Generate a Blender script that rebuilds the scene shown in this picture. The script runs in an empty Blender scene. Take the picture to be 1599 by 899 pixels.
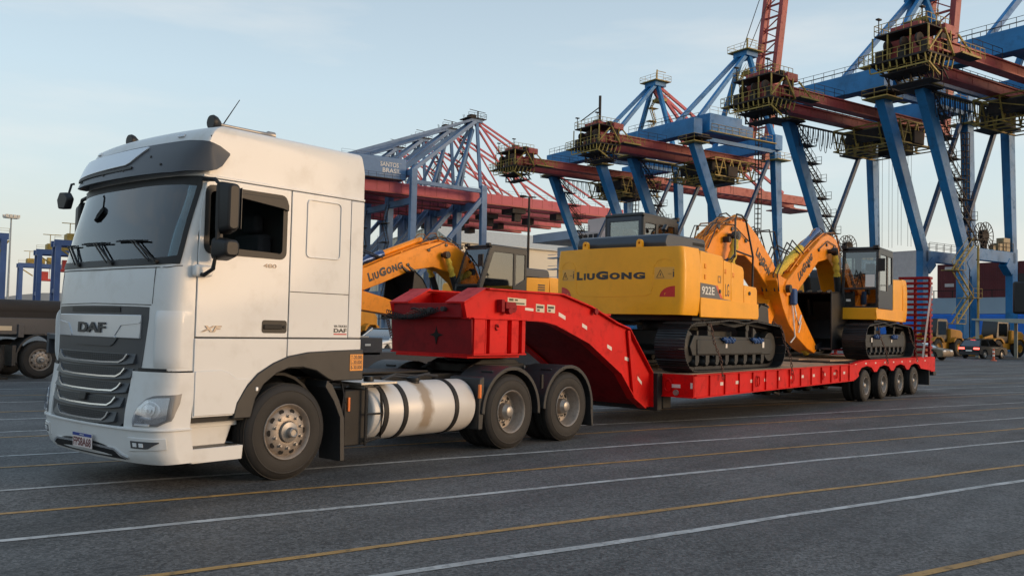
import bpy, bmesh, math, random
from mathutils import Vector, Matrix
from mathutils.geometry import tessellate_polygon
random.seed(7)
R = math.radians
SC = bpy.context.scene
COL = SC.collection

# ------------------------------------------------------------------ camera, sky, sun, exposure
YAW, PITCH, ROLL = 0.6933881, 0.0440980, 0.0230074
CAM = Vector((-5.8647, -7.917, 1.6601))
cd = bpy.data.cameras.new('camera')
cam = bpy.data.objects.new('camera', cd); COL.objects.link(cam); SC.camera = cam
cd.sensor_width = 36.0; cd.lens = 36.0 * 1402.0 / 1599.0
cd.clip_start = 0.1; cd.clip_end = 12000
_F = Vector((math.cos(YAW)*math.cos(PITCH), math.sin(YAW)*math.cos(PITCH), math.sin(PITCH)))
_R = _F.cross(Vector((0, 0, 1))).normalized(); _U = _R.cross(_F)
_R2 = _R*math.cos(ROLL) + _U*math.sin(ROLL); _U2 = -_R*math.sin(ROLL) + _U*math.cos(ROLL)
cam.matrix_world = Matrix(((_R2.x, _U2.x, -_F.x, CAM.x), (_R2.y, _U2.y, -_F.y, CAM.y), (_R2.z, _U2.z, -_F.z, CAM.z), (0, 0, 0, 1)))

SUN_EL, SUN_AZ = R(9), R(-62)          # azimuth measured from +X, counter-clockwise
sun_dir = Vector((math.cos(SUN_EL)*math.cos(SUN_AZ), math.cos(SUN_EL)*math.sin(SUN_AZ), math.sin(SUN_EL)))
W = bpy.data.worlds.new('World'); SC.world = W; W.use_nodes = True
nt = W.node_tree; nt.nodes.clear()
wo = nt.nodes.new('ShaderNodeOutputWorld'); bg = nt.nodes.new('ShaderNodeBackground')
sky = nt.nodes.new('ShaderNodeTexSky'); sky.sky_type = 'NISHITA'; sky.sun_disc = False
sky.sun_elevation = SUN_EL; sky.sun_rotation = math.pi/2 - SUN_AZ
sky.air_density = 1.1; sky.dust_density = 2.6; sky.ozone_density = 1.6; sky.altitude = 0
tc = nt.nodes.new('ShaderNodeTexCoord'); mp = nt.nodes.new('ShaderNodeMapping')
mp.inputs['Scale'].default_value = (1.0, 1.0, 5.5)
nz = nt.nodes.new('ShaderNodeTexNoise'); nz.inputs['Scale'].default_value = 2.2; nz.inputs['Detail'].default_value = 7; nz.inputs['Roughness'].default_value = .55
cr = nt.nodes.new('ShaderNodeValToRGB'); cr.color_ramp.elements[0].position = .5; cr.color_ramp.elements[1].position = .78
cr.color_ramp.elements[0].color = (0, 0, 0, 1); cr.color_ramp.elements[1].color = (.5, .5, .5, 1)
mx = nt.nodes.new('ShaderNodeMixRGB'); mx.inputs[2].default_value = (4.3, 4.2, 4.0, 1)
hz = nt.nodes.new('ShaderNodeMixRGB'); hz.inputs[0].default_value = .72           # thin high veil over the whole dome
vr = nt.nodes.new('ShaderNodeValToRGB'); el = vr.color_ramp.elements
SKYK = 1.0
stops = [(0.0, (4.0, 3.70, 3.25)), (.07, (3.9, 3.95, 3.75)), (.15, (3.6, 4.1, 4.25)), (.25, (3.25, 3.95, 4.4)), (.36, (2.7, 3.3, 3.8)), (1.0, (1.6, 2.4, 3.4))]
el[0].position, el[0].color = stops[0][0], (*[c/5 for c in stops[0][1]], 1); el[1].position, el[1].color = 1.0, (*[c/5 for c in stops[-1][1]], 1)
for p_, c_ in stops[1:-1]: e_ = el.new(p_); e_.color = (*[c/5 for c in c_], 1)
sx = nt.nodes.new('ShaderNodeSeparateXYZ'); sc5 = nt.nodes.new('ShaderNodeVectorMath'); sc5.operation = 'SCALE'; sc5.inputs['Scale'].default_value = 5*SKYK
L = nt.links.new
L(tc.outputs['Generated'], mp.inputs['Vector']); L(mp.outputs[0], nz.inputs['Vector']); L(nz.outputs[0], cr.inputs[0])
L(tc.outputs['Generated'], sx.inputs[0]); L(sx.outputs[2], vr.inputs[0]); L(vr.outputs[0], sc5.inputs[0]); L(sc5.outputs[0], hz.inputs[2])
L(sky.outputs[0], hz.inputs[1]); L(hz.outputs[0], mx.inputs[1]); L(cr.outputs[0], mx.inputs[0]); L(mx.outputs[0], bg.inputs[0])
bg.inputs[1].default_value = .09
L(bg.outputs[0], wo.inputs[0])
sl = bpy.data.lights.new('sun', 'SUN'); sl.energy = 0.8; sl.angle = R(22); sl.color = (1, .66, .39)
so = bpy.data.objects.new('sun', sl); COL.objects.link(so); so.rotation_euler = sun_dir.to_track_quat('Z', 'Y').to_euler()
SC.view_settings.view_transform = 'Standard'; SC.view_settings.look = 'None'
SC.view_settings.exposure = 1.28; SC.view_settings.gamma = 1.0
SC.render.engine = 'CYCLES'

# ------------------------------------------------------------------ materials
MATS = {}
def mat(name, col=(.5, .5, .5), rough=.5, metal=0.0, coat=0.0, var=.12, vscale=1.5, grime=0.0, bump=0.0, bscale=60, grimecol=(.05, .04, .03), spec=.5, emit=None, local=False):
    if name in MATS: return MATS[name]
    m = bpy.data.materials.new(name); m.use_nodes = True; n = m.node_tree; b = n.nodes['Principled BSDF']
    b.inputs['Roughness'].default_value = rough; b.inputs['Metallic'].default_value = metal
    b.inputs['Coat Weight'].default_value = coat; b.inputs['Coat Roughness'].default_value = .08
    b.inputs['Specular IOR Level'].default_value = spec
    t = n.nodes.new('ShaderNodeTexCoord'); g = n.nodes.new('ShaderNodeNewGeometry')
    vec = t.outputs['Object'] if local else g.outputs['Position']
    no = n.nodes.new('ShaderNodeTexNoise'); no.inputs['Scale'].default_value = vscale; no.inputs['Detail'].default_value = 6
    n.links.new(vec, no.inputs['Vector'])
    r = n.nodes.new('ShaderNodeMapRange'); r.inputs['From Min'].default_value = .3; r.inputs['From Max'].default_value = .7
    r.inputs['To Min'].default_value = 1-var; r.inputs['To Max'].default_value = 1+var
    n.links.new(no.outputs[0], r.inputs['Value'])
    h = n.nodes.new('ShaderNodeVectorMath'); h.operation = 'SCALE'; h.inputs[0].default_value = col[:3]
    n.links.new(r.outputs[0], h.inputs['Scale'])
    out = h.outputs[0]
    if grime > 0:
        n2 = n.nodes.new('ShaderNodeTexNoise'); n2.inputs['Scale'].default_value = vscale*3.3; n2.inputs['Detail'].default_value = 9; n2.inputs['Roughness'].default_value = .65
        n.links.new(vec, n2.inputs['Vector'])
        q = n.nodes.new('ShaderNodeMapRange'); q.inputs['From Min'].default_value = .52; q.inputs['From Max'].default_value = .72
        q.inputs['To Min'].default_value = 0; q.inputs['To Max'].default_value = grime
        n.links.new(n2.outputs[0], q.inputs['Value'])
        x = n.nodes.new('ShaderNodeMixRGB'); x.inputs[2].default_value = (*grimecol, 1)
        n.links.new(q.outputs[0], x.inputs[0]); n.links.new(out, x.inputs[1]); out = x.outputs[0]
        rr = n.nodes.new('ShaderNodeMapRange'); rr.inputs['To Min'].default_value = rough; rr.inputs['To Max'].default_value = min(1, rough+.35)
        n.links.new(q.outputs[0], rr.inputs['Value']); n.links.new(rr.outputs[0], b.inputs['Roughness'])
    n.links.new(out, b.inputs['Base Color'])
    if bump > 0:
        n3 = n.nodes.new('ShaderNodeTexNoise'); n3.inputs['Scale'].default_value = bscale; n3.inputs['Detail'].default_value = 4
        n.links.new(vec, n3.inputs['Vector'])
        bp = n.nodes.new('ShaderNodeBump'); bp.inputs['Strength'].default_value = bump; bp.inputs['Distance'].default_value = .01
        n.links.new(n3.outputs[0], bp.inputs['Height']); n.links.new(bp.outputs[0], b.inputs['Normal'])
    if emit:
        b.inputs['Emission Color'].default_value = (*emit[0], 1); b.inputs['Emission Strength'].default_value = emit[1]
    MATS[name] = m
    return m
def glass(name, tint=(.6, .7, .68), dark=.35, refl=1.5, base=.07):
    if name in MATS: return MATS[name]
    m = bpy.data.materials.new(name); m.use_nodes = True; n = m.node_tree; n.nodes.clear()
    o = n.nodes.new('ShaderNodeOutputMaterial'); mi = n.nodes.new('ShaderNodeMixShader'); tr = n.nodes.new('ShaderNodeBsdfTransparent')
    gl = n.nodes.new('ShaderNodeBsdfGlossy'); fr = n.nodes.new('ShaderNodeFresnel'); fr.inputs[0].default_value = 1.6
    tr.inputs[0].default_value = (tint[0]*(1-dark), tint[1]*(1-dark), tint[2]*(1-dark), 1)
    gl.inputs['Roughness'].default_value = .03; gl.inputs[0].default_value = (.95, .97, 1, 1)
    ma = n.nodes.new('ShaderNodeMath'); ma.operation = 'MULTIPLY_ADD'; ma.inputs[1].default_value = refl; ma.inputs[2].default_value = base
    n.links.new(fr.outputs[0], ma.inputs[0]); n.links.new(ma.outputs[0], mi.inputs[0])
    n.links.new(tr.outputs[0], mi.inputs[1]); n.links.new(gl.outputs[0], mi.inputs[2]); n.links.new(mi.outputs[0], o.inputs[0])
    MATS[name] = m; return m

M_CAB = mat('cab_white_paint', (.655, .665, .665), .46, coat=.22, spec=.4, var=.035, vscale=.8, grime=.30, grimecol=(.43, .39, .33))
M_GAP = mat('panel_gap', (.03, .028, .026), .8)
M_PLAST = mat('dark_grey_plastic', (.026, .026, .027), .5, spec=.4, var=.12, vscale=3, grime=.35, grimecol=(.055, .048, .042))
M_VISOR = mat('visor_grey', (.045, .048, .055), .38, var=.05)
M_BLACK = mat('black_plastic', (.010, .010, .011), .5, spec=.4, var=.2)
M_RUB = mat('tyre_rubber', (.015, .0135, .0125), .72, var=.18, vscale=6, grime=.5, grimecol=(.045, .035, .027), bump=.15, bscale=90)
M_RIM = mat('wheel_steel', (.29, .25, .215), .42, metal=.3, var=.15, vscale=9, grime=.6, grimecol=(.15, .105, .07))
M_HUB = mat('hub_bright', (.30, .28, .26), .38, metal=.5, var=.1)
M_HOLE = mat('hole_shade', (.01, .008, .007), .9)  # near-black painting the shade inside openings onto flat pieces
M_CHROME = mat('chrome_trim', (.66, .67, .69), .22, metal=.8)
M_SILV = mat('silver_paint', (.58, .61, .65), .30, metal=.5, coat=.3, var=.03)
M_TANK = mat('brushed_tank', (.78, .76, .72), .30, metal=.75, var=.05, vscale=2)
M_CHAS = mat('chassis_black', (.016, .015, .0145), .6, spec=.3, var=.3, vscale=4, grime=.5, grimecol=(.055, .044, .034))
M_MESH = mat('grille_mesh', (.02, .021, .023), .6)
M_GRILLE = mat('grille_grey', (.040, .045, .053), .42, var=.06)
M_RED = mat('trailer_red', (.62, .0018, .0018), .5, coat=0, spec=.22, var=.14, vscale=1.6, grime=.55, grimecol=(.20, .004, .004))
M_REDD = mat('trailer_red_shaded', (.24, .004, .008), .6, spec=.25, var=.2, vscale=3, grime=.5, grimecol=(.10, .012, .014))  # darker copy of the trailer red: shade of the front faces in its colour
M_YEL = mat('machine_yellow', (.90, .385, .008), .42, coat=.1, spec=.35, var=.06, vscale=2, grime=.18, grimecol=(.50, .22, .02))
M_ORA = mat('boom_orange', (.86, .275, .005), .42, coat=.1, spec=.35, var=.08, vscale=2.4, grime=.40, grimecol=(.36, .11, .01))
M_NAVY = mat('hood_grey_blue', (.034, .044, .062), .45, var=.08)
M_TRACK = mat('track_steel', (.020, .020, .021), .42, metal=.3, var=.35, vscale=5, grime=.4, grimecol=(.045, .037, .03))
M_TFRAME = mat('track_frame_grey', (.020, .0215, .022), .45, spec=.4, var=.15, vscale=3, grime=.35, grimecol=(.045, .038, .032))
M_CABF = mat('machine_cab_black', (.014, .0155, .018), .4)
M_CYL = mat('cylinder_steel_sky_tint', (.06, .10, .22), .25, metal=.6)  # steel with a blue reflection put into its base colour
M_WRAP = mat('yellow_wrap', (.62, .42, .045), .85, var=.25, vscale=14, bump=.7, bscale=22)
M_HOSE = mat('hydraulic_hose', (.22, .10, .03), .6, var=.1, vscale=.8)
M_WHITE = mat('white_label', (.75, .73, .68), .6, var=.04)
M_INK = mat('print_ink', (.030, .030, .032), .5)
M_WOOD = mat('deck_wood', (.36, .23, .14), .85, var=.28, vscale=3, grime=.4, grimecol=(.16, .10, .07), bump=.3, bscale=25)
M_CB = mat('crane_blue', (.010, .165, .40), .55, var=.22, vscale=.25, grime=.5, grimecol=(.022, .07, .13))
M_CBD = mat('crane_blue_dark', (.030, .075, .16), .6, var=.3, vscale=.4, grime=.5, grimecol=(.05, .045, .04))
M_CLB = mat('crane_light_blue', (.10, .19, .33), .55, var=.12, vscale=.2, grime=.4, grimecol=(.07, .10, .15))
M_CR = mat('crane_red', (.34, .05, .045), .55, var=.2, vscale=.35, grime=.55, grimecol=(.12, .04, .03))
M_CP = mat('crane_faded_red', (.47, .085, .11), .6, var=.12, vscale=.15, grime=.35, grimecol=(.26, .055, .06))
M_CY = mat('crane_yellow_rail', (.36, .25, .05), .6, var=.35, vscale=.8, grime=.55, grimecol=(.13, .09, .04))
M_CDK = mat('crane_dark_machinery', (.032, .027, .025), .7, spec=.3, var=.5, vscale=.7, grime=.6, grimecol=(.10, .045, .022))
M_CABLE = mat('black_cable', (.02, .02, .022), .6)
G_WS = glass('windscreen_glass', (.55, .74, .78), .25, 1.15, .035)
G_DK = glass('dark_glass', (.35, .38, .38), .55)
G_CL = glass('clear_cab_glass', (.75, .82, .82), .12)
G_LENS = glass('lens_glass', (.95, .96, .98), .02, .55, .0)

# ------------------------------------------------------------------ mesh builder
SPLIT = {'mud_flap', 'cab_seat', 'deck_front_plate', 'loose_hose', 'axle', 'catwalk', 'roof_gutter', 'tank_hose', 'forestay', 'boom_stay', 'leg_platform', 'track_roller', 'pale_hose', 'bucket_link',
         'rope_sheave', 'beam_cabinet', 'crane_tyre', 'wiper_arm', 'fog_reflector', 'daylight_strip', 'horn_bracket', 'recess_wall', 'under_tank', 'idler_wheel', 'pivot_pin', 'rear_sheave_house', 'blue_cover', 'container_marking',
         'top_girder', 'cross_beam', 'cab_glass', 'roof_seam', 'scrape_mark', 'air_line'}
STUFF = {'hand_hole', 'hub_nuts', 'beam_handrail', 'walkway', 'girder_stiffener', 'girder_walkway', 'platform_rails', 'rear_platform', 'festoon_cable', 'house_walkway', 'hoist_truss', 'hoist_rope', 'leg_stair', 'access_stair', 'apex_platform',
         'boom_lacing', 'boom_cross_members', 'boom_stiffener', 'ladder_mast', 'mesh_wires', 'chain', 'wiring', 'bulwark_rail', 'travel_bogie', 'trolley', 'visor_rivet', 'boom_pipes', 'hood_vent', 'head_mast', 'door_bars',
         'hoist_trolley', 'cable_reel', 'deck_frame', 'tread_block', 'lamp_ring', 'bridge_block', 'sticker_print', 'plate_lettering'}
class MB:
    def __init__(s, T=None): s.v = []; s.f = []; s.m = []; s.T = T; s.mi = 0
    def add(s, vs, fs):
        o = len(s.v)
        for v in vs:
            v = Vector(v); s.v.append(s.T @ v if s.T is not None else v)
        for f in fs: s.f.append([i+o for i in f]); s.m.append(s.mi)
        return s
    def box(s, x0, x1, y0, y1, z0, z1):
        return s.add([(x, y, z) for x in (x0, x1) for y in (y0, y1) for z in (z0, z1)],
                     [(0, 1, 3, 2), (4, 6, 7, 5), (0, 4, 5, 1), (2, 3, 7, 6), (0, 2, 6, 4), (1, 5, 7, 3)])
    def prism(s, poly, a0, a1, ax='y', holes=()):
        mapf = {'y': lambda p, a: (p[0], a, p[1]), 'x': lambda p, a: (a, p[0], p[1]), 'z': lambda p, a: (p[0], p[1], a)}[ax]
        loops = [list(poly)] + [list(h) for h in holes]
        flat = [p for l in loops for p in l]; n = len(flat)
        tris = tessellate_polygon([[Vector((p[0], p[1], 0)) for p in l] for l in loops])
        fs = [tuple(t) for t in tris] + [tuple(i+n for i in t) for t in tris]
        k = 0
        for l in loops:
            for i in range(len(l)):
                a, b = k+i, k+(i+1) % len(l); fs.append((a, b, b+n, a+n))
            k += len(l)
        return s.add([mapf(p, a0) for p in flat]+[mapf(p, a1) for p in flat], fs)
    def bar(s, p, q, w, h=None, up=(0, 0, 1), w2=None, h2=None):
        h = w if h is None else h; w2 = w if w2 is None else w2; h2 = h if h2 is None else h2
        p = Vector(p); q = Vector(q); d = (q-p).normalized(); u = Vector(up)
        if abs(d.dot(u)) > .98: u = Vector((1, 0, 0))
        a = d.cross(u).normalized(); b = a.cross(d)
        vs = [c + a*(i*ww/2) + b*(j*hh/2) for c, ww, hh in ((p, w, h), (q, w2, h2)) for i, j in ((-1, -1), (1, -1), (1, 1), (-1, 1))]
        return s.add(vs, [(3, 2, 1, 0), (4, 5, 6, 7), (0, 1, 5, 4), (1, 2, 6, 5), (2, 3, 7, 6), (3, 0, 4, 7)])
    def tube(s, pts, r, n=6, caps=True):
        pts = [Vector(p) for p in pts]; rings = []
        for i, p in enumerate(pts):
            d = (pts[min(i+1, len(pts)-1)] - pts[max(i-1, 0)]).normalized()
            u = Vector((0, 0, 1)) if abs(d.z) < .95 else Vector((1, 0, 0))
            a = d.cross(u).normalized(); b = a.cross(d)
            rr = r[i] if isinstance(r, (list, tuple)) else r
            rings.append([p + a*(rr*math.cos(2*math.pi*k/n)) + b*(rr*math.sin(2*math.pi*k/n)) for k in range(n)])
        fs = []
        for i in range(len(pts)-1):
            for k in range(n): fs.append((i*n+k, i*n+(k+1) % n, (i+1)*n+(k+1) % n, (i+1)*n+k))
        if caps: fs.append(tuple(range(n-1, -1, -1))); fs.append(tuple((len(pts)-1)*n+k for k in range(n)))
        return s.add([v for r_ in rings for v in r_], fs)
    def cyl(s, p, q, r, n=16): return s.tube([p, q], r, n)
    def lathe(s, prof, n=32, o=(0, 0, 0), ax='y'):
        o = Vector(o); vs = []; fs = []; m = len(prof)
        for k in range(n):
            c, d = math.cos(2*math.pi*k/n), math.sin(2*math.pi*k/n)
            for r_, t in prof:
                vs.append(o + (Vector((r_*c, t, r_*d)) if ax == 'y' else Vector((t, r_*c, r_*d)) if ax == 'x' else Vector((r_*c, r_*d, t))))
        for k in range(n):
            for i in range(m-1):
                a, b = k*m+i, ((k+1) % n)*m+i
                fs.append((a, a+1, b+1, b))
        return s.add(vs, fs)
    def grid(s, fn, nu, nv, thick=None):
        vs = [fn(i/nu, j/nv) for i in range(nu+1) for j in range(nv+1)]
        fs = [(i*(nv+1)+j, (i+1)*(nv+1)+j, (i+1)*(nv+1)+j+1, i*(nv+1)+j+1) for i in range(nu) for j in range(nv)]
        return s.add(vs, fs)
    def shell(s, fo, fi, nu, nv):
        N = (nu+1)*(nv+1)
        vs = [fo(i/nu, j/nv) for i in range(nu+1) for j in range(nv+1)] + [fi(i/nu, j/nv) for i in range(nu+1) for j in range(nv+1)]
        I = lambda i, j: i*(nv+1)+j
        fs = []
        for i in range(nu):
            for j in range(nv):
                q = (I(i, j), I(i+1, j), I(i+1, j+1), I(i, j+1)); fs.append(q); fs.append(tuple(N+k for k in q[::-1]))
        for i in range(nu):
            for j in (0, nv): fs.append((I(i, j), I(i+1, j), N+I(i+1, j), N+I(i, j)))
        for j in range(nv):
            for i in (0, nu): fs.append((I(i, j), I(i, j+1), N+I(i, j+1), N+I(i, j)))
        return s.add(vs, fs)
    def build(s, name, m, parent=None, bevel=0, seg=2, smooth=35, stuff=False, label=None, pivot=None):
        off = OFF.get(parent.name, Vector()) if parent is not None else Vector()
        piv = Vector(pivot) if pivot is not None else None
        if name in STUFF: stuff = True
        if name in SPLIT and not stuff:
            par = list(range(len(s.v)))
            def find(i):
                while par[i] != i: par[i] = par[par[i]]; i = par[i]
                return i
            for f in s.f:
                for i in f[1:]: par[find(i)] = find(f[0])
            groups = {}
            for f, mi in zip(s.f, s.m): groups.setdefault(find(f[0]), []).append((f, mi))
            if len(groups) > 1:
                out = None
                for gk, fl in groups.items():
                    q = MB(); idx = {}
                    for f, mi in fl:
                        for i in f:
                            if i not in idx: idx[i] = len(q.v); q.v.append(s.v[i])
                        q.f.append([idx[i] for i in f]); q.m.append(mi)
                    SPLIT.discard(name); o = q.build(name, m, parent, bevel, seg, smooth, False, label, pivot); SPLIT.add(name)
                    out = out or o
                return out
        me = bpy.data.meshes.new(name)
        bm = bmesh.new()
        vv = [bm.verts.new((v-off-(piv-off if piv is not None else Vector()))) for v in s.v]
        mats = m if isinstance(m, (list, tuple)) else [m]
        for f, mi in zip(s.f, s.m):
            try: fc = bm.faces.new([vv[i] for i in f]); fc.material_index = mi if mi < len(mats) else 0
            except ValueError: pass
        bmesh.ops.recalc_face_normals(bm, faces=bm.faces)
        bm.to_mesh(me); bm.free()
        for x in mats: me.materials.append(x)
        if smooth:
            me.polygons.foreach_set('use_smooth', [True]*len(me.polygons)); me.set_sharp_from_angle(angle=R(smooth))
        o = bpy.data.objects.new(name, me); COL.objects.link(o)
        if parent is not None: o.parent = parent
        OFF[o.name] = off
        if piv is not None: o.location = piv-off; OFF[o.name] = piv
        if bevel:
            b = o.modifiers.new('bevel', 'BEVEL'); b.width = bevel; b.segments = seg; b.limit_method = 'ANGLE'; b.angle_limit = R(38)
        if stuff: o['kind'] = 'stuff'
        if label: o['label'] = label
        return o
OFF = {}
def tag(o, label, cat, group=None):
    o['label'] = label; o['category'] = cat
    if group: o['group'] = group
    return o
def thing(name, label, cat, loc=(0, 0, 0), rotz=0, group=None, world=True):
    """an Empty at the base of the thing; world=True: parts are given in world coordinates"""
    o = bpy.data.objects.new(name, None); COL.objects.link(o); o.location = loc; o.rotation_euler = (0, 0, rotz)
    o.empty_display_size = .2
    tag(o, label, cat, group); OFF[o.name] = Vector(loc) if world else Vector()
    return o
def struct(o): o['kind'] = 'structure'; return o
def dup(o, parent=None):
    c = o.copy(); COL.objects.link(c); c.parent = parent
    for ch in list(o.children): dup(ch, c)
    OFF[c.name] = OFF.get(o.name, Vector())
    return c
def inst(o, parent, mw):
    """another copy of a mesh piece, sharing its data"""
    c = bpy.data.objects.new(o.name.split('.')[0], o.data); COL.objects.link(c); c.parent = parent; c.matrix_basis = mw
    return c
def text_mb(s, width, height, org, xd, yd, depth=.004, bold=.0, shear=0, mb=None, spacing=1.0):
    """lettering as solid characters standing on a plane; org = lower left corner"""
    cu = bpy.data.curves.new('lettering', 'FONT'); cu.body = s; cu.size = 1; cu.offset = bold; cu.shear = shear
    cu.space_character = spacing; cu.resolution_u = 3
    t = bpy.data.objects.new('lettering', cu); me = bpy.data.meshes.new_from_object(t)
    bpy.data.objects.remove(t); xs = [v.co.x for v in me.vertices]; ys = [v.co.y for v in me.vertices]
    x0, y0 = min(xs), min(ys); sx_ = width/(max(xs)-x0); sy_ = height/(max(ys)-y0)
    org = Vector(org); xd = Vector(xd).normalized(); yd = Vector(yd).normalized(); n = xd.cross(yd)
    mb = mb or MB(); N = len(me.vertices)
    pts = [org + xd*((v.co.x-x0)*sx_) + yd*((v.co.y-y0)*sy_) for v in me.vertices]
    fs = [tuple(p.vertices) for p in me.polygons]
    cnt = {}
    for f in fs:
        for i in range(len(f)):
            e = tuple(sorted((f[i], f[(i+1) % len(f)]))); cnt[e] = cnt.get(e, 0)+1
    side = [(a, b, b+N, a+N) for (a, b), c in cnt.items() if c == 1]
    mb.add([p+n*depth for p in pts]+[p-n*.002 for p in pts], fs+side)
    bpy.data.meshes.remove(me)
    return mb
def logo_mb():
    """the machine maker's word mark: tall first letter and tall G, the rest as small capitals; unit square in x, z"""
    M = MB(); x = 0
    for ch, w, h in (('L', .80, 1), ('I', .34, .80), ('U', .95, .80), ('G', 1.35, 1), ('O', 1.12, .80), ('N', 1.05, .80), ('G', 1.15, .80)):
        t = text_mb(ch, w-.13, h, (x, 0, 0), (1, 0, 0), (0, 0, 1), .001, .062)
        n = len(t.v)//2
        M.front = getattr(M, 'front', []); o = len(M.v); M.v += t.v; M.f += [[i+o for i in f] for f in t.f]; M.m += t.m; M.front += [True]*n+[False]*(len(t.v)-n)
        x += w
    for v in M.v: v.x /= x-.13
    return M
def rrect(x0, x1, z0, z1, r, n=4):
    out = []
    for cx, cz, a0 in ((x1-r, z1-r, 0), (x0+r, z1-r, 90), (x0+r, z0+r, 180), (x1-r, z0+r, 270)):
        for k in range(n+1):
            a = R(a0+90*k/n); out.append((cx+r*math.cos(a), cz+r*math.sin(a)))
    return out
def lerp(x, xs, ys):
    if x <= xs[0]: return ys[0]
    for i in range(len(xs)-1):
        if x <= xs[i+1]: return ys[i] + (ys[i+1]-ys[i])*(x-xs[i])/(xs[i+1]-xs[i])
    return ys[-1]
def circ(cx, cy, r, n=16, a0=0, a1=360): return [(cx+r*math.cos(R(a0+(a1-a0)*k/n)), cy+r*math.sin(R(a0+(a1-a0)*k/n))) for k in range(n + (0 if a1-a0 == 360 else 1))]
GA = R(39.7282-56.3)                                     # lane direction: the painted lines and the crane girders run this way
G = Vector((math.cos(GA), math.sin(GA), 0)); Q = Vector((-math.sin(GA), math.cos(GA), 0))

# ------------------------------------------------------------------ ground
def ground_material():
    m = bpy.data.materials.new('asphalt'); m.use_nodes = True; n = m.node_tree; b = n.nodes['Principled BSDF']; K = n.links.new
    g = n.nodes.new('ShaderNodeNewGeometry')
    def noise(sc, det, ro=.55, vec=None):
        x = n.nodes.new('ShaderNodeTexNoise'); x.inputs['Scale'].default_value = sc; x.inputs['Detail'].default_value = det; x.inputs['Roughness'].default_value = ro
        K(vec or g.outputs['Position'], x.inputs['Vector']); return x.outputs[0]
    def rng(v, a, b_, c, d):
        x = n.nodes.new('ShaderNodeMapRange'); x.inputs['From Min'].default_value = a; x.inputs['From Max'].default_value = b_; x.inputs['To Min'].default_value = c; x.inputs['To Max'].default_value = d
        K(v, x.inputs['Value']); return x.outputs[0]
    def mul(a, b_):
        x = n.nodes.new('ShaderNodeMath'); x.operation = 'MULTIPLY'; K(a, x.inputs[0]); K(b_, x.inputs[1]); return x.outputs[0]
    rot = n.nodes.new('ShaderNodeMapping'); rot.inputs['Rotation'].default_value = (0, 0, -GA); rot.inputs['Scale'].default_value = (.05, 1.1, 1)
    K(g.outputs['Position'], rot.inputs['Vector'])
    rot2 = n.nodes.new('ShaderNodeMapping'); rot2.inputs['Scale'].default_value = (.09, .55, 1); K(g.outputs['Position'], rot2.inputs['Vector'])
    fine = rng(noise(55, 5, .8), .36, .64, .45, 1.6)
    v2 = n.nodes.new('ShaderNodeTexVoronoi'); v2.inputs['Scale'].default_value = 42; K(g.outputs['Position'], v2.inputs['Vector'])
    sp = n.nodes.new('ShaderNodeSeparateColor'); K(v2.outputs['Color'], sp.inputs[0]); fine = mul(fine, rng(sp.outputs[0], 0, 1, .42, 1.62))
    mid = rng(noise(.35, 8, .6), .35, .65, .78, 1.18)
    streak = rng(noise(1.0, 5, .6, rot.outputs[0]), .42, .66, 1.08, .66)
    streak2 = rng(noise(1.0, 6, .6, rot2.outputs[0]), .55, .64, 1.0, .70)
    spots = rng(noise(1.7, 10, .75), .60, .72, 1.0, .50)
    pale = rng(noise(.9, 9, .7, rot2.outputs[0]), .60, .75, 1.0, 1.45); spots = mul(spots, pale)
    f = mul(mul(mul(fine, mid), mul(streak, streak2)), spots)
    h = n.nodes.new('ShaderNodeVectorMath'); h.operation = 'SCALE'; h.inputs[0].default_value = (.080, .078, .076); K(f, h.inputs['Scale'])
    K(h.outputs[0], b.inputs['Base Color'])
    K(rng(noise(.8, 6), .3, .7, .58, .82), b.inputs['Roughness'])
    vo = n.nodes.new('ShaderNodeTexVoronoi'); vo.inputs['Scale'].default_value = 95; K(g.outputs['Position'], vo.inputs['Vector'])
    bp = n.nodes.new('ShaderNodeBump'); bp.inputs['Strength'].default_value = .5; bp.inputs['Distance'].default_value = .004
    K(vo.outputs['Distance'], bp.inputs['Height'])
    bp2 = n.nodes.new('ShaderNodeBump'); bp2.inputs['Strength'].default_value = .25; bp2.inputs['Distance'].default_value = .05
    K(noise(1.2, 3), bp2.inputs['Height']); K(bp.outputs[0], bp2.inputs['Normal']); K(bp2.outputs[0], b.inputs['Normal'])
    return m
mb = MB()
def gp(g_, q_, z=0): return G*g_ + Q*q_ + Vector((0, 0, z))
mb.add([gp(-400, -400), gp(124, -400), gp(124, 2500), gp(-400, 2500)], [(0, 1, 2, 3)])
struct(mb.build('ground', ground_material(), smooth=0))
mb = MB(); mb.add([gp(124, -400, -.004), gp(124, 2500, -.004), gp(124, 2500, -3), gp(124, -400, -3)], [(0, 1, 2, 3)])
struct(mb.build('quay_wall', mat('quay_concrete', (.22, .21, .19), .8), smooth=0))
mb = MB(); mb.add([gp(-4000, -4000, -2.2), gp(6000, -4000, -2.2), gp(6000, 7000, -2.2), gp(-4000, 7000, -2.2)], [(0, 1, 2, 3)])
struct(mb.build('water', mat('harbour_water', (.03, .05, .055), .15, bump=.4, bscale=.8), smooth=0))
M_LW = mat('white_line_paint', (.40, .40, .39), .6, var=.3, vscale=3.2, grime=1.0, grimecol=(.09, .09, .088))
M_LY = mat('yellow_line_paint', (.36, .20, .055), .6, var=.3, vscale=3.2, grime=1.0, grimecol=(.10, .08, .05))
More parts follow.
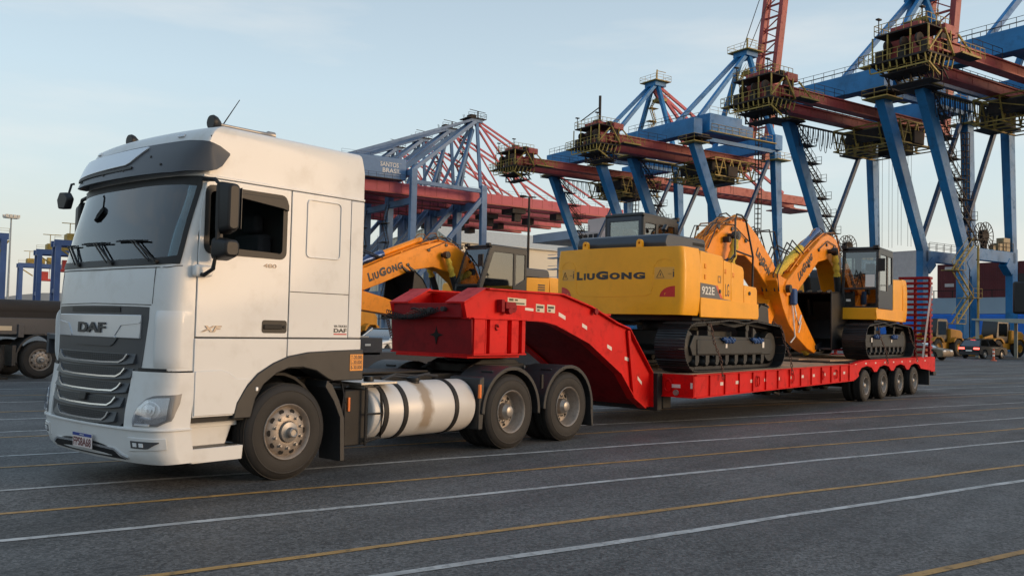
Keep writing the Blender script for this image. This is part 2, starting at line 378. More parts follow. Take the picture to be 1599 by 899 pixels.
LINES = [(-5.57, 0, .11), (-3.79, 1, .12), (-3.07, 0, .11), (-1.60, 1, .12), (-.56, 0, .10), (.60, 1, .11), (2.05, 0, .10), (3.0, 1, .10), (4.87, 0, .10),
         (5.49, 1, .10), (7.3, 1, .11), (8.6, 0, .10), (10.6, 1, .12), (12.2, 0, .11), (14.1, 1, .12), (16.4, 1, .12), (19.5, 0, .12), (23, 1, .13), (28, 1, .13), (34, 1, .14), (41, 1, .15), (50, 1, .16)]
for q0, w, wd in LINES:
    mb = MB(); vs = []; n = 90
    ph = random.random()*6
    for i in range(n+1):
        g_ = -14 + (120+14)*(i/n)**1.6
        d = .022*math.sin(g_*.55+ph)+.012*math.sin(g_*1.7+ph*2) + random.uniform(-.004, .004)
        hw = wd*.37*(1+random.uniform(-.12, .12))
        vs += [gp(g_, q0+d-hw, .004), gp(g_, q0+d+hw, .004)]
    mb.add(vs, [(2*i, 2*i+1, 2*i+3, 2*i+2) for i in range(n)])
    struct(mb.build('painted_line', M_LW if w else M_LY, smooth=0))
# ------------------------------------------------------------------ the white tractor unit
YC = 1.275
ZS = [.27, .35, .6, .78, 1.0, 1.2, 1.8, 2.15, 2.25, 2.6, 3.05, 3.15, 3.3, 3.45, 3.56, 3.61, 3.64]
XS = [-1.47, -1.54, -1.58, -1.57, -1.53, -1.51, -1.5, -1.48, -1.45, -1.37, -1.24, -1.22, -1.19, -1.15, -1.09, -1.01, -.88]
def hwz(z): return lerp(z, [0, 3.50, 3.57, 3.60, 3.62, 3.633, 3.64], [1.225, 1.224, 1.218, 1.204, 1.175, 1.12, .98])
def xf(z): return lerp(z, ZS, XS)
def bowk(z): return lerp(z, [3.0, 3.35], [1, .25])
def S0(u, z):
    w = min(1, abs(u))
    return Vector((xf(z)+.10*w*w+.17*bowk(z)*(1-math.sqrt(max(0, 1-w**6))), YC+u*hwz(z), z))
def S(u, z, off=0.0):
    """point on the front of the cab: u = -1 near corner, +1 far corner; off = distance outward"""
    sg = 1 if u > 0 else -1; w = abs(u)
    if w > 1:                       # carries on along the flank of the cab
        p = Vector((xf(z)+.10+.17*bowk(z)+(w-1), YC+sg*hwz(z), z))
        return p + Vector((0, sg, 0))*off
    p = S0(u, z)
    if off == 0: return p
    uu = max(-.93, min(.93, u))
    du = S0(uu+.01, z)-S0(uu-.01, z); dz = S0(uu, z+.02)-S0(uu, z-.02)
    nn = du.cross(dz).normalized()
    if nn.x > 0: nn = -nn
    if w > .93: t = (w-.93)/.07; nn = (nn*(1-t)+Vector((0, sg, 0))*t).normalized()
    return p + nn*off
def fshell(mb, u0, u1, zb, zt, off, th, nu=16, nv=4):
    zb_ = zb if callable(zb) else (lambda u: zb); zt_ = zt if callable(zt) else (lambda u: zt)
    off_ = off if callable(off) else (lambda a, b: off)
    def f(d): return lambda a, b: S(u0+(u1-u0)*a, zb_(u0+(u1-u0)*a)*(1-b)+zt_(u0+(u1-u0)*a)*b, off_(a, b)-d)
    mb.shell(f(0), f(th), nu, nv); return mb
def fstroke(mb, pts, w, off, th, n=10):
    """a strip of width w following (u, z) points across the front"""
    ps = []
    for i in range(len(pts)-1):
        for k in range(n): ps.append((pts[i][0]+(pts[i+1][0]-pts[i][0])*k/n, pts[i][1]+(pts[i+1][1]-pts[i][1])*k/n))
    ps.append(pts[-1]); m = len(ps)-1
    def side(sg, d):
        def g_(a, b):
            i = min(m, int(round(a*m))); p = ps[i]; p0 = ps[max(0, i-1)]; p1 = ps[min(m, i+1)]
            dx, dz = (p1[0]-p0[0])*1.22, p1[1]-p0[1]; l = math.hypot(dx, dz) or 1
            nx, nz = -dz/l, dx/l; t = (b-.5)*w
            return S(p[0]+nx*t/1.22, p[1]+nz*t, off-d)
        return g_
    mb.shell(side(1, 0), side(1, th), m, 1); return mb

truck = thing('tractor_truck', 'white three-axle tractor truck with tall cab and dark sun visor, coupled to the red trailer', 'truck', (0, 1.275, 0))
UL = [0, .15, .3, .45, .6, .7, .78, .85, .9, .94, .96, .98, .993, 1.0]
UL = [-u for u in UL[::-1]] + UL[1:]
ZR = [1.17, 1.3, 1.5, 1.8, 2.0, 2.17, 2.2, 2.3, 2.5, 2.7, 2.9, 3.0, 3.06, 3.1, 3.2, 3.3, 3.4, 3.48, 3.54, 3.57, 3.60, 3.62, 3.633, 3.64]
def ring(z):
    pts = []; h = hwz(z)
    xb = 1.0 if z < 3.4 else 1.0-(z-3.4)*.22
    cx = xf(z)+.10+.17*bowk(z)
    sidex = (xb, .9, -.1, max(-1.0, cx+.02), max(-1.1, cx+.01))
    for x in sidex: pts.append(Vector((x, YC-h, z)))
    for u in UL: pts.append(S(u, z))
    for x in sidex[::-1]: pts.append(Vector((x, YC+h, z)))
    if z > 3.45:
        for p in pts: p.z += 0
    return pts
rings = [ring(z) for z in ZR]; nr = len(rings[0]); mb = MB(); vs = [p for r_ in rings for p in r_]; fs = []; ms = []
nu_ = len(UL)
for j in range(len(ZR)-1):
    zc = (ZR[j]+ZR[j+1])/2
    for i in range(nr):
        i2 = (i+1) % nr
        a = rings[j][i]; b = rings[j][i2]
        front = 5 <= i < 5+nu_-1
        if front:
            uc = (UL[i-5]+UL[i-4])/2
            if 2.2 < zc < 3.06 and abs(uc) < .955: continue
        side = not front and i != nr-1
        if side and 2.3 < zc < 3.0 and -1.02 < (a.x+b.x)/2 < -.1: continue
        fs.append((j*nr+i, j*nr+i2, (j+1)*nr+i2, (j+1)*nr+i))
        ms.append(1 if (side and zc < 3.1 and (a.x+b.x)/2 > -1.099) else 0)
top = (len(ZR)-1)*nr
fs.append(tuple(top+i for i in range(nr))); ms.append(0)
mb.add(vs, fs); mb.m = ms
cab = mb.build('cab_body', [M_CAB, M_GAP], truck, smooth=40)
# roof rear lip, seams along the roof side
mb = MB()
for y in (YC-1.222, YC+1.216):
    mb.box(-1.03, .99, y, y+.006, 3.335, 3.343)
    mb.box(.742, .750, y-.001, y+.007, 3.1, 3.50)
mb.box(-.995, -.988, YC-1.2215, YC-1.21, 3.35, 3.50)
mb.build('roof_seam', M_GAP, truck, smooth=0)
mb = MB().box(-1.07, 1.004, .032, .062, 3.075, 3.10); mb.box(-1.07, 1.004, 2.488, 2.518, 3.075, 3.10)
mb.build('roof_gutter', M_CAB, truck, bevel=.006)
for sy in (0, 1):
    Y0, Y1 = (.034, .056) if sy == 0 else (2.494, 2.516)
    door = [(-1.095, 1.50), (-.022, 1.50), (-.026, 3.068), (-.96, 3.068), (-1.035, 3.02), (-1.085, 2.75), (-1.095, 2.35)]
    win = rrect(-1.03, -.085, 2.335, 2.99, .07)
    d = MB().prism(door, Y0, Y1, holes=[win]).build('door', M_CAB, truck, bevel=.005)
    fr = MB().prism(rrect(-1.045, -.070, 2.32, 3.005, .08), Y0-.006 if sy == 0 else Y1-.004, Y0+.012 if sy == 0 else Y1+.006, holes=[rrect(-.99, -.125, 2.375, 2.945, .05)])
    fr.build('window_frame', M_BLACK, d)
    if sy == 0:
        vz = MB().prism([(-.92, 2.96), (-.10, 2.96), (-.075, 2.90), (-.075, 2.84), (-.16, 2.86), (-.92, 2.935)], Y0-.035, Y0-.008)
        vz.build('rain_visor', M_BLACK, d, bevel=.004)
        MB().prism([(-.99, 2.37), (-.125, 2.37), (-.125, 2.385), (-.99, 2.40)], .055, .060).build('window_seal', M_BLACK, d)
        MB().box(-.86, -.83, .045, .07, 2.38, 2.94).build('window_post', M_BLACK, d)
    else:
        MB().prism(rrect(-1.03, -.085, 2.335, 2.99, .07), 2.498, 2.502).build('window_pane', G_CL, d)
    ya, yb = (Y0-.003, Y0+.01) if sy == 0 else (Y1-.01, Y1+.003)
    h_ = MB().prism(rrect(-.345, -.035, 1.545, 1.68, .03), ya, yb).build('door_handle_recess', M_BLACK, d)
    hd = MB().box(-.325, -.10, ya-.012 if sy == 0 else yb, ya if sy == 0 else yb+.012, 1.585, 1.635); hd.lathe([(0, -.008), (.02, -.008), (.02, .01)], 12, (-.07, ya, 1.61))
    hd.build('door_handle', M_CHAS, d, bevel=.006)
    # side panels behind and under the door
    rp = MB().prism([(-.008, 1.50), (.80, 1.50), (.80, 3.068), (-.012, 3.068)], Y0, Y1).build('sleeper_side_panel', M_CAB, truck, bevel=.005)
    sd = -1 if sy == 0 else 1; yo = Y0 if sy == 0 else Y1
    lk = MB().prism(rrect(.185, .66, 2.37, 3.01, .05), min(yo, yo+sd*.012), max(yo, yo+sd*.012), holes=[rrect(.198, .647, 2.383, 2.997, .045)])
    lk.build('locker_outline', M_CAB, rp, bevel=.004)
    MB().box(-.006, .798, min(yo, yo+sd*.0012), max(yo, yo+sd*.0012), 1.985, 1.993).build('panel_seam', M_GAP, rp, smooth=0)
    MB().prism([(.812, 1.50), (.995, 1.50), (.995, 3.068), (.812, 3.068)], Y0+.002*sd*-1, Y1).build('rear_corner_panel', M_CAB, truck, bevel=.01)
    MB().prism([(1.0, 1.485), (-.010, 1.485), (-.010, 1.28), (.1, 1.31), (.5, 1.34), (1.0, 1.355)], Y0+.001, Y1).build('lower_side_panel', M_CAB, truck, bevel=.004)
    lower = [(-.022, 1.485), (-1.10, 1.485), (-1.10, .715), (-.615, .715), (-.585, .86), (-.50, .98), (-.36, 1.12), (-.19, 1.225), (-.022, 1.29)]
    lp = MB().prism(lower, Y0, Y1).build('lower_door_panel', M_CAB, truck, bevel=.005)
    # pressed swage of the lower door
    sw = MB().prism([(-1.09, 1.165), (-.80, 1.175), (-.70, 1.14), (-.62, 1.08), (-.46, 1.075), (-.54, .96), (-.61, .84), (-.63, .73), (-1.09, .73)], min(yo, yo+sd*.012), max(yo, yo+sd*.012))
    sw.build('lower_step_cover', M_CAB, lp, bevel=.01)
    # wheel arch
    out = [(-.66, .68), (-.62, .84), (-.52, .99), (-.38, 1.13), (-.19, 1.235), (0, 1.305), (.25, 1.345), (.6, 1.36), (1.03, 1.372), (1.03, 1.02), (.60, 1.02)]
    inn = [(.50, 1.06), (.36, 1.14), (.18, 1.18), (0, 1.175), (-.16, 1.12), (-.30, 1.02), (-.40, .87), (-.45, .68)]
    MB().prism(out+inn, Y0-.02 if sy == 0 else Y0-.25, Y0+.28 if sy == 0 else Y1+.02).build('wheel_arch', M_PLAST, truck, bevel=.012)
# lettering and marks on the near side
text_mb('XF', .23, .062, (-1.045, .032, 1.550), (1, 0, 0), (0, 0, 1), .008, .03, .30).build('model_lettering', M_RIM, truck, smooth=0)
text_mb('480', .16, .042, (-.35, .032, 2.225), (1, 0, 0), (0, 0, 1), .005, .01).build('power_lettering', M_RIM, truck, smooth=0)
text_mb('VIA TRUCKS', .185, .026, (.60, .032, 1.618), (1, 0, 0), (0, 0, 1), .001, .01).build('dealer_lettering', M_INK, truck, smooth=0)
text_mb('DAF', .185, .045, (.60, .032, 1.560), (1, 0, 0), (0, 0, 1), .001, .035).build('maker_lettering', M_INK, truck, smooth=0)
MB().box(.60, .785, .0315, .034, 1.535, 1.548).build('red_underline', mat('decal_red', (.45, .02, .03), .5), truck, smooth=0)
pl = MB().box(.83, 1.02, .009, .014, 1.13, 1.315).build('load_plate', mat('orange_plate', (.75, .29, .04), .5, var=.03), truck, smooth=0)
tm = MB()
for i, s_ in enumerate(('T-20.000', 'L-30.000', 'B-30.000')):
    text_mb(s_, .165, .042, (.842, .0088, 1.262-.058*i), (1, 0, 0), (0, 0, 1), .001, .015, mb=tm)
for z in (1.255, 1.197): tm.box(.835, 1.015, .0082, .009, z-.002, z+.001)
tm.build('plate_lettering', M_INK, pl, smooth=0)
# roof scuffs: thin scrapes
mb = MB()
for x0, z0, x1, z1 in ((-.98, 3.40, -.62, 3.335), (.0, 3.475, .72, 3.435), (.45, 3.45, .74, 3.42), (.60, 3.43, .73, 3.427)):
    mb.bar((x0, .058, z0), (x1, .058, z1), .003, .005)
mb.build('scrape_mark', mat('scrape', (.20, .17, .14), .8), truck, smooth=0)
# step box and bumper side
for sy in (0, 1):
    s_ = -1 if sy == 0 else 1; yf = .04 if sy == 0 else 2.51
    Yb = lambda d0, d1: (min(yf-s_*d0, yf-s_*d1), max(yf-s_*d0, yf-s_*d1))
    y0, y1 = Yb(.02, .42)
    mb = MB().prism([(-1.09, .60), (-.50, .60), (-.50, .66), (-1.09, .66)], *Yb(.14, .2))
    mb.prism([(-1.09, .27), (-.52, .27), (-.51, .41), (-1.09, .41)], *Yb(0, .38))
    mb.prism([(-1.09, .41), (-.62, .41), (-.55, .60), (-.50, .62), (-.50, .66), (-1.09, .66)], *Yb(.16, .24))
    mb.build('entry_step_box', M_CAB, truck, bevel=.012)
    MB().prism([(-1.06, .41), (-.56, .41), (-.56, .418), (-1.06, .418)], *Yb(.03, .19)).build('step_tread', M_TFRAME, truck)
    MB().box(-1.10, -.50, *Yb(.03, .30), .66, .72).build('step_gap', M_GAP, truck, smooth=0)
# bumper
mb = MB()
fshell(mb, -1.20, 1.20, lambda u: .285, lambda u: .60, .02, .10, 72, 6)
mb.build('bumper', M_CAB, truck, smooth=50)
mb = MB()
fshell(mb, -1.20, 1.20, .60, .622, .038, .06, 72, 1)
mb.build('bumper_ledge', M_CAB, truck, bevel=.006)
zt_g = lambda u: 1.79-.02*u*u
def zb_g(u):
    a = abs(u)
    return .555 + (.0 if a < .35 else .16*((a-.35)/.33)**2.2 if a < .68 else .16+(a-.68)/.10*1.0)
mb = MB(); fshell(mb, -.775, .775, zb_g, lambda u: max(zt_g(u), zb_g(u)+.01), .004, .05, 44, 14)
mb.build('grille_surround', M_GRILLE, truck, smooth=50)
for sg in (-1, 1):
    mb = MB(); uo = lambda a: sg*a
    zl = lambda u: .615 if abs(u) > .50 else .615
    def zb2(u): return .60
    fshell(mb, sg*.64, sg*1.19, lambda u: .615, lambda u: 1.155-.5*max(0, abs(u)-1.15), .018, .05, 34, 8)
    mb.build('headlamp_panel', M_CAB, truck, smooth=50)
    # dark shut line above it
    mb = MB(); fshell(mb, sg*.70, sg*1.0, 1.145, 1.172, .0, .08, 14, 1); mb.build('shut_gap', M_GAP, truck, smooth=0)
    mb = MB(); fshell(mb, sg*.70, sg*.95, 1.135, 1.19, .012, .03, 10, 1); mb.build('gap_filler', M_BLACK, truck)
    # headlamp
    def zt_h(u): a = abs(u); return lerp(a, [.745, .78, .84, .90, 1.0, 1.05], [.68, .83, .90, .93, .945, .955])
    def zb_h(u): a = abs(u); return lerp(a, [.745, .95, 1.0, 1.05], [.635, .645, .70, .86])
    hl = MB(); fshell(hl, sg*.745, sg*1.05, zb_h, zt_h, .024, .03, 24, 6)
    hl = hl.build('headlight', mat('lamp_bezel', (.17, .175, .185), .4, metal=.3), truck, smooth=50)
    m2 = MB(); fshell(m2, sg*.765, sg*.985, lambda u: zb_h(u)+.025, lambda u: zt_h(u)-.025, .027, .01, 14, 5); m2.build('reflector_bowl', mat('lamp_inside', (.42, .43, .45), .18, metal=.8), hl, smooth=50)
    m2 = MB()
    for uc, zc, r_ in ((.81, .73, .05), (.885, .79, .085), (.885, .79, .05), (.885, .79, .02)):
        fstroke(m2, [(sg*uc+r_/1.22*math.cos(t*math.pi/6), zc+r_*math.sin(t*math.pi/6)) for t in range(13)], .012, .036, .008, 1)
    m2.build('lamp_ring', M_CHROME, hl, smooth=50)
    m2 = MB(); fshell(m2, sg*.84, sg*.93, .80, .835, .036, .01, 6, 1); fshell(m2, sg*.82, sg*.91, .715, .735, .036, .01, 6, 1); fshell(m2, sg*.77, sg*.90, .648, .668, .036, .01, 8, 1)
    m2.build('daylight_strip', mat('lamp_bright', (.82, .84, .86), .25, metal=.2), hl, smooth=50)
    m2 = MB(); fshell(m2, sg*.755, sg*.995, lambda u: zb_h(u)+.02, lambda u: zt_h(u)-.02, .045, .004, 14, 5); m2.build('lens', G_LENS, hl, smooth=50)
    # fog lamp
    fg = MB(); fshell(fg, sg*.69, sg*.985, lambda u: .40+.03*(abs(u)-.69)/.3, lambda u: .535, .032, .02, 12, 3)
    fg = fg.build('fog_lamp_surround', M_CAB, truck, bevel=.004)
    m2 = MB(); fshell(m2, sg*.725, sg*.955, lambda u: .435 if abs(u) < .88 else .435+(abs(u)-.88)*.8, .505, .038, .02, 10, 2); m2.build('fog_lamp', mat('lamp_smoke', (.07, .072, .078), .15, coat=.5), fg)
    m2 = MB()
    for uc in (.77, .83): fshell(m2, sg*(uc-.018), sg*(uc+.018), .452, .488, .043, .006, 4, 2)
    m2.build('fog_reflector', mat('lamp_bright', (.75, .77, .80)), fg, smooth=50)
    # corner air deflector: a vertical blade standing proud with a dark slot
    df = MB()
    def dfo(a, b): return .022+.055*math.sin(math.pi*min(1, a*1.0+.0)*.5)*(1-.0*b)
    fshell(df, sg*.85, sg*1.10, lambda u: 1.20, lambda u: 1.745, lambda a, b: .004+.042*(1-a)**1.2*min(1, a*8+.6)*(1-abs(2*b-1)**6)*(.55+.45*b), .04, 22, 14)
    dfo_ = df.build('air_deflector', M_CAB, truck, smooth=60)
# badge plate
bd = MB(); fshell(bd, -.70, .70, lambda u: 1.47-.0*u, lambda u: 1.70, lambda a, b: .022, .04, 24, 4)
bd = bd.build('grille_badge_bar', M_SILV, truck, bevel=.006)
m2 = MB(); fshell(m2, -.40, .40, lambda u: 1.385 if abs(u) < .33 else 1.385+(abs(u)-.33)/.07*.08, lambda u: 1.47, .016, .03, 16, 2); m2.build('badge_lower_lip', M_GRILLE, bd)
m2 = MB()
for sg in (-1, 1):
    fstroke(m2, [(sg*.70, 1.625), (sg*.46, 1.60), (sg*.38, 1.50), (sg*.385, 1.47)], .012, .030, .012, 5)
m2.build('badge_crease', M_SILV, bd, smooth=60)
lt = MB(); tb = text_mb('DAF', 1.0, 1.0, (0, 0, 0), (1, 0, 0), (0, 0, 1), 0, .035)
N2 = len(tb.v)//2
def badge_map(v, d): u = .235 - v.x*.47; return S(u, 1.515+.105*v.z, d)      # u falls from far to near as the letters run left to right
lt.v = [badge_map(v, .036 if i < N2 else .018) for i, v in enumerate(tb.v)]; lt.f = tb.f; lt.m = tb.m
lt.build('badge_letters', M_INK, bd, smooth=0)
# top dark intake above the badge
m2 = MB(); fshell(m2, -.42, .42, 1.725, 1.775, .012, .02, 14, 1); m2.build('upper_intake', M_BLACK, truck)
# grille slats with bright lower trim and mesh
for k in range(5):
    zc = 1.27 - k*.142; ur = [.58, .56, .535, .50, .44][k]; ur2 = [.66, .645, .62, .59, .53][k]
    sl_ = MB(); fshell(sl_, -ur2, ur2, lambda u: zc-.075+.035*(abs(u)/ur2)**3, lambda u: zc+.05, lambda a, b: .01+.028*(1-b), .03, 26, 2)
    sl_ = sl_.build('grille_slat', M_GRILLE, truck, smooth=50)
    m2 = MB(); fshell(m2, -ur, ur, lambda u: zc-.035+.05*(abs(u)/ur)**4, lambda u: zc+.045, .030, .01, 24, 1); m2.build('slat_mesh', M_MESH, sl_, smooth=50)
    m3 = MB()
    for i in range(34):
        uu = -ur+.03+(2*ur-.06)*i/33; m3.add([S(uu-.003, zc-.03+.045*(abs(uu)/ur)**4, .034), S(uu+.003, zc-.03+.045*(abs(uu)/ur)**4, .034), S(uu+.003, zc+.04, .034), S(uu-.003, zc+.04, .034)], [(0, 1, 2, 3)])
    for zz in (-.012, .008, .026): fshell(m3, -ur*.96, ur*.96, zc+zz-.002, zc+zz+.002, .0345, .003, 20, 1)
    m3.build('mesh_wires', M_GRILLE, sl_, smooth=0)
    m2 = MB(); fstroke(m2, [(-ur-.005, zc+.048), (-ur*.93, zc-.005), (-ur*.82, zc-.036), (-ur*.4, zc-.044), (ur*.4, zc-.044), (ur*.82, zc-.036), (ur*.93, zc-.005), (ur+.005, zc+.048)], .015, .044, .02, 5)
    m2.build('slat_trim', M_CHROME, sl_, smooth=60)
# radar block
m2 = MB(); fshell(m2, -.085, .02, .83, .90, .06, .05, 3, 2); m2.build('radar_sensor', M_BLACK, truck, bevel=.004)
# lower intake, plate
m2 = MB(); fshell(m2, -.60, .60, lambda u: .315+.0*abs(u), lambda u: .445-.10*(abs(u)/.6)**3, .024, .03, 24, 2); m2.build('lower_intake', M_BLACK, truck, smooth=50)
m2 = MB(); fstroke(m2, [(-.66, .335), (-.58, .355), (-.50, .40), (-.1, .415), (.1, .415), (.5, .40), (.58, .355)], .020, .034, .02, 5); m2.build('lower_trim', M_CHROME, truck, smooth=60)
p0 = S(.085, .375, .075); p1 = S(-.255, .375, .075)
xd = (p1-p0).normalized(); zd = Vector((-.05, 0, 1)).normalized(); nn = xd.cross(zd)
def quad(mb, o, w, h, t): mb.add([o+nn*a+xd*b+zd*c for a in (0, -t) for b in (0, w) for c in (0, h)], [(0, 1, 3, 2), (4, 6, 7, 5), (0, 4, 5, 1), (2, 3, 7, 6), (0, 2, 6, 4), (1, 5, 7, 3)])
npm = MB(); quad(npm, p0, .40, .145, .006); npl = npm.build('number_plate', mat('plate_white', (.68, .60, .58), .45, var=.02), truck, bevel=.003)
m2 = MB(); quad(m2, p0+nn*.0015+zd*.112+xd*.002, .396, .031, .002); m2.build('plate_blue_band', mat('plate_blue', (.02, .05, .26), .4), npl, smooth=0)
m2 = text_mb('BRASIL', .09, .014, p0+zd*.121+xd*.155+nn*.0017, xd, zd, .0008); m2.build('plate_country', M_WHITE, npl, smooth=0)
m2 = text_mb('FPS8A68', .36, .085, p0+zd*.014+xd*.02+nn*.0005, xd, zd, .0015, .02); m2.build('plate_number', mat('plate_ink', (.16, .05, .05), .5), npl, smooth=0)
# bonnet panel seams on the front
m2 = MB(); fstroke(m2, [(-.80, 2.17), (-.80, 1.81)], .006, .0015, .006, 6); fstroke(m2, [(.80, 2.17), (.80, 1.81)], .006, .0015, .006, 6)
fstroke(m2, [(-.99, 2.185), (-.9, 2.165), (0, 2.155), (.9, 2.165), (.99, 2.185)], .008, .002, .008, 8)
m2.build('bonnet_seam', M_GAP, truck, smooth=0)
m2 = MB(); fstroke(m2, [(-.79, 1.80), (0, 1.812), (.79, 1.80)], .007, .003, .006, 12); m2.build('grille_seam', M_GAP, truck, smooth=0)
# windscreen
ws = MB(); fshell(ws, -.965, .965, lambda u: 2.19+.035*abs(u)**8, lambda u: 3.075, .010, .006, 30, 10)
ws = ws.build('windscreen', G_WS, truck, smooth=60)
m2 = MB()
fshell(m2, -.965, .965, lambda u: 2.185+.03*abs(u)**8, lambda u: 2.25+.05*abs(u)**8, .013, .006, 30, 1)
fshell(m2, -.965, .965, lambda u: 3.01-.03*abs(u)**4, lambda u: 3.085, .013, .006, 30, 1)
for sg in (-1, 1): fshell(m2, sg*.948, sg*.975, 2.20, 3.08, .0135, .008, 3, 8)
m2.build('screen_border', M_BLACK, ws, smooth=60)
# wipers
for u0, u1, ub in ((.93, .50, .38), (.42, -.12, -.22), (-.22, -.66, -.80)):
    w = MB(); P = [S(u0+(u1-u0)*k/8, 2.435-.012*k/8, .035) for k in range(9)]
    w.tube(P, .009, 5); w.tube([p+Vector((-.012, 0, .006)) for p in P[1:8]], .006, 4)
    w = w.build('wiper', M_BLACK, truck)
    a = MB(); c = S((u0+u1)/2-.06, 2.43, .055)
    a.bar(S(ub, 2.215, .035), c, .022, .012); a.bar(S(ub+.07, 2.215, .035), c+Vector((0, .06, 0)), .014, .010); a.lathe([(0, -.02), (.022, -.02), (.022, .03)], 10, S(ub, 2.215, .02), 'x')
    a.build('wiper_arm', M_BLACK, w)
# sun visor
VE = 1.24
def OV(z): return .022+.115*max(0, min(1, (3.455-z)/.37))
def voff(a, b):
    w = abs(2*a-1)*VE
    return .022+.115*(1-b)*lerp(w, [0, .85, 1.05, VE], [1, .9, .45, .0])
vis = MB(); fshell(vis, -VE, VE, lambda u: lerp(abs(u), [0, .80, 1.0, 1.12, VE], [3.085, 3.09, 3.13, 3.20, 3.325]), lambda u: lerp(abs(u), [0, .80, 1.0, 1.12, VE], [3.455, 3.45, 3.43, 3.40, 3.345]), voff, .025, 60, 8)
vis = vis.build('sun_visor', M_VISOR, truck, smooth=50)
m2 = MB(); fshell(m2, -.30, .93, lambda u: lerp(u, [-.30, -.12, .93], [3.405, 3.235, 3.205]), lambda u: 3.435, lambda a, b: .018+OV(lerp(-.30+1.23*a, [-.30, -.12, .93], [3.405, 3.235, 3.205])*(1-b)+3.435*b), .03, 24, 4); m2.build('visor_spoiler', M_SILV, vis, bevel=.008)
m2 = MB(); fshell(m2, -.22, .90, lambda u: 3.175+.03*max(0, -u), 3.205, OV(3.19)+.012, .02, 20, 1); m2.build('spoiler_slot', M_BLACK, vis)
m2 = MB()
for u_, z_ in ((-.42, 3.30), (.25, 3.16), (-.10, 3.17), (.75, 3.15), (-.62, 3.19), (.9, 3.2)): m2.lathe([(0, -.012), (.012, -.012), (.014, .006)], 8, S(u_, z_, OV(z_)-.006), 'x')
m2.build('visor_rivet', M_BLACK, vis)
for u_ in (-.66, .80):
    m2 = MB(); fshell(m2, u_-.04, u_+.04, 3.505, 3.535, .02, .03, 3, 1); m2.build('marker_lamp', M_CHROME, truck, bevel=.004)
# cab interior
ci = MB()
ci.box(-1.30, -.95, .30, 2.25, 2.05, 2.27)
ci.box(-1.05, -.90, .55, .95, 2.05, 2.36)
ci.build('dashboard', M_BLACK, truck, bevel=.03)
ci = MB()
for y in (.45, 1.55):
    ci.box(-.55, -.05, y, y+.5, 1.7, 1.95); ci.box(-.12, .05, y, y+.5, 1.9, 2.62); ci.box(-.10, .02, y+.12, y+.38, 2.64, 2.85)
ci.build('cab_seat', mat('seat_cloth', (.045, .045, .05), .9), truck, bevel=.04)
ci = MB(); ci.tube([Vector((-.78+.09*math.sin(t*math.pi/10), .75+.22*math.cos(t*math.pi/10), 2.30+.17*math.sin(t*math.pi/10))) for t in range(21)], .016, 6); ci.bar((-.78, .53, 2.3), (-.78, .97, 2.3), .03)
ci.build('steering_wheel', M_BLACK, truck)
MB().box(.10, .16, .10, 2.45, 1.3, 3.45).build('bunk_curtain', mat('curtain', (.05, .048, .045), .9), truck)
MB().box(-1.18, .1, .08, 2.47, 1.6, 1.66).build('cab_floor', M_BLACK, truck)
# mirrors
for sy in (0, 1):
    def yy(a): return a if sy == 0 else 2.55-a
    def bx(mb, x0, x1, a, b, z0, z1): return mb.box(x0, x1, min(yy(a), yy(b)), max(yy(a), yy(b)), z0, z1)
    def shellmirror(x0, x1, z0, z1, a, b):
        m = MB()
        pr_ = lambda s: rrect(x0+s, x1-s, z0+s, z1-s, .05, 3)
        ps = pr_(0); ps2 = pr_(.035); n = len(ps)
        # housing: bulging towards the front
        vs = [(x, yy(a), z) for x, z in ps] + [(x, yy(b), z) for x, z in ps2]
        m.add(vs, [tuple(range(n)), tuple(range(2*n-1, n-1, -1))]+[(i, (i+1) % n, (i+1) % n+n, i+n) for i in range(n)]); return m
    mr_ = shellmirror(-1.055, -.86, 2.50, 3.02, -.15, -.34)
    mr_ = mr_.build('mirror', M_BLACK, truck, bevel=.02)
    b2 = shellmirror(-1.075, -.85, 2.245, 2.475, -.13, -.34); b2.build('wide_angle_mirror', M_BLACK, mr_, bevel=.02)
    MB().box(-.861, -.857, min(yy(-.18), yy(-.31)), max(yy(-.18), yy(-.31)), 2.56, 2.96).build('mirror_glass', M_GRILLE, mr_)
    a_ = MB(); a_.tube([(-1.12, yy(.04), 2.12), (-1.10, yy(-.08), 2.10), (-1.06, yy(-.17), 2.16), (-1.04, yy(-.19), 2.35), (-1.03, yy(-.19), 2.98), (-1.04, yy(-.12), 3.035), (-1.06, yy(.05), 3.05)], .022, 8)
    a_.build('mirror_arm', M_BLACK, mr_)
    c_ = MB(); bx(c_, -1.17, -.98, .03, -.055, 2.085, 2.20); c_.build('mirror_bracket', M_CAB, mr_, bevel=.025)
c = Vector((-1.47, 2.13, 2.93))
m2 = MB().prism([(c.y-.14, c.z+.02), (c.y-.06, c.z+.09), (c.y+.08, c.z+.10), (c.y+.14, c.z+.02), (c.y+.10, c.z-.08), (c.y-.08, c.z-.09)], c.x-.04, c.x+.04, 'x'); k = m2.build('kerb_mirror', M_BLACK, truck, bevel=.02)
MB().tube([c+Vector((.03, 0, .08)), c+Vector((.08, .05, .2)), Vector((-1.36, 2.18, 3.14))], .014, 6).build('kerb_mirror_arm', M_BLACK, k)
